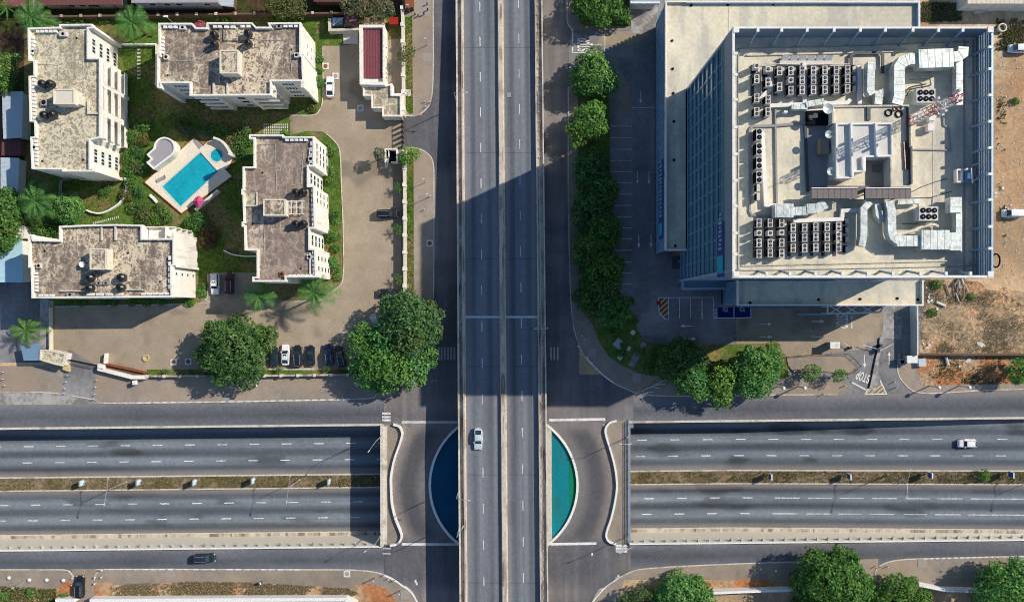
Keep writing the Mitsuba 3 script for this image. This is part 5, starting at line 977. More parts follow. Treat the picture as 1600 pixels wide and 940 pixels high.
for x, y, r in ((1389, 176, 5.7), (1399, 170, 3.6), (1406, 169.5, 3.4), (1405, 178, 5.8)):
    kk = thing('cable_coil', {5.7: 'large black cable coil on the cream plant house roof, left one', 3.6: 'small cable coil on the cream plant house roof, left one', 3.4: 'small cable coil on the cream plant house roof, right one', 5.8: 'large black cable coil on the cream plant house roof, right one'}[r], 'cable coil'); c = P(x, y, zb)
    put('coil', MB().prism(Point(*c).buffer(M(r, zb), 14).difference(Point(*c).buffer(M(r, zb)*.72, 14)), zb-.2, zb), 'black' if r > 4 else 'brown', kk)
put('cable_duct', MB().prism(strip(PP([(1357, 163), (1357, 188)], zb), .6), zb-.2, zb+.1), 'dark_metal', pb)
k = thing('yard_wall', 'dark brick coloured courtyard floor sunk between the plant houses', 'courtyard'); put('floor', MB().sheet(Polygon(PP([(1352, 246), (1391, 246), (1391, 293), (1352, 293)], HR)), HR+.03), 'slab', k); put('hatch', MB().cbox(*P(1370, 263, HR+.2), HR, 1.4, 1.2, .2), 'timber', k)
for l, x0, x1 in (('longer west section', 1268, 1340), ('east section', 1352, 1424)):
    k = thing('walkway_roof', f'brown boarded walkway roof south of the plant houses, {l}', 'walkway roof'); zz = 47.6
    put('frame', MB().prism(Polygon(PP([(x0, 294), (x1, 293.5), (x1, 310), (x0, 311)], zz)), zz-.5, zz-.12), 'dark_metal', k)
    n = int((x1-x0)/9)
    for i in range(n): a = x0+(x1-x0)*i/n; b_ = x0+(x1-x0)*(i+1)/n; put('board', MB().prism(Polygon(PP([(a+.25, 295), (b_-.25, 295), (b_-.25, 310), (a+.25, 310)], zz)), zz-.12, zz), 'timber', k)
    put('edge', MB().beam((*P(x0, 293.8, zz), zz+.05), (*P(x1, 293.3, zz), zz+.05), .15), 'white', k); 
    for x in (x0+4, x1-4): put('post', MB().cyl(*P(x, 302, zz), HR, zz-.5, .12, 6), 'steel', k)
put('brown_strip', MB().cbox(*P(1326, 294, 47.2), HR, M(66, 47), .8, 2.6), 'timber', pa)
k = thing('painted_roof_shadow', 'grey patch painted for the shadow of the white plant house, with a dark kerb', 'painted shadow'); put('floor', MB().prism(Polygon(PP([(1259, 198), (1291, 196), (1293, 296), (1262, 297)], HR)), HR, HR+.06), 'grey', k); put('kerb', MB().prism(strip(PP([(1257, 197), (1261, 300)], HR), .4), HR, HR+.5), 'dark_metal', k)  # grey sheet on the roof, painted where the plant house shadow falls
solo('roof_cabinet', MB().cbox(*P(1288.5, 228, HR+1.8), HR, 1.5, 2.4, 1.8), 'wood', 'brown cabinet in the shade at the west wall of the white plant house', 'cabinet')
for x, y, l in ((1293.5, 170, 'pale round dish at the upper left corner of the plant houses'), (1295, 210, 'shaded grey dish on the west wall of the white plant house'), (1298, 268, 'small white dish on the west wall of the white plant house')):
    k = thing('satellite_dish', l, 'satellite dish'); c = P(x, y, 48); r = .85 if y < 200 else .65
    put('bowl', MB().lathe(*c, [(.01, 48-.2), (r*.6, 48-.1), (r, 48.1)], 18), 'galv', k, smooth=True); put('arm', MB().beam((*c, 47.8), (c[0]+1.2, c[1], 47.4), .12), 'steel', k)
k = thing('black_plant_pit', 'black lined plant pit beside the dish at the upper left of the plant houses', 'plant pit'); put('box', MB().cbox(*P(1280, 184, HR+.8), HR, M(38, 45), M(22, 45), .8), 'black', k); put('rim', MB().prism(strip(PP([(1260, 172), (1296, 171)], HR+1), .2), HR, HR+1.0), 'white', k)
for x, y in ((1267, 184), (1274, 181)): put('drum', MB().cyl(*P(x, y, HR+1), HR+.8, HR+1.1, .45, 12), 'dark_metal', k)

# condensers of the two banks
cab2s = [shape(MB().box(-.39, .39, -.67, .67, .35, 1.95).box(-.42, .42, -.70, .70, 1.93, 2.0), m) for m in ('pale', 'pale_grey', 'pale_warm', 'pale')]; cab1 = shape(MB().box(-.37, .37, -.42, .42, .35, 1.95).box(-.40, .40, -.45, .45, 1.93, 2.0), 'pale')
fan_s = shape(MB().cyl(0, 0, 2.0, 2.03, .27, 12), 'black'); hub_s = shape(MB().cbox(0, 0, 2.03, .5, .04, .02).cbox(0, 0, 2.03, .04, .5, .02), 'grey'); sk2 = shape(MB().box(-.36, .36, -.64, .64, 0, .35), 'black')
GR = shape(MB().box(-.398, .398, -.60, .60, .5, 1.7), 'black')
def acu(x, y, single, label, group=None):
    k = thing('condenser', label, 'air conditioner', group); X, Y = P(x, y, HR+2); t = T().translate([X, Y, HR])
    put('cabinet', cab1 if single else cab2s[int(rng.integers(0, 4))], None, k, to=t); put('base', sk2, None, k, to=t)
    if not single: put('coil', GR, None, k, to=t)
    for d in ((0,) if single else (-.33, .33)):
        tt = T().translate([X, Y+d, HR]); put('fan', fan_s, None, k, to=tt); put('guard', hub_s, None, k, to=tt)
xsN = [1182.6, 1200.4, 1218.3, 1236, 1253.7, 1271.4, 1289.3, 1307.2, 1324.7]
ysN = [[102.7, 123.4, 153.2, 174.5], [108, 128.5, 155.4, 174.5], [111, 135.7], [110.7, 125, 141.3], [110, 125.1, 140.5], [110, 125.1, 140.3], [109.5, 124.8, 140], [109, 124, 139.3], [108.6, 123.4, 138.4]]
sing = {(0, 0), (1, 0), (3, 1)}
for i, (x, ys) in enumerate(zip(xsN, ysN)):
    for j, y in enumerate(ys): acu(x, y, (i, j) in sing, f'condenser of the north bank, {ORD[i]} column from the west, {ORD[j]} from the top', 'condensers of the north bank')
xsS = [1186.3, 1203.8, 1221.7, 1239.7, 1257.6, 1275, 1292.8, 1310.7]
ysS = [[348.2, 363.7, 379.3, 396], [348, 364, 380, 395], [348, 363, 379, 395.5]]+[[355.4, 371, 387.3]]*2+[[354.6, 370.3, 386.4], [354.2, 370, 386.2], [353.5, 369.5, 385.7]]
for i, (x, ys) in enumerate(zip(xsS, ysS)):
    for j, y in enumerate(ys): acu(x, y, i < 3 and j == 1, f'condenser of the south bank, {ORD[i]} column from the west, {ORD[j]} from the top', 'condensers of the south bank')
for i, y in enumerate((210, 232.5, 254.5, 276.5)):
    k = thing('condenser', f'twin fan condenser in the row by the west roof screen, {ORD[i]} from the top', 'air conditioner', 'twin fan condensers by the west screen'); X, Y = P(1186.5, y, HR+2)
    put('cabinet', MB().cbox(X, Y, HR+.3, .95, 1.9, 1.7), 'pale', k)
    for d in (-.47, .47): put('fan', MB().cyl(X, Y+d, HR+2.0, HR+2.04, .4, 14), 'black', k); put('hub', MB().cyl(X, Y+d, HR+2.04, HR+2.07, .13, 8), 'dark_metal', k)
    put('side_coil', MB().cbox(X-.55, Y, HR+.4, .12, 1.7, 1.4), 'black', k)
for i, y in enumerate((293, 307)):
    k = thing('condenser', f'slim white condenser seen edge on below the west row of the tower roof, {"upper" if i == 0 else "lower"} one', 'air conditioner'); X, Y = P(1185, y, HR+1.7); put('cabinet', MB().cbox(X, Y, HR+.3, .5, 1.2, 1.4), 'pale', k); put('coil', MB().cbox(X-.28, Y, HR+.4, .08, 1.0, 1.2), 'black', k)
k = thing('sloped_unit_row', 'row of six white slanted vents north of the condenser banks', 'vents')
for i in range(6): X, Y = P(1228+i*13.6, 90.5, HR+1.0); put('vent', MB().add([(X-.55, Y-.3, HR+.5), (X+.55, Y-.3, HR+.5), (X+.55, Y+.35, HR+1.25), (X-.55, Y+.35, HR+1.25), (X-.55, Y+.35, HR+.3), (X+.55, Y+.35, HR+.3)], [[0, 1, 2], [0, 2, 3], [3, 2, 5], [3, 5, 4], [0, 4, 5], [0, 5, 1], [0, 3, 4], [1, 5, 2]]), 'white', k)
put('tray', MB().cbox(*P(1260, 97.5, HR+.5), HR+.1, M(83, 45), .55, .4), 'pale', k)
for l, pts in (('white trunking below the north condenser bank', [(1203, 165), (1325, 160), (1329, 155)]), ('white trunking beside the row of twin fan condensers', [(1191.5, 205), (1197, 320), (1215, 321), (1238, 321)]), ('white trunking across the west half of the north bank', [(1184, 160), (1196, 146), (1204, 140), (1203, 120)]), ('white trunking above the south condenser bank', [(1240, 345), (1316, 342), (1317, 329), (1340, 328)]), ('white trunking at the east end of the north bank', [(1343, 103), (1344, 162)]), ('short white trunking down the middle of the north bank', [(1257, 97), (1257.5, 160)])):
    k = thing('trunking', l, 'trunking'); put('duct', MB().prism(strip(PP(pts, HR+.8), .62), HR+.25, HR+.8), 'white', k)
    for x, y in pts: put('foot', MB().cbox(*P(x, y, HR+.4), HR, .2, .2, .3), 'steel', k)
k = thing('pipe_rack', 'dark membrane strips with row shadows painted in, and pipes between the condenser rows', 'pipe rack')
for x in xsN: put('shaded_membrane', MB().prism(sbox(*[v for p in (P(x-10, 150, HR), P(x-4.5, 104, HR)) for v in p]), HR, HR+.05), 'dark_metal', k)  # membrane strips darkened, the condenser shadow painted into them
for x in xsS: put('shaded_membrane', MB().prism(sbox(*[v for p in (P(x-10, 400, HR), P(x-4.5, 346, HR)) for v in p]), HR, HR+.05), 'dark_metal', k)
put('pipe', MB().tube([(*P(1190, 170, HR+.5), HR+.5), (*P(1190, 100, HR+.5), HR+.5), (*P(1260, 101, HR+.5), HR+.5), (*P(1344, 100, HR+.5), HR+.5)], .1, 6), 'pale', k)
for y in (118, 133): put('pipe', MB().tube([(*P(1200, y, HR+.4), HR+.4), (*P(1340, y, HR+.4), HR+.4)], .08, 5), 'grey', k)
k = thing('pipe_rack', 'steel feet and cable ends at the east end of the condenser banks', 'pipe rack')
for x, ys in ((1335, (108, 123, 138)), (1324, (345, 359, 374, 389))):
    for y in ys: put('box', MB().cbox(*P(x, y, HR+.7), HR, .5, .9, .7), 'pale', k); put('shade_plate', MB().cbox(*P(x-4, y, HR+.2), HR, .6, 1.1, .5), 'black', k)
def chiller(x, y, label):
    k = thing('chiller', label, 'chiller'); X, Y = P(x, y, HR+2.4)
    put('cabinet', MB().cbox(X, Y, HR+1.2, 3.1, 2.3, 1.2), 'pale', k); put('base', MB().cbox(X, Y, HR, 2.9, 2.1, 1.2), 'sheet_grey', k)
    for i in (-1, 0, 1):
        for j in (-.5, .5): put('fan', MB().cyl(X+i*.93, Y+j*1.02, HR+2.4, HR+2.5, .42, 16), 'black', k); put('hub', MB().cyl(X+i*.93, Y+j*1.02, HR+2.5, HR+2.54, .12, 8), 'grey', k)
    return k
chiller(1446.8, 149.5, 'six fan chiller below the big ducts in the north east of the tower roof'); chiller(1451, 333.5, 'six fan chiller beside the big ducts in the south east of the tower roof')
def ductwork(label, runs, z=HR):
    k = thing('air_duct', label, 'air duct')
    for pts, w_, z0, z1 in runs:
        c = PP(pts, HR+z1); put('section', MB().prism(strip(c, M(w_, HR+z1)), HR+z0, HR+z1), 'galv', k)
        L = LineString(c)
        for d in np.arange(.35, L.length-.2, 1.15):
            a, b_ = L.interpolate(d-.02), L.interpolate(d+.02); t = np.array([b_.x-a.x, b_.y-a.y]); t /= np.linalg.norm(t); n = np.array([-t[1], t[0]])
            put('flange', MB().beam((a.x+n[0]*M(w_, 46)*.5, a.y+n[1]*M(w_, 46)*.5, HR+z1+.015), (a.x-n[0]*M(w_, 46)*.5, a.y-n[1]*M(w_, 46)*.5, HR+z1+.015), .05, .05), 'sheet_grey', k)
    return k
d1 = ductwork('large galvanised duct loop in the north east corner of the tower roof', [([(1436, 92), (1490, 90)], 29, .9, 3.0), ([(1418, 92), (1437, 92)], 17, 1.2, 2.6), ([(1488, 89), (1498, 88), (1505, 83), (1506, 73)], 16, 1.0, 2.7), ([(1499.5, 90), (1499.5, 164)], 10.5, .9, 2.2)])
d2 = ductwork('curved galvanised duct running down to the plant house beside the big loop', [([(1420, 93), (1411, 96), (1405.5, 105), (1405.5, 150), (1402, 163)], 17, 1.0, 2.8)])
d3 = ductwork('narrow galvanised duct west of the curved one, north side', [([(1362, 97), (1360.5, 140), (1364, 147)], 11.5, .8, 2.3), ([(1383, 144), (1374, 147), (1372.5, 163)], 12, .6, 1.7)])
d4 = ductwork('large galvanised duct loop in the south east corner of the tower roof', [([(1440, 374.5), (1484, 374.5)], 30, .7, 2.8), ([(1402, 376), (1441, 376)], 17, 1.0, 2.4), ([(1494, 308), (1494, 332)], 18, .9, 2.6), ([(1498.5, 330), (1498.5, 392)], 9.5, .9, 2.3), ([(1483, 372), (1494, 372), (1494, 391)], 18, .8, 2.5)])
d5 = ductwork('curved galvanised duct from the walkway roof to the south east loop', [([(1390, 314), (1393.5, 330), (1394, 360), (1397, 370), (1405, 376)], 13, .9, 2.6)])
d6 = ductwork('galvanised duct between the south bank and the curved duct', [([(1360, 315), (1350, 326), (1350, 368), (1347, 384)], 10.5, .8, 2.3), ([(1371, 314), (1373, 335), (1381, 346)], 9, .5, 1.7)])
d7 = ductwork('pale box duct above the south condenser bank', [([(1211, 329), (1240, 329)], 21, .6, 2.5), ([(1240, 330), (1262, 329)], 13, .6, 2.1), ([(1261, 326), (1278, 325), (1291, 318)], 15, .6, 2.2)])
d8 = ductwork('white stepped duct below the north condenser bank', [([(1237, 167), (1262, 167)], 7.5, .6, 1.7), ([(1260, 163), (1288, 158)], 9, .7, 1.9)])
d9 = ductwork('short pale duct beside the south east chiller', [([(1402, 316), (1438, 314)], 7, .5, 1.4)])
for x, y, l in ((1456.5, 183, 'white cabinet near the mast foot, upper one'), (1455, 199, 'white cabinet near the mast foot, lower one'), (1228, 174.5, 'small white lamp box below the north condenser bank')):
    k = thing('roof_cabinet', l, 'cabinet'); put('box', MB().cbox(*P(x, y, HR+1.3), HR+.2, 1.0 if x > 1300 else .6, 1.1 if x > 1300 else .35, 1.1), 'white', k); put('foot', MB().cbox(*P(x, y, HR+1.3), HR, .3, .3, .2), 'steel', k)
k = thing('pipe_loop', 'black curved pipes beside the north east chiller', 'pipes'); put('pipe', MB().tube([(*p, HR+.9) for p in curve(PP([(1416, 150), (1424, 140), (1452, 134), (1454, 128), (1450, 123), (1420, 124)], HR+.9), 5)], .12, 6), 'dark_metal', k); put('pipe', MB().tube([(*p, HR+.7) for p in curve(PP([(1416, 143), (1424, 136), (1448, 131)], HR+.9), 5)], .12, 6), 'dark_metal', k)
k = thing('pipe_loop', 'lagged pale pipes below the south east chiller', 'pipes'); put('pipe', MB().tube([(*p, HR+.8) for p in curve(PP([(1403, 366), (1425, 361), (1440, 354), (1458, 351), (1466, 354)], HR+.9), 5)], .28, 7), 'cream', k); put('pipe', MB().tube([(*p, HR+.6) for p in curve(PP([(1401, 352), (1403, 349.5), (1430, 349), (1436, 349)], HR+.9), 5)], .09, 6), 'dark_metal', k); put('pipe', MB().tube([(*p, HR+1.4) for p in PP([(1400, 310), (1456, 309), (1456, 322)], HR+1.4)], .1, 6), 'dark_metal', k)
# lattice mast
k = thing('lattice_mast', 'red and white lattice mast standing beside the plant houses', 'mast'); mx, my = P(1424, 188, 47.4); mb_w, mb_r = MB(), MB(); top = 62.0; s0 = .62
lv = np.linspace(HR, top, 15)
for i in range(14):
    z0, z1 = lv[i], lv[i+1]; red = (i//3) % 2 == 0; s = s0*(1-.25*i/14); s1 = s0*(1-.25*(i+1)/14); mb = MB()
    cs = [(-1, -1), (1, -1), (1, 1), (-1, 1)]
    for q in range(4):
        a, b_ = cs[q], cs[(q+1) % 4]
        mb.beam((mx+a[0]*s, my+a[1]*s, z0), (mx+a[0]*s1, my+a[1]*s1, z1), .10); mb.beam((mx+a[0]*s, my+a[1]*s, z0), (mx+b_[0]*s1, my+b_[1]*s1, z1), .06); mb.beam((mx+a[0]*s1, my+a[1]*s1, z1), (mx+b_[0]*s1, my+b_[1]*s1, z1), .055)
    put('segment', mb, 'mast_red' if red else 'white', k, label=('red' if red else 'white')+' lattice segment')
put('spike', MB().cyl(mx, my, top, top+2.2, .06, 6), 'mast_red', k)
for z, a in ((52.5, .3), (57, 2.4), (58, 4.4), (55, 5.3), (60.3, 1.2)):
    c = (mx+1.3*math.cos(a), my+1.3*math.sin(a)); put('antenna', MB().cbox(*c, z-.7, .35, .35, 1.6), 'pale', k); put('bracket', MB().beam((mx, my, z), (*c, z), .1), 'steel', k)
k = thing('cleaning_cradle', 'blue grey window cleaning machine parked by the east screen', 'cradle machine'); put('body', MB().cbox(*P(1515, 275, HR+1.6), HR+.2, 1.5, 1.9, 1.4), 'canopy_blue', k); put('cab', MB().cbox(*P(1518, 274, HR+2.4), HR+1.6, .55, .9, .7), 'sheet_blue', k)
put('cradle', MB().prism(Polygon(PP([(1496, 265), (1504, 265), (1504, 284), (1496, 284)], HR+1.6)).exterior.buffer(.12), HR+.6, HR+1.6), 'white', k); put('floor', MB().cbox(*P(1500, 274.5, HR+.6), HR+.5, .8, 1.9, .1), 'black', k); put('arm', MB().beam((*P(1520, 262, HR+3), HR+2.6), (*P(1522, 286, HR+3), HR+2.6), .15), 'white', k); put('light', MB().cbox(*P(1512, 264, HR+2.4), HR+1.6, .3, .3, .7), 'white', k)
for y, l in ((254, 'upper'), (278, 'lower')): put('jib', MB().beam((*P(1519, y+5, HR+2.5), HR+2.3), (*P(1531, y, HR+3), HR+2.9), .16), 'steel', k)
solo('wheel_ring', MB().tube([(*(np.array(P(1556, 407, 46))+[.5*math.cos(a), 1.1*math.sin(a)]), 46+.3*math.cos(a)) for a in np.linspace(0, 6.28, 16)], .14, 6), 'black', 'black ring hanging outside the east screen near its lower end', 'ring')
# ================================================================ VEGETATION
GREENS = {'dark': ((.032, .080, .030), (.075, .165, .050), (.15, .265, .085)), 'mid': ((.040, .108, .032), (.098, .215, .055), (.19, .33, .092)), 'bright': ((.048, .140, .042), (.112, .27, .075), (.22, .41, .125)), 'mango': ((.040, .090, .036), (.090, .180, .066), (.165, .28, .115)),
          'olive': ((.062, .090, .032), (.13, .160, .06), (.215, .24, .10)), 'lime': ((.064, .155, .036), (.14, .29, .066), (.25, .42, .11)), 'grey': ((.075, .10, .06), (.14, .17, .10), (.24, .26, .16)), 'rusty': ((.065, .06, .03), (.13, .105, .06), (.195, .155, .08))}
def leaves(blobs, leaf, dens, tone, r_):
    "leaf clusters spread through the crown: (x, y, z, radius, vertical squash)"
    V, F, C = [], [], []
    g = np.array(GREENS[tone])
    for bi, (x, y, z, r, sq) in enumerate(blobs):
        bj = r_.uniform(-.10, .16); tint = np.array([1+r_.uniform(-.10, .22), 1, 1+r_.uniform(-.15, .15)])
        leaf_ = leaf*.74; n = int(dens*4*np.pi*r*r*.72/(leaf_*leaf_*.42))
        d = r_.normal(size=(n, 3)); d /= np.linalg.norm(d, axis=1, keepdims=True)
        d = d[d[:, 2] > -.45]; n = len(d)
        lump = meshkit.noise(d*2.4+[bi*7.1, 3, 5], 3)*.42+meshkit.noise(d*5.2+[bi*3.7, 9, 1], 5)*.36+meshkit.noise(d*11.+[bi*1.7, 2, 8], 6)*.22
        rad = r*(.50+.88*lump)*np.where(r_.random(n) < .72, 1-.12*r_.random(n), .45+.5*r_.random(n))*np.where(r_.random(n) < .07, 1.04+.16*r_.random(n), 1)
        keep = r_.random(n) < np.clip(.12+3.6*(lump-.33), .14, 1)
        d, rad, lump = d[keep], rad[keep], lump[keep]; n = len(d)
        c = np.array([x, y, z])+d*rad[:, None]*[1, 1, sq]
        nrm = d*.75+r_.normal(size=(n, 3))*.55+[0, 0, .35]; nrm /= np.linalg.norm(nrm, axis=1, keepdims=True)
        a = np.cross(nrm, r_.normal(size=(n, 3))); a /= np.linalg.norm(a, axis=1, keepdims=True)+1e-9; b_ = np.cross(nrm, a)
        s = leaf_*(.55+.9*r_.random(n))[:, None]
        q = np.stack([c-a*s*.62, c-b_*s*.36+nrm*s*.06, c+a*s*.62-nrm*s*.10, c+b_*s*.36+nrm*s*.06], 1)
        V.append(q.reshape(-1, 3)); o = sum(len(v) for v in V[:-1])
        i = np.arange(n)*4+o; F.append(np.vstack([np.column_stack([i, i+1, i+2]), np.column_stack([i, i+2, i+3])]))
        t = np.clip(r_.random(n)*.75+.35*(meshkit.noise(c*.8, 11)-.35)+bj, 0, 1)[:, None]
        col = np.where(t < .5, g[0]+(g[1]-g[0])*t*2, g[1]+(g[2]-g[1])*(t*2-1)); C.append(np.repeat(np.clip(col*tint*(.9+.6*r_.random((n, 1))), .004, .9), 4, 0))
    return (np.vstack(V), np.vstack(F)), np.vstack(C)
tree_n = [0]
def tree(name, label, blobs, tone, leaf=.5, dens=1.0, trunk=.25, group=None, cat='tree', base=None):
    "blobs: (px, py, height of the centre in metres, radius in px at that height, squash)"
    tree_n[0] += 1; r_ = np.random.default_rng(100+tree_n[0]); w = []
    for b in blobs:
        px, py, z, r = b[:4]; sq = b[4] if len(b) > 4 else .8
        w.append((*P(px, py, z), z, M(r, z), sq))
    if trunk > .15:                            # side boughs that break the round outline
        big = [q for q in w if q[3] > 1.6]; base_w = list(w)
        for _ in range(int(5+2.2*len(big))):
            q = base_w[int(r_.integers(0, len(base_w)))]; a = r_.uniform(0, 6.28); rr = q[3]*r_.uniform(.72, 1.02); r2 = q[3]*r_.uniform(.22, .42)
            if r2 > .5: w.append((q[0]+rr*math.cos(a), q[1]+rr*math.sin(a), q[2]+r_.uniform(-.35, .25)*q[3], r2, r_.uniform(.6, .9)))
    k = thing(name, label, cat, group); m, c = leaves(w, leaf, dens, tone, r_)
    put('crown' if cat in ('tree', 'shrub') and trunk else 'foliage', m, 'leaf', k, color=c)
    if trunk:
        x0 = np.average([q[0] for q in w], weights=[q[3] for q in w]); y0 = np.average([q[1] for q in w], weights=[q[3] for q in w]); zc = min(q[2] for q in w)
        if base: x0, y0 = P(*base)
        put('trunk', MB().tube([(x0, y0, -.1), (x0+.1, y0, zc*.35), (x0, y0+.1, zc*.6)], [trunk*1.3, trunk, trunk*.75], 8), 'bark', k, smooth=40)
        mb = MB()
        for q in w: mb.tube([(x0, y0+.1, zc*.55), ((x0+q[0])/2, (y0+q[1])/2, (zc*.55+q[2])/2+.2), (q[0], q[1], q[2])], [trunk*.65, trunk*.4, trunk*.15], 6)
        put('limbs', mb, 'bark', k, smooth=40)
    return k
tree('broad_tree', 'large round dark green tree between the courtyard and the lower left street', [(362, 545, 6.5, 40, .9), (342, 528, 6, 28), (385, 562, 5.5, 30), (352, 575, 5.2, 28), (330, 556, 5, 24), (412, 530, 4.6, 22), (378, 520, 6, 26), (385, 588, 4, 20), (424, 520, 4, 12), (366, 548, 3.4, 46, .7)], 'dark', .62, 1.5, .45)
tree('broad_tree', 'very dense dark green tree beside the lower end of the long boundary wall', [(638, 500, 8.2, 34, .85), (618, 488, 7, 26), (662, 498, 7, 26), (640, 525, 7.5, 28), (663, 525, 6, 24), (612, 515, 6.5, 26), (635, 474, 6, 22), (638, 505, 4, 42, .7)], 'mango', .62, 1.6, .45)
tree('broad_tree', 'bright green broad tree overhanging the street corner left of the flyover', [(588, 568, 6.4, 30), (600, 530, 6.4, 26), (640, 588, 5.2, 20), (652, 572, 5.4, 20), (620, 578, 6.6, 26, .9), (566, 545, 5.5, 24), (602, 592, 5, 22), (575, 590, 4.6, 20), (628, 560, 6, 22), (560, 575, 4.6, 18), (595, 605, 3.6, 12), (570, 522, 5, 20), (595, 570, 3.6, 36, .7)], 'bright', .62, 1.4, .4)
tree('street_tree', 'small green tree at the kerb nearest the left side of the flyover', [(668, 556, 4.5, 15), (658, 565, 4, 11), (676, 567, 3.6, 8), (666, 548, 3.4, 11)], 'bright', .5, 1.2, .18)
tree('broad_tree', 'bright cone shaped tree with its lower half in shadow near the top STOP marking', [(928, 108, 6.5, 24, 1.0), (918, 128, 5, 22), (945, 128, 5, 22), (905, 135, 4, 15), (928, 88, 5.5, 14), (955, 132, 4.2, 13), (926, 120, 3, 32, .7)], 'bright', .6, 1.4, .32)
tree('broad_tree', 'bright round tree standing alone between the cone shaped tree and the dark row', [(922, 188, 5.5, 25, .9), (905, 205, 4.4, 17), (935, 200, 4.5, 17), (930, 172, 4.6, 16), (903, 222, 3.4, 12), (920, 195, 2.8, 26, .7)], 'lime', .55, 1.4, .3)
for i, (x, y, r, l) in enumerate(((925, 268, 24, 'first'), (940, 300, 24, 'second'), (922, 330, 25, 'third'), (942, 362, 26, 'fourth'), (922, 392, 25, 'fifth'), (946, 424, 27, 'sixth'), (935, 462, 28, 'seventh'), (957, 484, 24, 'eighth'))):
    tree('shaded_tree', f'dark tree in the shaded row beside the office car park, {l} from the top', [(x, y, 5.2, r, .8), (x-r*.55, y+r*.4, 4.2, r*.6), (x+r*.55, y-r*.35, 4.2, r*.6), (x+r*.4, y+r*.6, 4, r*.55), (x-r*.4, y-r*.6, 4, r*.65), (x+r*.1, y-r*.95, 4.2, r*.5), (x, y, 2.4, r*1.1, .6)], 'mid' if i % 2 else 'dark', .58, 1.2, .22, 'shaded row of trees by the car park')
tree('broad_tree', 'dark tree at the left end of the grove below the office car park', [(1062, 562, 6, 28, .85), (1050, 580, 5, 22), (1085, 560, 5.6, 22), (1062, 545, 4.6, 20), (1065, 565, 3, 34, .7)], 'dark', .58, 1.4, .3)
tree('broad_tree', 'bright tree leaning over the road in the grove, second from the left', [(1085, 595, 5.4, 22, .9), (1095, 612, 4.4, 16), (1070, 600, 4.6, 15), (1088, 590, 2.8, 22, .7)], 'bright', .58, 1.5, .28)
tree('broad_tree', 'light green tree in the middle of the grove with its lower branches over the kerb', [(1130, 592, 5.6, 22, .9), (1128, 615, 4.6, 18), (1142, 578, 5.2, 16), (1120, 628, 3.4, 9), (1132, 600, 2.8, 24, .7)], 'lime', .58, 1.4, .28)
tree('broad_tree', 'full green tree at the right end of the grove above the pavement', [(1180, 570, 6.4, 28, .9), (1205, 562, 5.4, 20), (1172, 598, 5.4, 22), (1158, 575, 5.4, 20), (1190, 610, 4.2, 14), (1200, 582, 4.6, 18), (1208, 545, 4, 12), (1182, 582, 3.2, 34, .7)], 'bright', .6, 1.5, .32)
for x, y, r, l in ((1267, 582, 14, 'small bushy street tree by the exit bay, left of a pair'), (1311, 586, 11, 'small bushy street tree by the exit bay, right of a pair')):
    tree('street_tree', l, [(x, y, 3.2, r, .9), (x+r*.6, y-r*.3, 2.6, r*.6), (x-r*.5, y+r*.5, 2.6, r*.55)], 'mid', .42, 1.1, .1)
tree('broad_tree', 'big spreading tree with pale dry patches at the bottom right', [(1295, 905, 7.5, 40, .85), (1270, 885, 6.4, 26), (1318, 885, 6.8, 28), (1285, 930, 6, 32), (1330, 915, 6.4, 30), (1352, 920, 5, 20), (1262, 915, 5.4, 24), (1322, 870, 5, 16), (1280, 872, 5, 14), (1300, 945, 5, 40), (1300, 915, 3.4, 56, .6)], 'mid', .66, 1.4, .5)
tree('broad_tree', 'green tree behind the white wall at the bottom, right of the big spreading tree', [(1400, 925, 6, 28), (1425, 935, 5, 24), (1380, 935, 5.4, 24), (1440, 945, 4, 18), (1405, 935, 3, 36, .6)], 'mid', .6, 1.3, .35)
tree('broad_tree', 'loose leaved tree cut by the bottom right corner', [(1572, 918, 6.4, 36, .85), (1545, 925, 5.6, 26), (1600, 900, 6, 28), (1560, 895, 5, 20), (1595, 940, 5, 36), (1540, 905, 4.4, 16), (1575, 925, 3, 44, .6)], 'bright', .62, 1.2, .4)
tree('broad_tree', 'bright tree at the bottom edge right of the flyover', [(1060, 928, 6, 28), (1088, 925, 5.2, 24), (1040, 930, 5, 20), (1075, 915, 5, 18), (1100, 938, 4.4, 18), (1065, 935, 3, 40, .6)], 'bright', .6, 1.4, .35)
tree('street_tree', 'dark low tree at the bottom edge beside the curved kerb', [(1005, 935, 4, 22), (985, 940, 3.4, 16), (1025, 945, 3.4, 16)], 'dark', .55, 1.0, .2)
tree('street_tree', 'small tree at the right edge beside the vacant lot', [(1592, 578, 4.4, 18), (1604, 570, 4, 16), (1588, 590, 3.4, 11)], 'bright', .5, 1.3, .18)
tree('broad_tree', 'dark tree at the top centre right of the flyover', [(932, 8, 6, 24), (955, 10, 5, 20), (912, 5, 5, 20), (935, 28, 4.4, 16), (930, 5, 3, 34, .6)], 'mid', .58, 1.2, .3)
tree('street_tree', 'young tree with bright leaves in the lawn at the top beside the canopy', [(975, 20, 4, 11), (980, 30, 3, 8), (968, 30, 3, 8)], 'bright', .46, 1.0, .1); tree('street_tree', 'light green tree above the top STOP marking', [(942, 30, 4.4, 13, 1.0), (948, 20, 4, 10)], 'lime', .5, 1.2, .14)
tree('broad_tree', 'dense green tree on the upper left edge beside the cream roofed block', [(5, 105, 5, 22), (-5, 125, 5, 22), (8, 130, 4, 14)], 'mid', .55, 1.4, .3); tree('broad_tree', 'large dark tree on the left edge below the blue sheds', [(0, 330, 6, 30), (12, 312, 5, 18), (10, 350, 5, 22), (-5, 370, 5, 26), (5, 335, 3, 36, .6)], 'mid', .58, 1.5, .4)
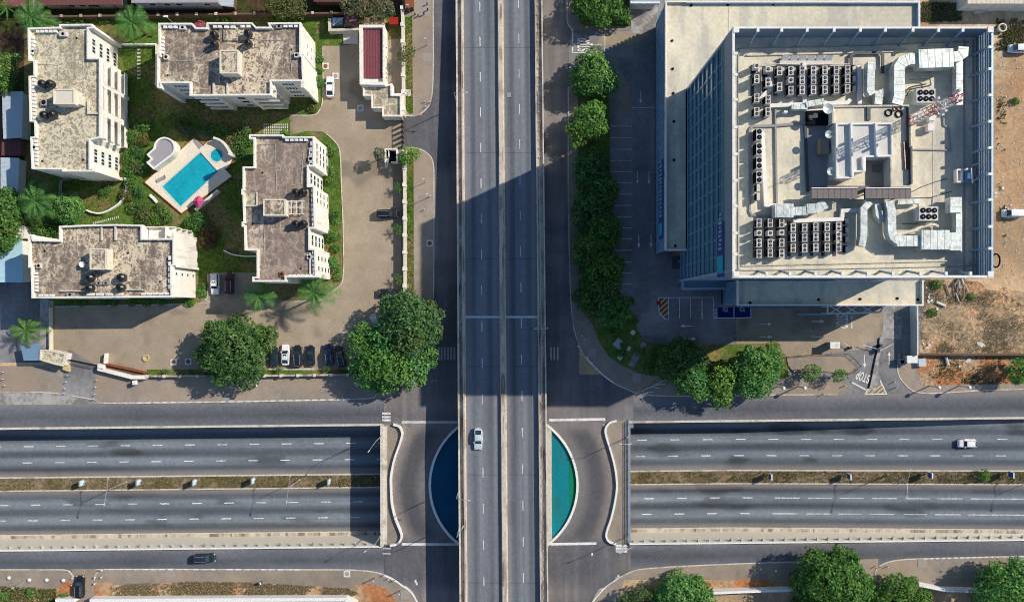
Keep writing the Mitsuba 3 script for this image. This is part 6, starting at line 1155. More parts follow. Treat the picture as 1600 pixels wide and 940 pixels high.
tree('bushy_tree', 'feathery bright green bushy tree in the left garden beside the palm', [(106, 325, 4.6, 21, .8), (92, 330, 3.6, 14), (118, 322, 3.6, 14), (108, 340, 3.4, 14), (104, 328, 2, 24, .6)], 'bright', .42, 1.6, .2)
tree('street_tree', 'round leafy tree on the wall in the upper grass verge', [(635, 84, 3.6, 13, .8), (628, 88, 3, 7), (643, 80, 3, 7)], 'olive', .42, .9, .12); tree('street_tree', 'round light tree over the long wall beside the bin store', [(638, 243, 4, 14.5, .85), (630, 250, 3.2, 9), (648, 240, 3.4, 9)], 'lime', .46, 1.3, .14); tree('street_tree', 'small grey green tree casting a round shadow in the courtyard', [(593, 240, 4.2, 9.5, .95), (593, 244, 3.2, 8.5)], 'grey', .42, 1.5, .12)
tree('street_tree', 'small yellow green tree in the median of the sunken road on the right', [(1538, 741, -1.2, 9, .9), (1541, 746, -1.6, 6)], 'lime', .36, 1.2, .08)
tree('broad_tree', 'dull green tree among the neighbouring sheds at the top', [(445, 8, 4.5, 22), (462, 12, 4, 18), (425, 6, 4, 14)], 'olive', .5, 1.2, .25); tree('broad_tree', 'grey green spreading tree above the service yard', [(570, 6, 5, 20), (595, 8, 4.6, 20), (545, 8, 4.4, 14), (600, 18, 3.6, 10)], 'grey', .5, 1.1, .25)
def shrubs(items, tone_default='mid'):
    for it in items:
        x, y, r, l = it[:4]; tone = it[4] if len(it) > 4 else tone_default; h = it[5] if len(it) > 5 else max(.8, M(r)*.8)
        tree('shrub', l, [(x, y, h*.6, r, .8), (x+r*.5, y+r*.3, h*.5, r*.6), (x-r*.5, y-r*.2, h*.5, r*.6)], tone, .34, 1.2, 0, None, 'shrub')
shrubs([(512, 234, 11, 'large leaved shrub at the upper corner of the central block, east side', 'mid'), (514, 268, 9, 'shrub on the east lawn of the central block, second from the top', 'mid'), (513, 282, 7, 'small shrub on the east lawn of the central block, third from the top', 'mid'), (522, 336, 7, 'dark shrub by the middle of the east lawn of the central block', 'dark'), (525, 345, 6, 'clipped round bush on the east lawn of the central block', 'bright'), (517, 368, 10, 'leafy shrub in the lower half of the east lawn of the central block', 'mid'), (524, 388, 7, 'round bush low on the east lawn of the central block', 'mid'), (520, 410, 9, 'shrub near the lower end of the east lawn of the central block', 'bright'), (528, 432, 6, 'yellowish bush at the lower end of the east lawn of the central block', 'lime'), (526, 422, 6, 'green bush just above the yellowish bush on the east lawn', 'mid'),
        (500, 92, 5.5, 'clipped round bush at the foot of the blank gable, upper one', 'bright'), (500, 109, 5.5, 'clipped round bush at the foot of the blank gable, lower one', 'bright'), (498, 128, 9, 'leafy shrub beside the white saloon at the blank gable', 'mid'), (487, 170, 7, 'low shrub in the lawn corner below the blank gable', 'olive'),
        (447, 208, 6, 'bright shrub behind the top parapet of the central block', 'bright'), (318, 445, 6, 'clipped hedge bush beside the parked white car, upper one', 'mid'), (316, 457, 7, 'clipped hedge bush beside the parked white car, lower one', 'bright'), (297, 472, 7, 'yellow green bush at the lower corner of the lower left block', 'lime'), (161, 297, 7, 'two small bushes on the lawn of the curved wall', 'mid')])
HB = ['dark', 'mid', 'mid', 'olive']
bed = 0
for nm, pts in (('in the hedge left of the pool', [(212, 190), (226, 196), (208, 214), (222, 218), (214, 238), (203, 246), (200, 268), (212, 262), (222, 262), (206, 288), (216, 300), (198, 305)]),
                ('in the bed below the pool terrace', [(208, 325), (222, 322), (234, 332), (248, 328), (258, 336), (242, 342), (226, 338)]),
                ('in the bed above the pool', [(290, 205), (282, 195), (320, 200), (336, 206), (352, 205), (368, 210), (381, 206), (374, 222), (386, 220), (362, 222), (380, 240), (368, 235)]),
                ('in the dark garden right of the lower left block', [(302, 350), (318, 352), (328, 365), (322, 380), (312, 342)]),
                ('along the foot of the lower left block', [(102, 471), (128, 472), (160, 472), (178, 472), (205, 472), (228, 472), (252, 471)]),
                ('behind the lower left block', [(60, 355), (78, 350), (88, 362), (70, 366), (52, 345)]),
                ('along the back wall behind the upper blocks', [(94, 33), (104, 34), (118, 33), (127, 33), (158, 31), (166, 31), (340, 28), (352, 30), (432, 26), (440, 25)]),
                ('in the shaded garden bed round the street corner', [(985, 470), (990, 500), (1000, 548), (1020, 552), (1030, 570), (1042, 550), (1015, 575), (975, 540), (962, 520), (972, 552)])):
    for i, (x, y) in enumerate(pts):
        rr_ = 11 if 'pool' in nm else 6 if 'back wall' in nm else 7 if 'foot' in nm or 'corner' in nm else 12
        shrubs([(x, y, rr_*(.85+.3*rng.random()), f'leafy shrub {nm}, {ORD[i]} of them', ('rusty' if 'dark garden' in nm and i in (2, 3) else 'grey' if (x, y) == (290, 205) else HB[(i+bed) % 4] if 'pool' in nm else 'mid'))])
    bed += 1
# palms
def palm(label, px, py, h, L, n, tone, seed, droop=.55, name='palm', w=.35, cat='palm'):
    r_ = np.random.default_rng(seed); k = thing(name, label, cat); X, Y = P(px, py, h); g = np.array(GREENS[tone])
    put('trunk', MB().tube([(X, Y, -.1), (X+.06, Y, h*.5), (X, Y, h)], [.26, .19, .17] if h > 2 else [.12, .1, .08], 8), 'bark', k, smooth=40)
    for i in range(n):
        V, F, C = [], [], []; az = i*2.39996+r_.normal()*.12; el = .15+1.0*((i/n))**1.2; l = L*(.8+.3*r_.random())*(1-.25*(i/n)); dirn = np.array([math.cos(az), math.sin(az)]); prp = np.array([-dirn[1], dirn[0]])
        s = np.linspace(0, 1, 13); hor = l*np.sin(s*1.25*(1.1-.35*el))/(1.0); ver = h+l*(math.sin(el)*s-droop*s*s*(1.15-.3*el))
        rach = np.column_stack([X+dirn[0]*hor, Y+dirn[1]*hor, ver])
        for sgn in (-1, 1):
            for j in range(1, 13):
                for sub in (0, .5):
                    t = s[j-1]+(s[1]-s[0])*sub; p = rach[j-1]*(1-sub)+rach[j]*sub; ll = l*w*.74*(math.sin(math.pi*min(.97, .12+.86*t)))**.6
                    tip = p+np.append(prp*sgn*ll+dirn*ll*.75, -ll*.55-.12*r_.random()); m = (rach[j]-rach[j-1])*.30
                    o = len(V); V += [p-m*.5, p+m*.7, tip]; F.append([o, o+1, o+2]); c = g[1]+(g[2]-g[1])*(r_.random()-.35) if r_.random() > .25 else g[0]+(g[1]-g[0])*r_.random()
                    C += [c]*3
        put('frond', (np.array(V), np.array(F)), 'leaf', k, color=np.clip(np.array(C), .005, 1))
    return k
palm('tall feather palm below the central block, right one of the pair', 491, 457, 8.3, 4.9, 20, 'bright', 1); palm('feather palm below the central block, left one of the pair with a bright heart', 403, 463, 7.6, 4.2, 16, 'bright', 2)
palm('large feather palm in the left garden between the sheds and the bushy tree', 55, 314, 6.4, 5.2, 22, 'bright', 3); palm('feather palm on the lawn between the two upper blocks', 206, 36, 7.0, 4.8, 20, 'bright', 4); palm('feather palm at the top left beside the striped wall end', 50, 28, 6.4, 4.8, 20, 'bright', 5)
palm('spiky yellow green palm in the top left corner', 10, 12, 3.4, 3.0, 18, 'lime', 6, .2, w=.14); palm('bright arching palm over the blue canopy at the lower left', 40, 516, 4.0, 4.4, 20, 'lime', 7, w=.26)
for i, (x, y, l) in enumerate(((623, 293, 'young palm against the long wall, upper of the three'), (622, 358, 'young palm against the long wall, middle of the three'), (623, 436, 'young palm against the long wall, lowest of the three beside the dark tree'), (259, 580, 'young palm in the planting strip left of the big round tree'), (435, 577, 'young palm in the planting strip in front of the white parked car'), (509, 577, 'young palm in the planting strip in front of the dark blue parked car'), (160, 299, 'small palm like plant on the lawn of the curved wall'), (170, 296, 'second small palm like plant on the lawn of the curved wall'))):
    palm(l, x, y, 2.0 if i < 3 else 1.3, 1.5 if i < 3 else 1.25, 12, 'mid', 20+i, .4, 'young_palm', .36)
# ground cover that nobody could count
def tufts(name, label, spots, size, cols, cat, seed, z=0.15, hold=None):
    r_ = np.random.default_rng(seed); n = len(spots); p = np.array(spots); cols = np.array(cols); V, C = [], []
    h = size*(.5+r_.random(n)); a = r_.random(n)*6.28
    for t in range(3):
        aa = a+t*2.1; d = np.column_stack([np.cos(aa), np.sin(aa)])*(h*.75)[:, None]; q = np.column_stack([-d[:, 1], d[:, 0]])*.38
        zb_ = p[:, 2] if p.shape[1] > 2 else np.full(n, z)
        V.append(np.stack([np.column_stack([p[:, :2]-q, zb_]), np.column_stack([p[:, :2]+q, zb_]), np.column_stack([p[:, :2]+d, zb_+h*.8])], 1)); c = cols[r_.integers(0, len(cols), n)]*(.65+.7*r_.random((n, 1))); C.append(np.repeat(c[:, None], 3, 1))
    V = np.concatenate(V).reshape(-1, 3); C = np.concatenate(C).reshape(-1, 3)
    return solo(name, (V, np.arange(len(V)).reshape(-1, 3)), 'tuft', label, cat, kind='stuff', color=C)
DRY = [(.24, .185, .115), (.19, .155, .085), (.31, .25, .17), (.13, .115, .05)]; GRN = [(.05, .10, .015), (.08, .12, .03), (.04, .075, .012)]
sp_ = []
for _ in range(9000):
    X = rng.uniform(-118, 116); v = rng.uniform(-39.15, -36.55)
    if XW < X < XE: continue
    if meshkit.noise([X*.25, v*.5, 2.0]) < rng.random()*.75: continue
    sp_.append((X, vline(X, v), zf(X)+.15))
tufts('median_grass', 'dry grass and weeds growing along the median of the sunken road', sp_, .28, DRY+GRN[:1], 'grass', 41)
def inside(pts, n, z=0.0, thr=.0):
    pg = Polygon(PP(pts)); x0, y0, x1, y1 = pg.bounds; out = []
    import shapely
    q = np.column_stack([rng.uniform(x0, x1, n), rng.uniform(y0, y1, n)]); ok = shapely.contains_xy(pg, q[:, 0], q[:, 1]); q = q[ok]
    if thr: q = q[rng.random(len(q)) < np.clip((meshkit.fbm(np.column_stack([q*.18, np.full(len(q), 3.0)]), 4)-thr+.10)/.26, 0, 1)**1.6]
    return [(a, b_, z) for a, b_ in q]
tufts('roadside_grass', 'dry grass along the soil strip above the bottom wall, left of the flyover', inside([(200, 912), (305, 908), (390, 909), (470, 914), (545, 918), (560, 926), (545, 932), (175, 933), (172, 917)], 9000, .15, .30), .3, DRY, 'grass', 42)
tufts('roadside_grass', 'weeds in the soil at the bottom left corner', inside([(0, 915), (90, 919), (86, 945), (0, 945)], 1500, .13, .35), .4, DRY+GRN+GRN, 'grass', 43)
tufts('scrub', 'dead scrub and weeds over the lower part of the vacant lot', inside([(1437, 440), (1560, 455), (1605, 480), (1600, 552), (1437, 550)], 11000, 0, .40)+inside([(1437, 436), (1520, 440), (1500, 550), (1437, 550)], 7000, 0, .33), .26, [(.36, .28, .18), (.27, .215, .12), (.44, .36, .25), (.20, .17, .08), (.31, .25, .18)], 'scrub', 44)
tufts('scrub', 'low weeds on the red soil strip between the lot wall and the right pavement', inside([(1426, 558), (1600, 558), (1600, 598), (1430, 602)], 3000, 0, .45), .32, DRY+GRN, 'scrub', 45)
tufts('scrub', 'scrub along the top right edge of the vacant lot', inside([(1556, 30), (1600, 30), (1600, 75), (1556, 80)], 1400, 0, .35)+inside([(1558, 150), (1572, 150), (1572, 410), (1558, 410)], 500, 0, .5)+inside([(1440, 4), (1510, 6), (1500, 34), (1440, 34)], 1600, 0, .4), .4, DRY+GRN, 'scrub', 46)
tufts('lawn_grass', 'short grass on the shaded and sunny lawns of the compound', inside([(190, 70), (244, 70), (244, 185), (200, 185)], 2500, .03)+inside([(78, 22), (560, 22), (560, 34), (78, 36)], 1500, .03)+inside([(98, 284), (196, 282), (186, 345), (110, 345)], 2200, .03)+inside([(475, 45), (503, 45), (503, 100), (475, 60)], 600, .03)+inside([(497, 216), (530, 240), (534, 440), (500, 445)], 2600, .03)+inside([(290, 152), (500, 160), (440, 200), (245, 200)], 3000, .03)+inside([(340, 240), (376, 260), (380, 425), (300, 420), (290, 345)], 2500, .03), .13, GRN+[(.12, .12, .04)], 'grass', 47)
tufts('verge_grass', 'short grass on the verges and garden beds along the streets', inside([(633, 28), (644, 28), (645, 176), (634, 172)], 1100, .15)+inside([(633, 240), (646, 236), (647, 470), (634, 480)], 1800, .15)+inside([(904, 140), (950, 150), (950, 430), (1000, 560), (1230, 588), (1010, 586), (930, 512), (904, 470)], 5000, .15)+inside([(907, -5), (985, -5), (985, 40), (908, 40)], 1200, .15), .15, GRN, 'grass', 48)
for x, y, r, l in ((1463, 444, 8, 'green weed clump at the upper left of the debris in the vacant lot'), (1517, 463, 6, 'green weed clump right of the log pile'), (1457, 488, 7, 'green weed clump beside the lot wall'), (1587, 158, 6, 'dry green bush on the bare earth at the right edge'), (100, 935, 9, 'bright green bush left of the bottom gate'), (48, 925, 7, 'dark bush at the bottom left corner'), (5, 930, 7, 'green bush cut by the bottom left corner'), (240, 338, 9, 'bright bush at the foot of the pool terrace'), (1150, 20, 1, 'tiny weed')):
    if r > 2: shrubs([(x, y, r, l, 'mid' if x > 200 else 'bright', .9)])
k = thing('flower_bush', 'crimson flowering bougainvillea behind the parapet of the upper middle block', 'flowers'); m, c = leaves([(*P(314, 40, 11), 11, 1.0, .8), (*P(307, 41, 11), 11, .6, .8)], .3, 1.2, 'mid', rng); put('blossom', m, 'pink', k)
# ================================================================ VEHICLES
def car_parts(kind):
    L, Wd, H = {'sedan': (4.6, 1.8, 1.42), 'suv': (4.75, 1.9, 1.78), 'van': (4.6, 1.85, 1.95), 'hatch': (4.1, 1.72, 1.5)}[kind]
    hl = L/2; hood = .92 if kind == 'sedan' else 1.02; belt = .95 if kind == 'sedan' else 1.08
    xs = np.linspace(-hl, hl, 25); rows = []
    for x in xs:
        u = x/hl; w = Wd/2*(1-.17*abs(u)**5-.03*abs(u)**2); zt = np.interp(u, [-1, -.95, -.6, .3, .9, 1], [belt-.28, belt-.06, belt, belt, hood-.12, hood-.38]); zb = np.interp(abs(u), [0, .85, 1], [.22, .25, .36])
        rows.append([(x, s*w*f, zb+(zt-zb)*t) for s, f, t in ((-1, .86, 0), (-1, .98, .25), (-1, 1, .6), (-1, .95, .9), (-1, .80, 1.0), (1, .80, 1.0), (1, .95, .9), (1, 1, .6), (1, .98, .25), (1, .86, 0))])
    n = 10; v = np.array(rows).reshape(-1, 3); f = [[i*n+j, i*n+(j+1) % n, (i+1)*n+(j+1) % n, (i+1)*n+j] for i in range(24) for j in range(n)]
    tri = np.array(f); tri = np.vstack([tri[:, [0, 1, 2]], tri[:, [0, 2, 3]], [[0, j+1, j] for j in range(1, n-1)], [[24*n, 24*n+j, 24*n+j+1] for j in range(1, n-1)]])
    body = (v, tri)
    # greenhouse: base ring and roof ring
    b0, b1, t0, t1 = {'sedan': (-.80, .42, -.42, .10), 'suv': (-.96, .45, -.86, .20), 'van': (-.97, .60, -.92, .36), 'hatch': (-.93, .45, -.66, .16)}[kind]
    wb, wt = Wd/2*.84, Wd/2*.70; B0, B1, T0, T1 = b0*hl, b1*hl, t0*hl, t1*hl; zt = H-.05
    g = lambda x, y, z: (x, y, z)
    base = [g(B0, -wb*.94, belt-.02), g(B1, -wb*.92, belt-.02), g(B1, wb*.92, belt-.02), g(B0, wb*.94, belt-.02)]; topp = [g(T0, -wt, zt), g(T1, -wt, zt), g(T1, wt, zt), g(T0, wt, zt)]
    q = lambda a, b_, c, d: MB().add([a, b_, c, d], [[0, 1, 2, 3]])
    wind = q(base[1], base[2], topp[2], topp[1]); rear = q(base[3], base[0], topp[0], topp[3]); left = q(base[2], base[3], topp[3], topp[2]); right = q(base[0], base[1], topp[1], topp[0])
    roof = MB(); rx = np.linspace(T0-.06, T1+.06, 7); rr = []
    for x in rx:
        u = (x-(T0+T1)/2)/((T1-T0)/2+.06); d = .06*(1-u*u); rr.append([(x, s*wt*1.04*(1-.06*abs(u)**4), zt+o+d*c) for s, o, c in ((-1, -.03, 0), (-1, .03, .3), (-.6, .045, 1), (0, .05, 1.1), (.6, .045, 1), (1, .03, .3), (1, -.03, 0))])
    vv = np.array(rr).reshape(-1, 3); roof.add(vv, [[i*7+j, (i+1)*7+j, (i+1)*7+j+1, i*7+j+1] for i in range(6) for j in range(6)])
    pil = MB()
    for i in range(4): pil.beam(base[i], topp[i], .09, .09)
    for s in (-1, 1):
        xm = (T0+T1)/2; pil.beam((xm, s*wb*.95, belt), (xm, s*wt, zt), .08, .05)
        if kind in ('suv', 'van'): xm = T0+.28*(T1-T0); pil.beam((xm, s*wb*.95, belt), (xm, s*wt, zt), .1, .05)
    mir = MB()
    for s in (-1, 1): mir.cbox(B1-.25, s*(Wd/2+.07), belt-.02, .16, .2, .13)
    wheel = []
    for x in (-.6*hl, .62*hl):
        for s in (-1, 1): wheel.append((MB().tube([(x, s*(Wd/2-.20), .32), (x, s*(Wd/2+.005), .32)], .32, 14), MB().tube([(x, s*(Wd/2), .32), (x, s*(Wd/2+.02), .32)], .19, 10)))
    lights = [MB().cbox(hl-.22, s*(Wd/2*.68), hood-.36, .3, .36, .13, -s*.35) for s in (-1, 1)]; tails = [MB().cbox(-hl+.11, s*(Wd/2*.72), belt-.30, .16, .3, .2, s*.3) for s in (-1, 1)]
    extra = None
    if kind == 'suv':
        extra = MB()
        for s in (-1, 1): extra.beam((T0+.2, s*wt*.86, zt+.16), (T1-.1, s*wt*.86, zt+.16), .05, .05)
    sun = MB().cbox(T0+.62*(T1-T0), 0, zt+.085, .75, .78, .02) if kind in ('suv', 'sedan') else None
    plate = MB().cbox(-hl+.03, 0, .55, .06, .5, .14)
    return dict(body=body, wind=wind, rear=rear, left=left, right=right, roof=roof, pil=pil, mir=mir, wheel=wheel, lights=lights, tails=tails, extra=extra, sun=sun, plate=plate)
CP, CS = {}, {}
def cshape(kind, part, mesh, mat, smooth=False):
    key = (kind, part, mat)
    if key not in CS: CS[key] = shape(mesh, mat, smooth)
    return CS[key]
def car(px, py, ang, kind, col, label, cat='car', z=.05, sunroof=False, name='parked_car', group=None):
    "ang: direction the front points, degrees anticlockwise from the right of the photo"
    if kind not in CP: CP[kind] = car_parts(kind)
    c = CP[kind]; k = thing(name, label, cat, group); X, Y = P(px, py, z+1.2); t = T().translate([X, Y, z]).rotate([0, 0, 1], ang)
    put('body', cshape(kind, 'body', c['body'], col, 35), None, k, to=t); put('roof', cshape(kind, 'roof', c['roof'], col, 35), None, k, to=t); put('pillars', cshape(kind, 'pil', c['pil'], col), None, k, to=t)
    put('windscreen', cshape(kind, 'wind', c['wind'], 'glass'), None, k, to=t); put('rear_window', cshape(kind, 'rear', c['rear'], 'glass'), None, k, to=t)
    put('side_window', cshape(kind, 'left', c['left'], 'glass'), None, k, to=t); put('side_window', cshape(kind, 'right', c['right'], 'glass'), None, k, to=t); put('mirrors', cshape(kind, 'mir', c['mir'], col), None, k, to=t)
    for i, (w_, r_) in enumerate(c['wheel']): kk = put('wheel', cshape(kind, f'w{i}', w_, 'tyre', 40), None, k, to=t); put('rim', cshape(kind, f'r{i}', r_, 'steel'), None, kk, to=t)
    for i, m in enumerate(c['lights']): put('headlight', cshape(kind, f'h{i}', m, 'lens'), None, k, to=t)
    for i, m in enumerate(c['tails']): put('taillight', cshape(kind, f't{i}', m, 'lens_red'), None, k, to=t)
    put('number_plate', cshape(kind, 'pl', c['plate'], 'white'), None, k, to=t)
    if sunroof and c['sun']: put('sunroof', cshape(kind, 'sun', c['sun'], 'glass'), None, k, to=t)
    if c['extra'] and kind == 'suv': put('roof_rails', cshape(kind, 'ex', c['extra'], 'steel'), None, k, to=t)
    return k
X, Y = P(747, 686, 7.2); car(747, 686, -90, 'sedan', 'car_pale', 'silver white saloon driving down the west carriageway of the flyover', z=deck_z(Y)+.04, name='moving_car')
car(1513, 693, 180, 'hatch', 'car_white', 'small white hatchback driving on the sunken road at the right', z=zf(99)+.02, name='moving_car'); car(318.5, 872, 2, 'suv', 'car_slate', 'dark blue grey off-roader driving on the lower left frontage road', name='moving_car'); car(123.5, 917, 90, 'suv', 'car_black', 'black car leaving the gate at the bottom left', name='moving_car', z=.12)
car(515, 135, 90, 'sedan', 'car_white', 'white saloon parked beside the blank gable of the upper middle block'); car(605, 333.5, 0, 'suv', 'car_black', 'black off-roader parked against the long wall in the middle of the courtyard'); car(605, 457, 0, 'hatch', 'car_black', 'dark hatchback parked against the wall at the edge of the dense tree')
car(335, 443, -90, 'suv', 'car_white', 'white off-roader with a dark sunroof beside the lower left block', sunroof=True); car(357.5, 442, 90, 'suv', 'car_maroon', 'maroon car parked right of the white off-roader')
car(445, 554.5, 90, 'sedan', 'car_white', 'white saloon with a sunroof in the row by the planting strip', sunroof=True); car(464.5, 556, 92, 'suv', 'car_black', 'black car in the row, just right of the white saloon'); car(484.5, 555.5, 91, 'sedan', 'car_black', 'black saloon in the middle of the row by the planting strip'); car(513, 554, 98, 'suv', 'car_blue', 'dark blue off-roader parked slightly askew in the row')
car(427, 556.5, 92, 'sedan', 'car_slate', 'dark grey car half hidden under the small branch of the big round tree'); car(531, 557, 105, 'suv', 'car_green', 'dark green off-roader in the tree shade at the right end of the row'); car(588, 504, -60, 'hatch', 'car_pale', 'pale car almost hidden under the dense tree'); car(322, 566, 90, 'hatch', 'car_blue', 'blue car almost hidden under the left side of the big round tree')
car(1594, 75, 180, 'van', 'car_white', 'white pickup cut by the right edge of the photo', 'van'); car(1584, 333, 180, 'van', 'car_white', 'white van parked on the bare earth at the right edge', 'van')
# ================================================================ LAMPS, BILLBOARDS, BOLLARDS
def lamp(px, py, h, arms, label, z=0.0, reach=2.2, group=None, name='street_lamp'):
    k = thing(name, label, 'street lamp', group); X, Y = P(px, py, z)
    put('pole', MB().tube([(X, Y, z), (X, Y, z+h*.55), (X, Y, z+h)], [.11, .08, .055], 8), 'lamp_grey', k, smooth=40); put('base', MB().cyl(X, Y, z, z+.35, .22, 8), 'concrete', k)
    for a in arms:
        d = np.array([math.cos(math.radians(a)), math.sin(math.radians(a))]); pts = [(X+d[0]*reach*t, Y+d[1]*reach*t, z+h-.05+.55*math.sin(t*1.5)) for t in np.linspace(0, 1, 7)]
        put('arm', MB().tube(pts, .05, 6), 'lamp_grey', k); e = pts[-1]; hd = put('lamp_head', MB().cbox(e[0]+d[0]*.3, e[1]+d[1]*.3, e[2]-.06, .62, .24, .12, math.radians(a)), 'pale_grey', k)
for x, y, l in ((198.5, 752, 'first double armed lamp in the median of the sunken road, left side'), (468.5, 748.5, 'second double armed lamp in the median of the sunken road, left side'), (1386.5, 740.5, 'first double armed lamp in the median of the sunken road, right side'), (1640, 738, 'double armed lamp in the median beyond the right edge')):
    zz = zf(P(x, 0, -5)[0]); X, Y = P(x, y, zz); lamp(x, y, 9.2, (80, -95), l, zz, 2.6)
for x, y, zr, l, a in ((713.6, 160, 1.0, 'single armed lamp on the west parapet of the flyover, upper end', 0), (717, 766, 1.0, 'single armed lamp on the west parapet of the flyover, lower middle', -5), (717.5, 824, 1.0, 'single armed lamp on the west parapet of the flyover, lower end', 60), (855, 512, 1.0, 'single armed lamp on the east parapet of the flyover', 180)):
    Y = P(x, y, 5)[1]; lamp(x, y, 7.5, (a,), l, deck_z(Y)+.2, 2.3)
for x, y, a, l in ((979, 683, 180, 'lamp on the traffic island at the upper end of the east portal'), (978, 838, 200, 'lamp on the traffic island at the lower end of the east portal'), (598, 679, 235, 'lamp on the traffic island at the upper end of the west portal'), (597, 832, 215, 'lamp on the traffic island at the lower end of the west portal')):
    lamp(x, y, 8.5, (a,), l, .1, 2.2)
for x, y, l in ((668, 71, 'slim lamp post on the upper west pavement'), (665, 285, 'slim lamp post on the west pavement, upper of a pair'), (671, 308, 'slim lamp post on the west pavement, lower of a pair'), (641, 20, 'leaning pale pole at the top of the long wall'), (40, 907, 'slim pole on the south pavement at the bottom left')):
    k = thing('lamp_post', l, 'street lamp'); X, Y = P(x, y); put('pole', MB().tube([(X, Y, .1), (X, Y, 4.6)], [.09, .06], 7), 'lamp_grey', k); put('lamp_head', MB().cbox(X, Y, 4.55, .5, .22, .12), 'pale', k)
for i, (x, y) in enumerate(((1224, 606), (1257, 606), (1467, 605), (1514.5, 605), (1608, 600))):
    if x > 1605: continue
    k = thing('globe_lamp', f'post with a white globe on the right pavement, {ORD[i]} from the left', 'street lamp', 'globe posts on the right pavement'); X, Y = P(x, y, 4.2); put('pole', MB().cyl(X, Y, .1, 3.9, .13, 8), 'lamp_grey', k); put('globe', trimesh.creation.icosphere(2, .42).apply_translation((X, Y, 4.2)), 'white', k, smooth=True)
W_L, W_R = [(127.5, 754), (216, 753), (303.5, 753), (395, 750.5), (514, 752)], [(1204, 744), (1327, 744), (1453.5, 742), (1580, 741)]
for i, (x, y) in enumerate(W_L+W_R):
    left = i < 5; X, Y = P(x, y, -4.5); zz = zf(X); X, Y = P(x, y, zz+2.0)
    k = thing('advertising_panel', (f'pale blue light box panel in the median left of the flyover, {ORD[i]} from the left' if left else f'dark backed panel in the median right of the flyover, {ORD[i-5]} from the left'), 'billboard')
    put('post', MB().cyl(X, Y, zz+.1, zz+1.2, .12, 8), 'steel', k); put('case', MB().cbox(X, Y, zz+1.1, .26, 1.25, 1.9), 'lamp_grey' if left else 'white', k)
    put('face', MB().cbox(X+.16, Y, zz+1.2, .06, 1.1, 1.7), 'ad_face' if left else 'ad_dark', k); put('face', MB().cbox(X-.16, Y, zz+1.2, .06, 1.1, 1.7), 'ad_dark', k)
    if left: put('picture', MB().cbox(X+.20, Y+.2, zz+1.5, .03, .45, .8), 'white', k); put('picture', MB().cbox(X+.20, Y-.25, zz+1.35, .03, .3, .35), 'ad_dark', k)
def bollards(pts, label, group, h=1.0, r=.09, mat='white', z=.12):
    for i, (x, y) in enumerate(pts):
        k = thing('bollard', f'{label}, {ORD[i]} of the row' if len(pts) > 1 else label, 'bollard', group); X, Y = P(x, y, h+z)
        put('post', MB().cyl(X, Y, z, z+h, r, 8), 'grey' if mat == 'white' else mat, k); put('cap', MB().lathe(X, Y, [(r*1.25, z+h-.22), (r*1.25, z+h), (.01, z+h+.06)], 10), mat, k)
bollards([(4, 581), (4, 592), (6.5, 602)], 'short bollard at the left edge of the lower left pavement', 'bollards at the left edge'); bollards([(104.5, 586.5), (102.5, 596.5), (101, 607), (99.5, 614.5)], 'bollard in the row left of the lower left entrance lane', 'bollards left of the entrance lane'); bollards([(150.5, 594), (149, 605), (147.5, 616), (146, 623)], 'bollard in the row right of the lower left entrance lane', 'bollards right of the entrance lane')
bollards([(599.5, 899.5), (606.5, 905), (616, 907.5)], 'white bollard inside the lower left corner kerb', 'corner bollards left', 1.1); bollards([(583.5, 907.5), (623.5, 928)], 'taller white post inside the lower left corner kerb', 'corner posts left', 2.6, .1)
bollards([(107, 892), (112, 903), (111, 914)], 'pale bollard left of the bottom gate drive', 'bollards left of the gate drive', .9); bollards([(147.5, 902), (158.5, 891), (157.5, 902), (147, 912)], 'white bollard right of the bottom gate drive', 'bollards right of the gate drive', .9, .14)
bollards([(1399, 597), (1402, 606)], 'bollard at the exit kerb of the office car park', 'bollards at the exit'); bollards([(1290, 606), (1322, 603), (1288, 616)], 'bollard on the right pavement by the exit bay', 'bollards by the exit bay'); bollards([(1370, 886), (1378, 886), (1388, 886)], 'low hooped post on the bottom right pavement', 'hooped posts', .8)
bollards([(664, 158), (672, 159), (665, 166)], 'bollard inside the rounded kerb of the upper west pavement', 'upper pavement bollards', .8); bollards([(648, 21), (653, 23.5), (662, 21), (668, 14), (667, 5)], 'black bollard at the top of the west pavement', 'black bollards', .9, .12, 'black')
bollards([(637, 104), (636, 113), (637, 124), (638, 285), (639, 307), (639, 330), (640, 352), (639, 373), (639, 397), (639, 424)], 'thin garden light in the grass verge', 'verge garden lights', .8, .06, 'black')
bollards([(663, 327), (672, 306)], 'small post on the west pavement near the shadow edge', 'west pavement posts', .8)
bollards([(918, 558), (925, 566), (932, 575), (903, 541)], 'white post at the shaded curved kerb', 'curved kerb posts', .7, .14)
for i, (x, y) in enumerate(((14, 902), (46, 905.5), (73, 905.5), (99, 906))):
    k = solo('white_boulder', (lambda m: (m.apply_scale([1, .9, .8]).apply_translation((*P(x, y, .4), .45)), m)[1])(trimesh.creation.icosphere(2, .42)), 'white', f'white painted boulder on the south pavement at the bottom left, {ORD[i]} from the left', 'boulder', 'white boulders', smooth=True)
for x, y in ((212, 611),):
    k = thing('sign_board', 'small white sign board on the lower left pavement', 'sign'); X, Y = P(x, y-14, 1.0); put('board', MB().cbox(X, Y, .9, .7, .9, 1.0, .1), 'white', k); put('post', MB().cyl(X, Y, .1, .9, .06, 6), 'steel', k)
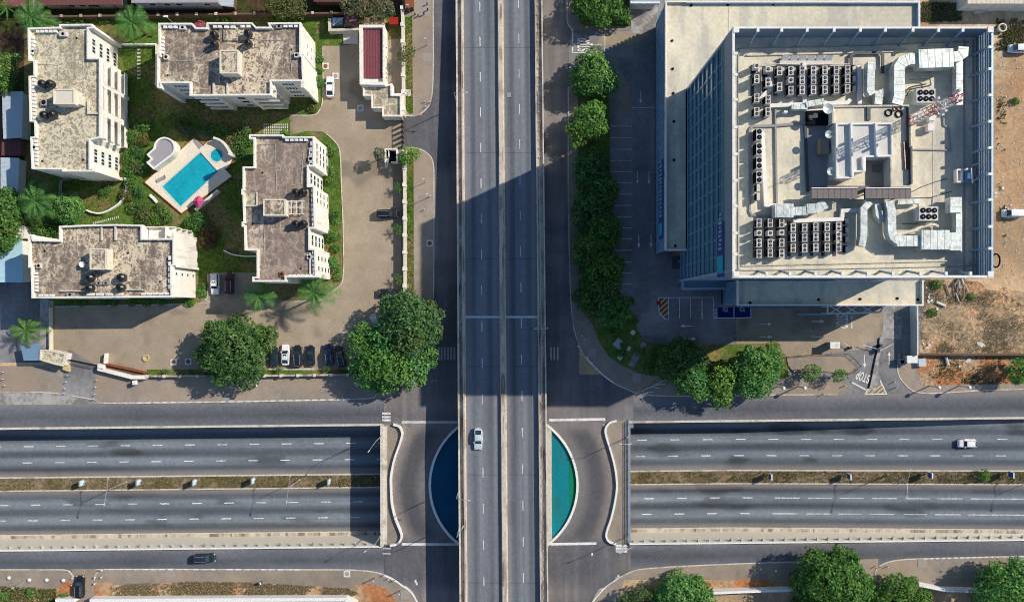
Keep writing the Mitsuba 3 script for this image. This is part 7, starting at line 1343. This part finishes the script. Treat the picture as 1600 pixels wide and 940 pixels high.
# two people on foot
def person(px, py, ang, shirt, trousers, label, z=.12):
    import manifold3d as m3
    k = thing('person', label, 'person'); X, Y = P(px, py, .8); sph = lambda c, r: m3.Manifold.sphere(r, 12).translate(list(c))
    J = {'hipl': (0, .10, .88), 'hipr': (0, -.10, .88), 'kl': (.14, .10, .48), 'kr': (-.08, -.10, .48), 'al': (.16, .10, .06), 'ar': (-.28, -.10, .12), 'ch': (.02, 0, 1.28), 'pel': (0, 0, .94), 'sl': (.02, .19, 1.40), 'sr': (.02, -.19, 1.40), 'el': (-.10, .24, 1.12), 'er': (.14, -.24, 1.14), 'wl': (-.02, .24, .88), 'wr': (.32, -.22, .98), 'nk': (.03, 0, 1.50), 'hd': (.05, 0, 1.64), 'tl': (.30, .10, .04), 'tr': (-.16, -.10, .05)}
    R = dict(hipl=.10, hipr=.10, kl=.065, kr=.065, al=.045, ar=.045, ch=.15, pel=.14, sl=.075, sr=.075, el=.045, er=.045, wl=.034, wr=.034, nk=.055, hd=.105, tl=.035, tr=.035)
    def limbs(bones):
        out = m3.Manifold()
        for a, b_ in bones: out = out + m3.Manifold.batch_hull([sph(J[a], R[a]), sph(J[b_], R[b_])])
        return out
    t = T().translate([X, Y, z]).rotate([0, 0, 1], ang)
    body = limbs([('hipl', 'kl'), ('kl', 'al'), ('hipr', 'kr'), ('kr', 'ar'), ('al', 'tl'), ('ar', 'tr'), ('pel', 'ch'), ('hipl', 'pel'), ('hipr', 'pel'), ('ch', 'sl'), ('ch', 'sr'), ('sl', 'el'), ('el', 'wl'), ('sr', 'er'), ('er', 'wr'), ('ch', 'nk'), ('nk', 'hd')])
    for s, w_ in ((1, 'wl'), (-1, 'wr')):
        for f in range(4): body = body + m3.Manifold.batch_hull([sph(np.array(J[w_])+[.012*(f-1.5), 0, -.05], .014), sph(np.array(J[w_])+[.018*(f-1.5), 0, -.14+.01*abs(f-1.5)], .009)])
        body = body + m3.Manifold.batch_hull([sph(np.array(J[w_])+[.03, 0, -.02], .014), sph(np.array(J[w_])+[.055, 0, -.075], .010)])
    body = body + sph((.155, 0, 1.63), .018)
    put('body', body, 'brown', k, smooth=40, to=t)
    for a in ('ch', 'sl', 'sr', 'el', 'er', 'pel'): R[a] += .018
    put('shirt', limbs([('pel', 'ch'), ('ch', 'sl'), ('ch', 'sr'), ('sl', 'el'), ('sr', 'er')]), shirt, k, smooth=40, to=t)
    for a in ('hipl', 'hipr', 'kl', 'kr', 'al', 'ar'): R[a] += .016
    put('trousers', limbs([('hipl', 'kl'), ('kl', 'al'), ('hipr', 'kr'), ('kr', 'ar'), ('hipl', 'hipr')]), trousers, k, smooth=40, to=t)
    put('hair', m3.Manifold.sphere(.112, 14).translate([.035, 0, 1.665]), 'black', k, smooth=True, to=t)
person(401.5, 601.5, 20, 'white', 'black', 'person in a white shirt walking on the pavement below the big round tree')
person(407.5, 909.5, 200, 'sheet_blue', 'black', 'person in a pale blue shirt walking on the south pavement')
# loose stones on the bare earth
mb = MB(); q_ = np.random.default_rng(9)
for X_, Y_, _ in inside([(1556, 30), (1600, 30), (1600, 430), (1500, 440), (1437, 436), (1437, 550), (1600, 550), (1600, 440), (1560, 430)], 900)+inside([(1428, 558), (1600, 558), (1600, 598), (1430, 602)], 160)+inside([(175, 912), (550, 918), (548, 931), (176, 932)], 90):
    s_ = q_.uniform(.08, .26); mb.cbox(X_, Y_, 0 if Y_ > -25 else .14, s_*1.3, s_, s_*.6, q_.uniform(0, 3))
solo('stones', mb, 'pale_warm', 'loose pale stones scattered over the bare earth', 'stones', kind='stuff')
# debris on the vacant lot
r_ = np.random.default_rng(5)
heap = sorted((1502+r_.normal()*7, 449+r_.normal()*9) for _ in range(16))
for i, h_ in enumerate(heap):
    a = P(*h_, .4); th = r_.uniform(.9, 2.2); l = r_.uniform(1.2, 3.2); d = np.array([math.cos(th), math.sin(th)])*l/2; zz = .2+.25*((i*7) % 16//5)
    solo('log', MB().tube([(a[0]-d[0], a[1]-d[1], zz), (a[0]+d[0], a[1]+d[1], zz+r_.uniform(-.08, .2))], r_.uniform(.09, .22), 7), 'wood' if i % 3 else 'pale_warm', f'weathered log in the heap on the vacant lot, {ORD[i]} from the left', 'log', 'logs of the heap')
for x0, y0, x1, y1, r, l in ((1463, 472, 1477, 478, .3, 'pale fallen log at the left of the log heap'), (1477, 443, 1484, 462, .16, 'thin dark log standing out left of the heap'), (1478, 557, 1481, 570, .33, 'thick pale concrete pipe in front of the lot wall'), (1455, 460, 1466, 456, .12, 'thin branch lying near the office wall')):
    solo('log' if 'pipe' not in l else 'concrete_pipe', MB().tube([(*P(x0, y0, .3), .3), (*P(x1, y1, .3), .35)], r, 9), 'pale' if 'pale' in l else 'wood', l, 'log' if 'pipe' not in l else 'pipe')
def rubble(name, label, px, py, r, n, mat, seed, cat='rubble'):
    q = np.random.default_rng(seed); k = thing(name, label, cat)
    for i in range(n):
        c = np.array(P(px, py))+q.normal(size=2)*r; s = q.uniform(.18, .5); put('piece', MB().cbox(c[0], c[1], .0, s*1.4, s, s*.7, q.uniform(0, 3)), mat, k)
rubble('rubble_heap', 'pale rubble heap in front of the lot wall', 1510, 564, .6, 14, 'pale', 1); rubble('rubble_heap', 'scattered pale rubble by the office ramp wall', 1447, 540, .7, 8, 'pale', 2); rubble('rubble_heap', 'scatter of pale rubble near the fallen log', 1452, 468, .8, 10, 'pale', 3); rubble('rubble_heap', 'rubble beside the sunny verge at the right edge', 1562, 300, 1.6, 9, 'pale', 4)
solo('plastic_sheet', MB().prism(Polygon(PP([(1526, 534), (1535, 535), (1540, 540), (1533, 542), (1527, 539)])), 0, .12), 'white', 'crumpled white sheet lying on the vacant lot', 'sheet'); solo('concrete_block', MB().prism(Polygon(PP([(1519, 16), (1536, 13), (1537, 20), (1521, 23)])), 0, .9), 'pale', 'pale concrete block in the shade at the top right', 'block')
k = thing('well_ring', 'round pale concrete well ring on the soil beside the tower', 'well ring'); c = P(1567, 43, .9); put('ring', MB().prism(Point(*c).buffer(.95, 16).difference(Point(*c).buffer(.7, 16)), 0, .9), 'cream', k); put('floor', MB().sheet(Point(*c).buffer(.7, 16), .3), 'wood', k)
k = thing('pump_box', 'grey green metal pump box at the corner of the lot wall', 'box'); put('box', MB().cbox(*P(1441, 566, 1.1), 0, 1.5, 1.6, 1.1, .1), 'sheet_blue', k); put('lid', MB().cbox(*P(1441, 566, 1.1), 1.1, 1.6, 1.7, .08, .1), 'sheet_grey', k)
k = thing('guard_kiosk', 'white guard kiosk with an overhanging roof at the foot of the ramp wall', 'kiosk'); put('wall', MB().cbox(*P(1425, 561, 2.5), 0, 1.9, 1.3, 2.4), 'pale', k); put('roof', MB().cbox(*P(1425.5, 561, 2.5), 2.4, 2.3, 1.6, .14), 'white', k)
k = thing('ramp_fan', 'grey box with a round black vent beside the guard kiosk', 'vent box'); put('box', MB().cbox(*P(1410, 565, 1.3), 0, 1.3, 1.4, 1.3), 'grey', k); put('vent', MB().cyl(*P(1410, 565, 1.3), 1.3, 1.36, .4, 14), 'black', k)
k = thing('parking_kiosk', 'white flat roofed ticket kiosk in the middle of the office exit', 'kiosk'); X, Y = P(1305, 539, 2.8); put('wall', MB().cbox(X, Y, 0, 1.7, 1.1, 2.6), 'grey', k); put('roof', MB().cbox(X, Y, 2.6, 2.1, 1.4, .16), 'white', k); put('hatch', MB().cbox(X+.45, Y, 2.76, .7, .6, .05), 'pale', k)
k = thing('barrier', 'ticket barrier machine on the exit island', 'barrier'); X, Y = P(1373, 547, 1.2); put('cabinet', MB().cbox(X, Y, .2, .6, .9, 1.1), 'dark_metal', k); put('cabinet', MB().cbox(X+.6, Y+1.0, .2, .5, .7, 1.1), 'dark_metal', k); put('arm', MB().beam((X, Y+.2, 1.1), (X-3.4, Y+1.2, 1.15), .1), 'white', k); put('arm', MB().beam((X+.4, Y, 1.1), (X+3.2, Y+1.4, 1.15), .1), 'white', k)
k = thing('barrier', 'lowered barrier arm beside the ticket kiosk', 'barrier'); X, Y = P(1330, 543, 1.0); put('cabinet', MB().cbox(X, Y, 0, .4, .6, 1.0), 'dark_metal', k); put('arm', MB().beam((X, Y, .9), (*P(1318, 535, 1), .95), .09), 'white', k)
k = thing('planter_bed', 'long sand coloured planter bed with black railings beside the exit', 'planter'); put('bed', MB().prism(Polygon(PP([(1228, 557), (1322, 554), (1331, 567), (1340, 572), (1330, 583), (1262, 579), (1240, 582), (1231, 570)])), .0, .35), 'sidewalk', k)
rl = curve(PP([(1222, 560), (1230, 572), (1240, 582), (1250, 586)]), 5)
put('railing', MB().tube([(x, y, 1.0) for x, y in rl], .06, 5), 'black', k); put('railing', MB().tube([(x, y, 1.0) for x, y in PP([(1227, 557), (1270, 553.5), (1324, 553), (1338, 566), (1343, 571), (1330, 582)])], .06, 5), 'black', k)
for x, y in [(1228, 557), (1250, 555), (1272, 553.5), (1298, 553), (1324, 553), (1333, 560), (1343, 571), (1336, 577), (1330, 582)]: put('railing_post', MB().cyl(*P(x, y), .1, 1.0, .05, 5), 'black', k)
k = thing('street_sign', 'blue street sign beside the shaded corner kerb', 'sign'); X, Y = P(911, 506, 2.4); put('post', MB().cyl(X, Y, .1, 2.0, .05, 6), 'steel', k); put('panel', MB().cbox(X+.2, Y-.6, 1.7, .08, 1.6, .9, .2), 'canopy_blue', k)
for i, (x, y) in enumerate(((907.5, 522), (911.5, 527))):
    k = thing('bicycle', f'white bicycle parked on the shaded corner pavement, {"left" if i == 0 else "right"} one', 'bicycle'); X, Y = P(x, y, .6); th = math.radians(-55); d = np.array([math.cos(th), math.sin(th)])
    for s in (-.52, .52): put('wheel', MB().tube([(X+d[0]*(s+.33*math.cos(a)), Y+d[1]*(s+.33*math.cos(a)), .46+.33*math.sin(a)) for a in np.linspace(0, 6.28, 15)], .03, 5), 'white', k)
    w = lambda u, z: (X+d[0]*u, Y+d[1]*u, z)
    put('frame', MB().beam(w(-.52, .46), w(-.15, .95), .05).beam(w(-.15, .95), w(.38, .95), .05).beam(w(.52, .46), w(.36, 1.05), .05).beam(w(-.05, .46), w(.38, .95), .05).beam(w(-.52, .46), w(-.05, .46), .05), 'white', k); put('saddle', MB().cbox(*w(-.17, 0)[:2], 1.0, .28, .14, .07, th), 'black', k); n_ = np.array([-d[1], d[0]]); put('handlebar', MB().beam((w(.36, 1.08)[0]-n_[0]*.28, w(.36, 1.08)[1]-n_[1]*.28, 1.08), (w(.36, 1.08)[0]+n_[0]*.28, w(.36, 1.08)[1]+n_[1]*.28, 1.08), .04), 'steel', k)
k = thing('concrete_grid', 'pale slatted concrete cover in the shaded corner garden', 'drain cover'); c = P(968, 538, .3); put('slab', MB().cbox(*c, .1, 2.5, 2.0, .15, -.72), 'grey', k)
for i in range(5): put('bar', MB().cbox(c[0]+(i-2)*.42*math.cos(-.72), c[1]+(i-2)*.42*math.sin(-.72), .25, .2, 1.8, .06, -.72), 'pale', k)
for x, y, l in ((982, 544, 'small square inspection cover beside the slatted cover'), (969, 558, 'pale slab in the corner lawn'), (989, 519, 'round drain cover in a slab beside the office drive'), (1036, 560, 'square slab in the shaded shrub bed')): solo('slab', MB().cbox(*P(x, y, .3), .1, .95, .95, .14, -.6), 'pale', l, 'slab')
k = thing('fallen_branch', 'pale bare branches lying across the shaded corner kerb', 'branch')
for a, b_ in (((1002, 612), (1048, 590)), ((1010, 606), (1030, 606)), ((1020, 603), (1040, 600)), ((995, 620), (1016, 612)), ((1008, 615), (1022, 612)), ((1030, 598), (1036, 592))): put('branch', MB().tube([(*P(*a, .3), .25), (*P((a[0]+b_[0])/2, (a[1]+b_[1])/2-1.5, .4), .5), (*P(*b_, .5), .6)], .09, 5), 'pale', k)
k = thing('light_pole', 'slim pole with a white lamp cluster behind the upper middle block', 'street lamp'); c = P(259, 26, 5); put('pole', MB().cyl(*c, 0, 5, .07, 6), 'lamp_grey', k); put('lamp', MB().cbox(c[0]+.2, c[1], 4.9, .5, .4, .25), 'white', k); put('lamp', MB().cbox(c[0]-.35, c[1], 4.9, .35, .3, .2), 'white', k)
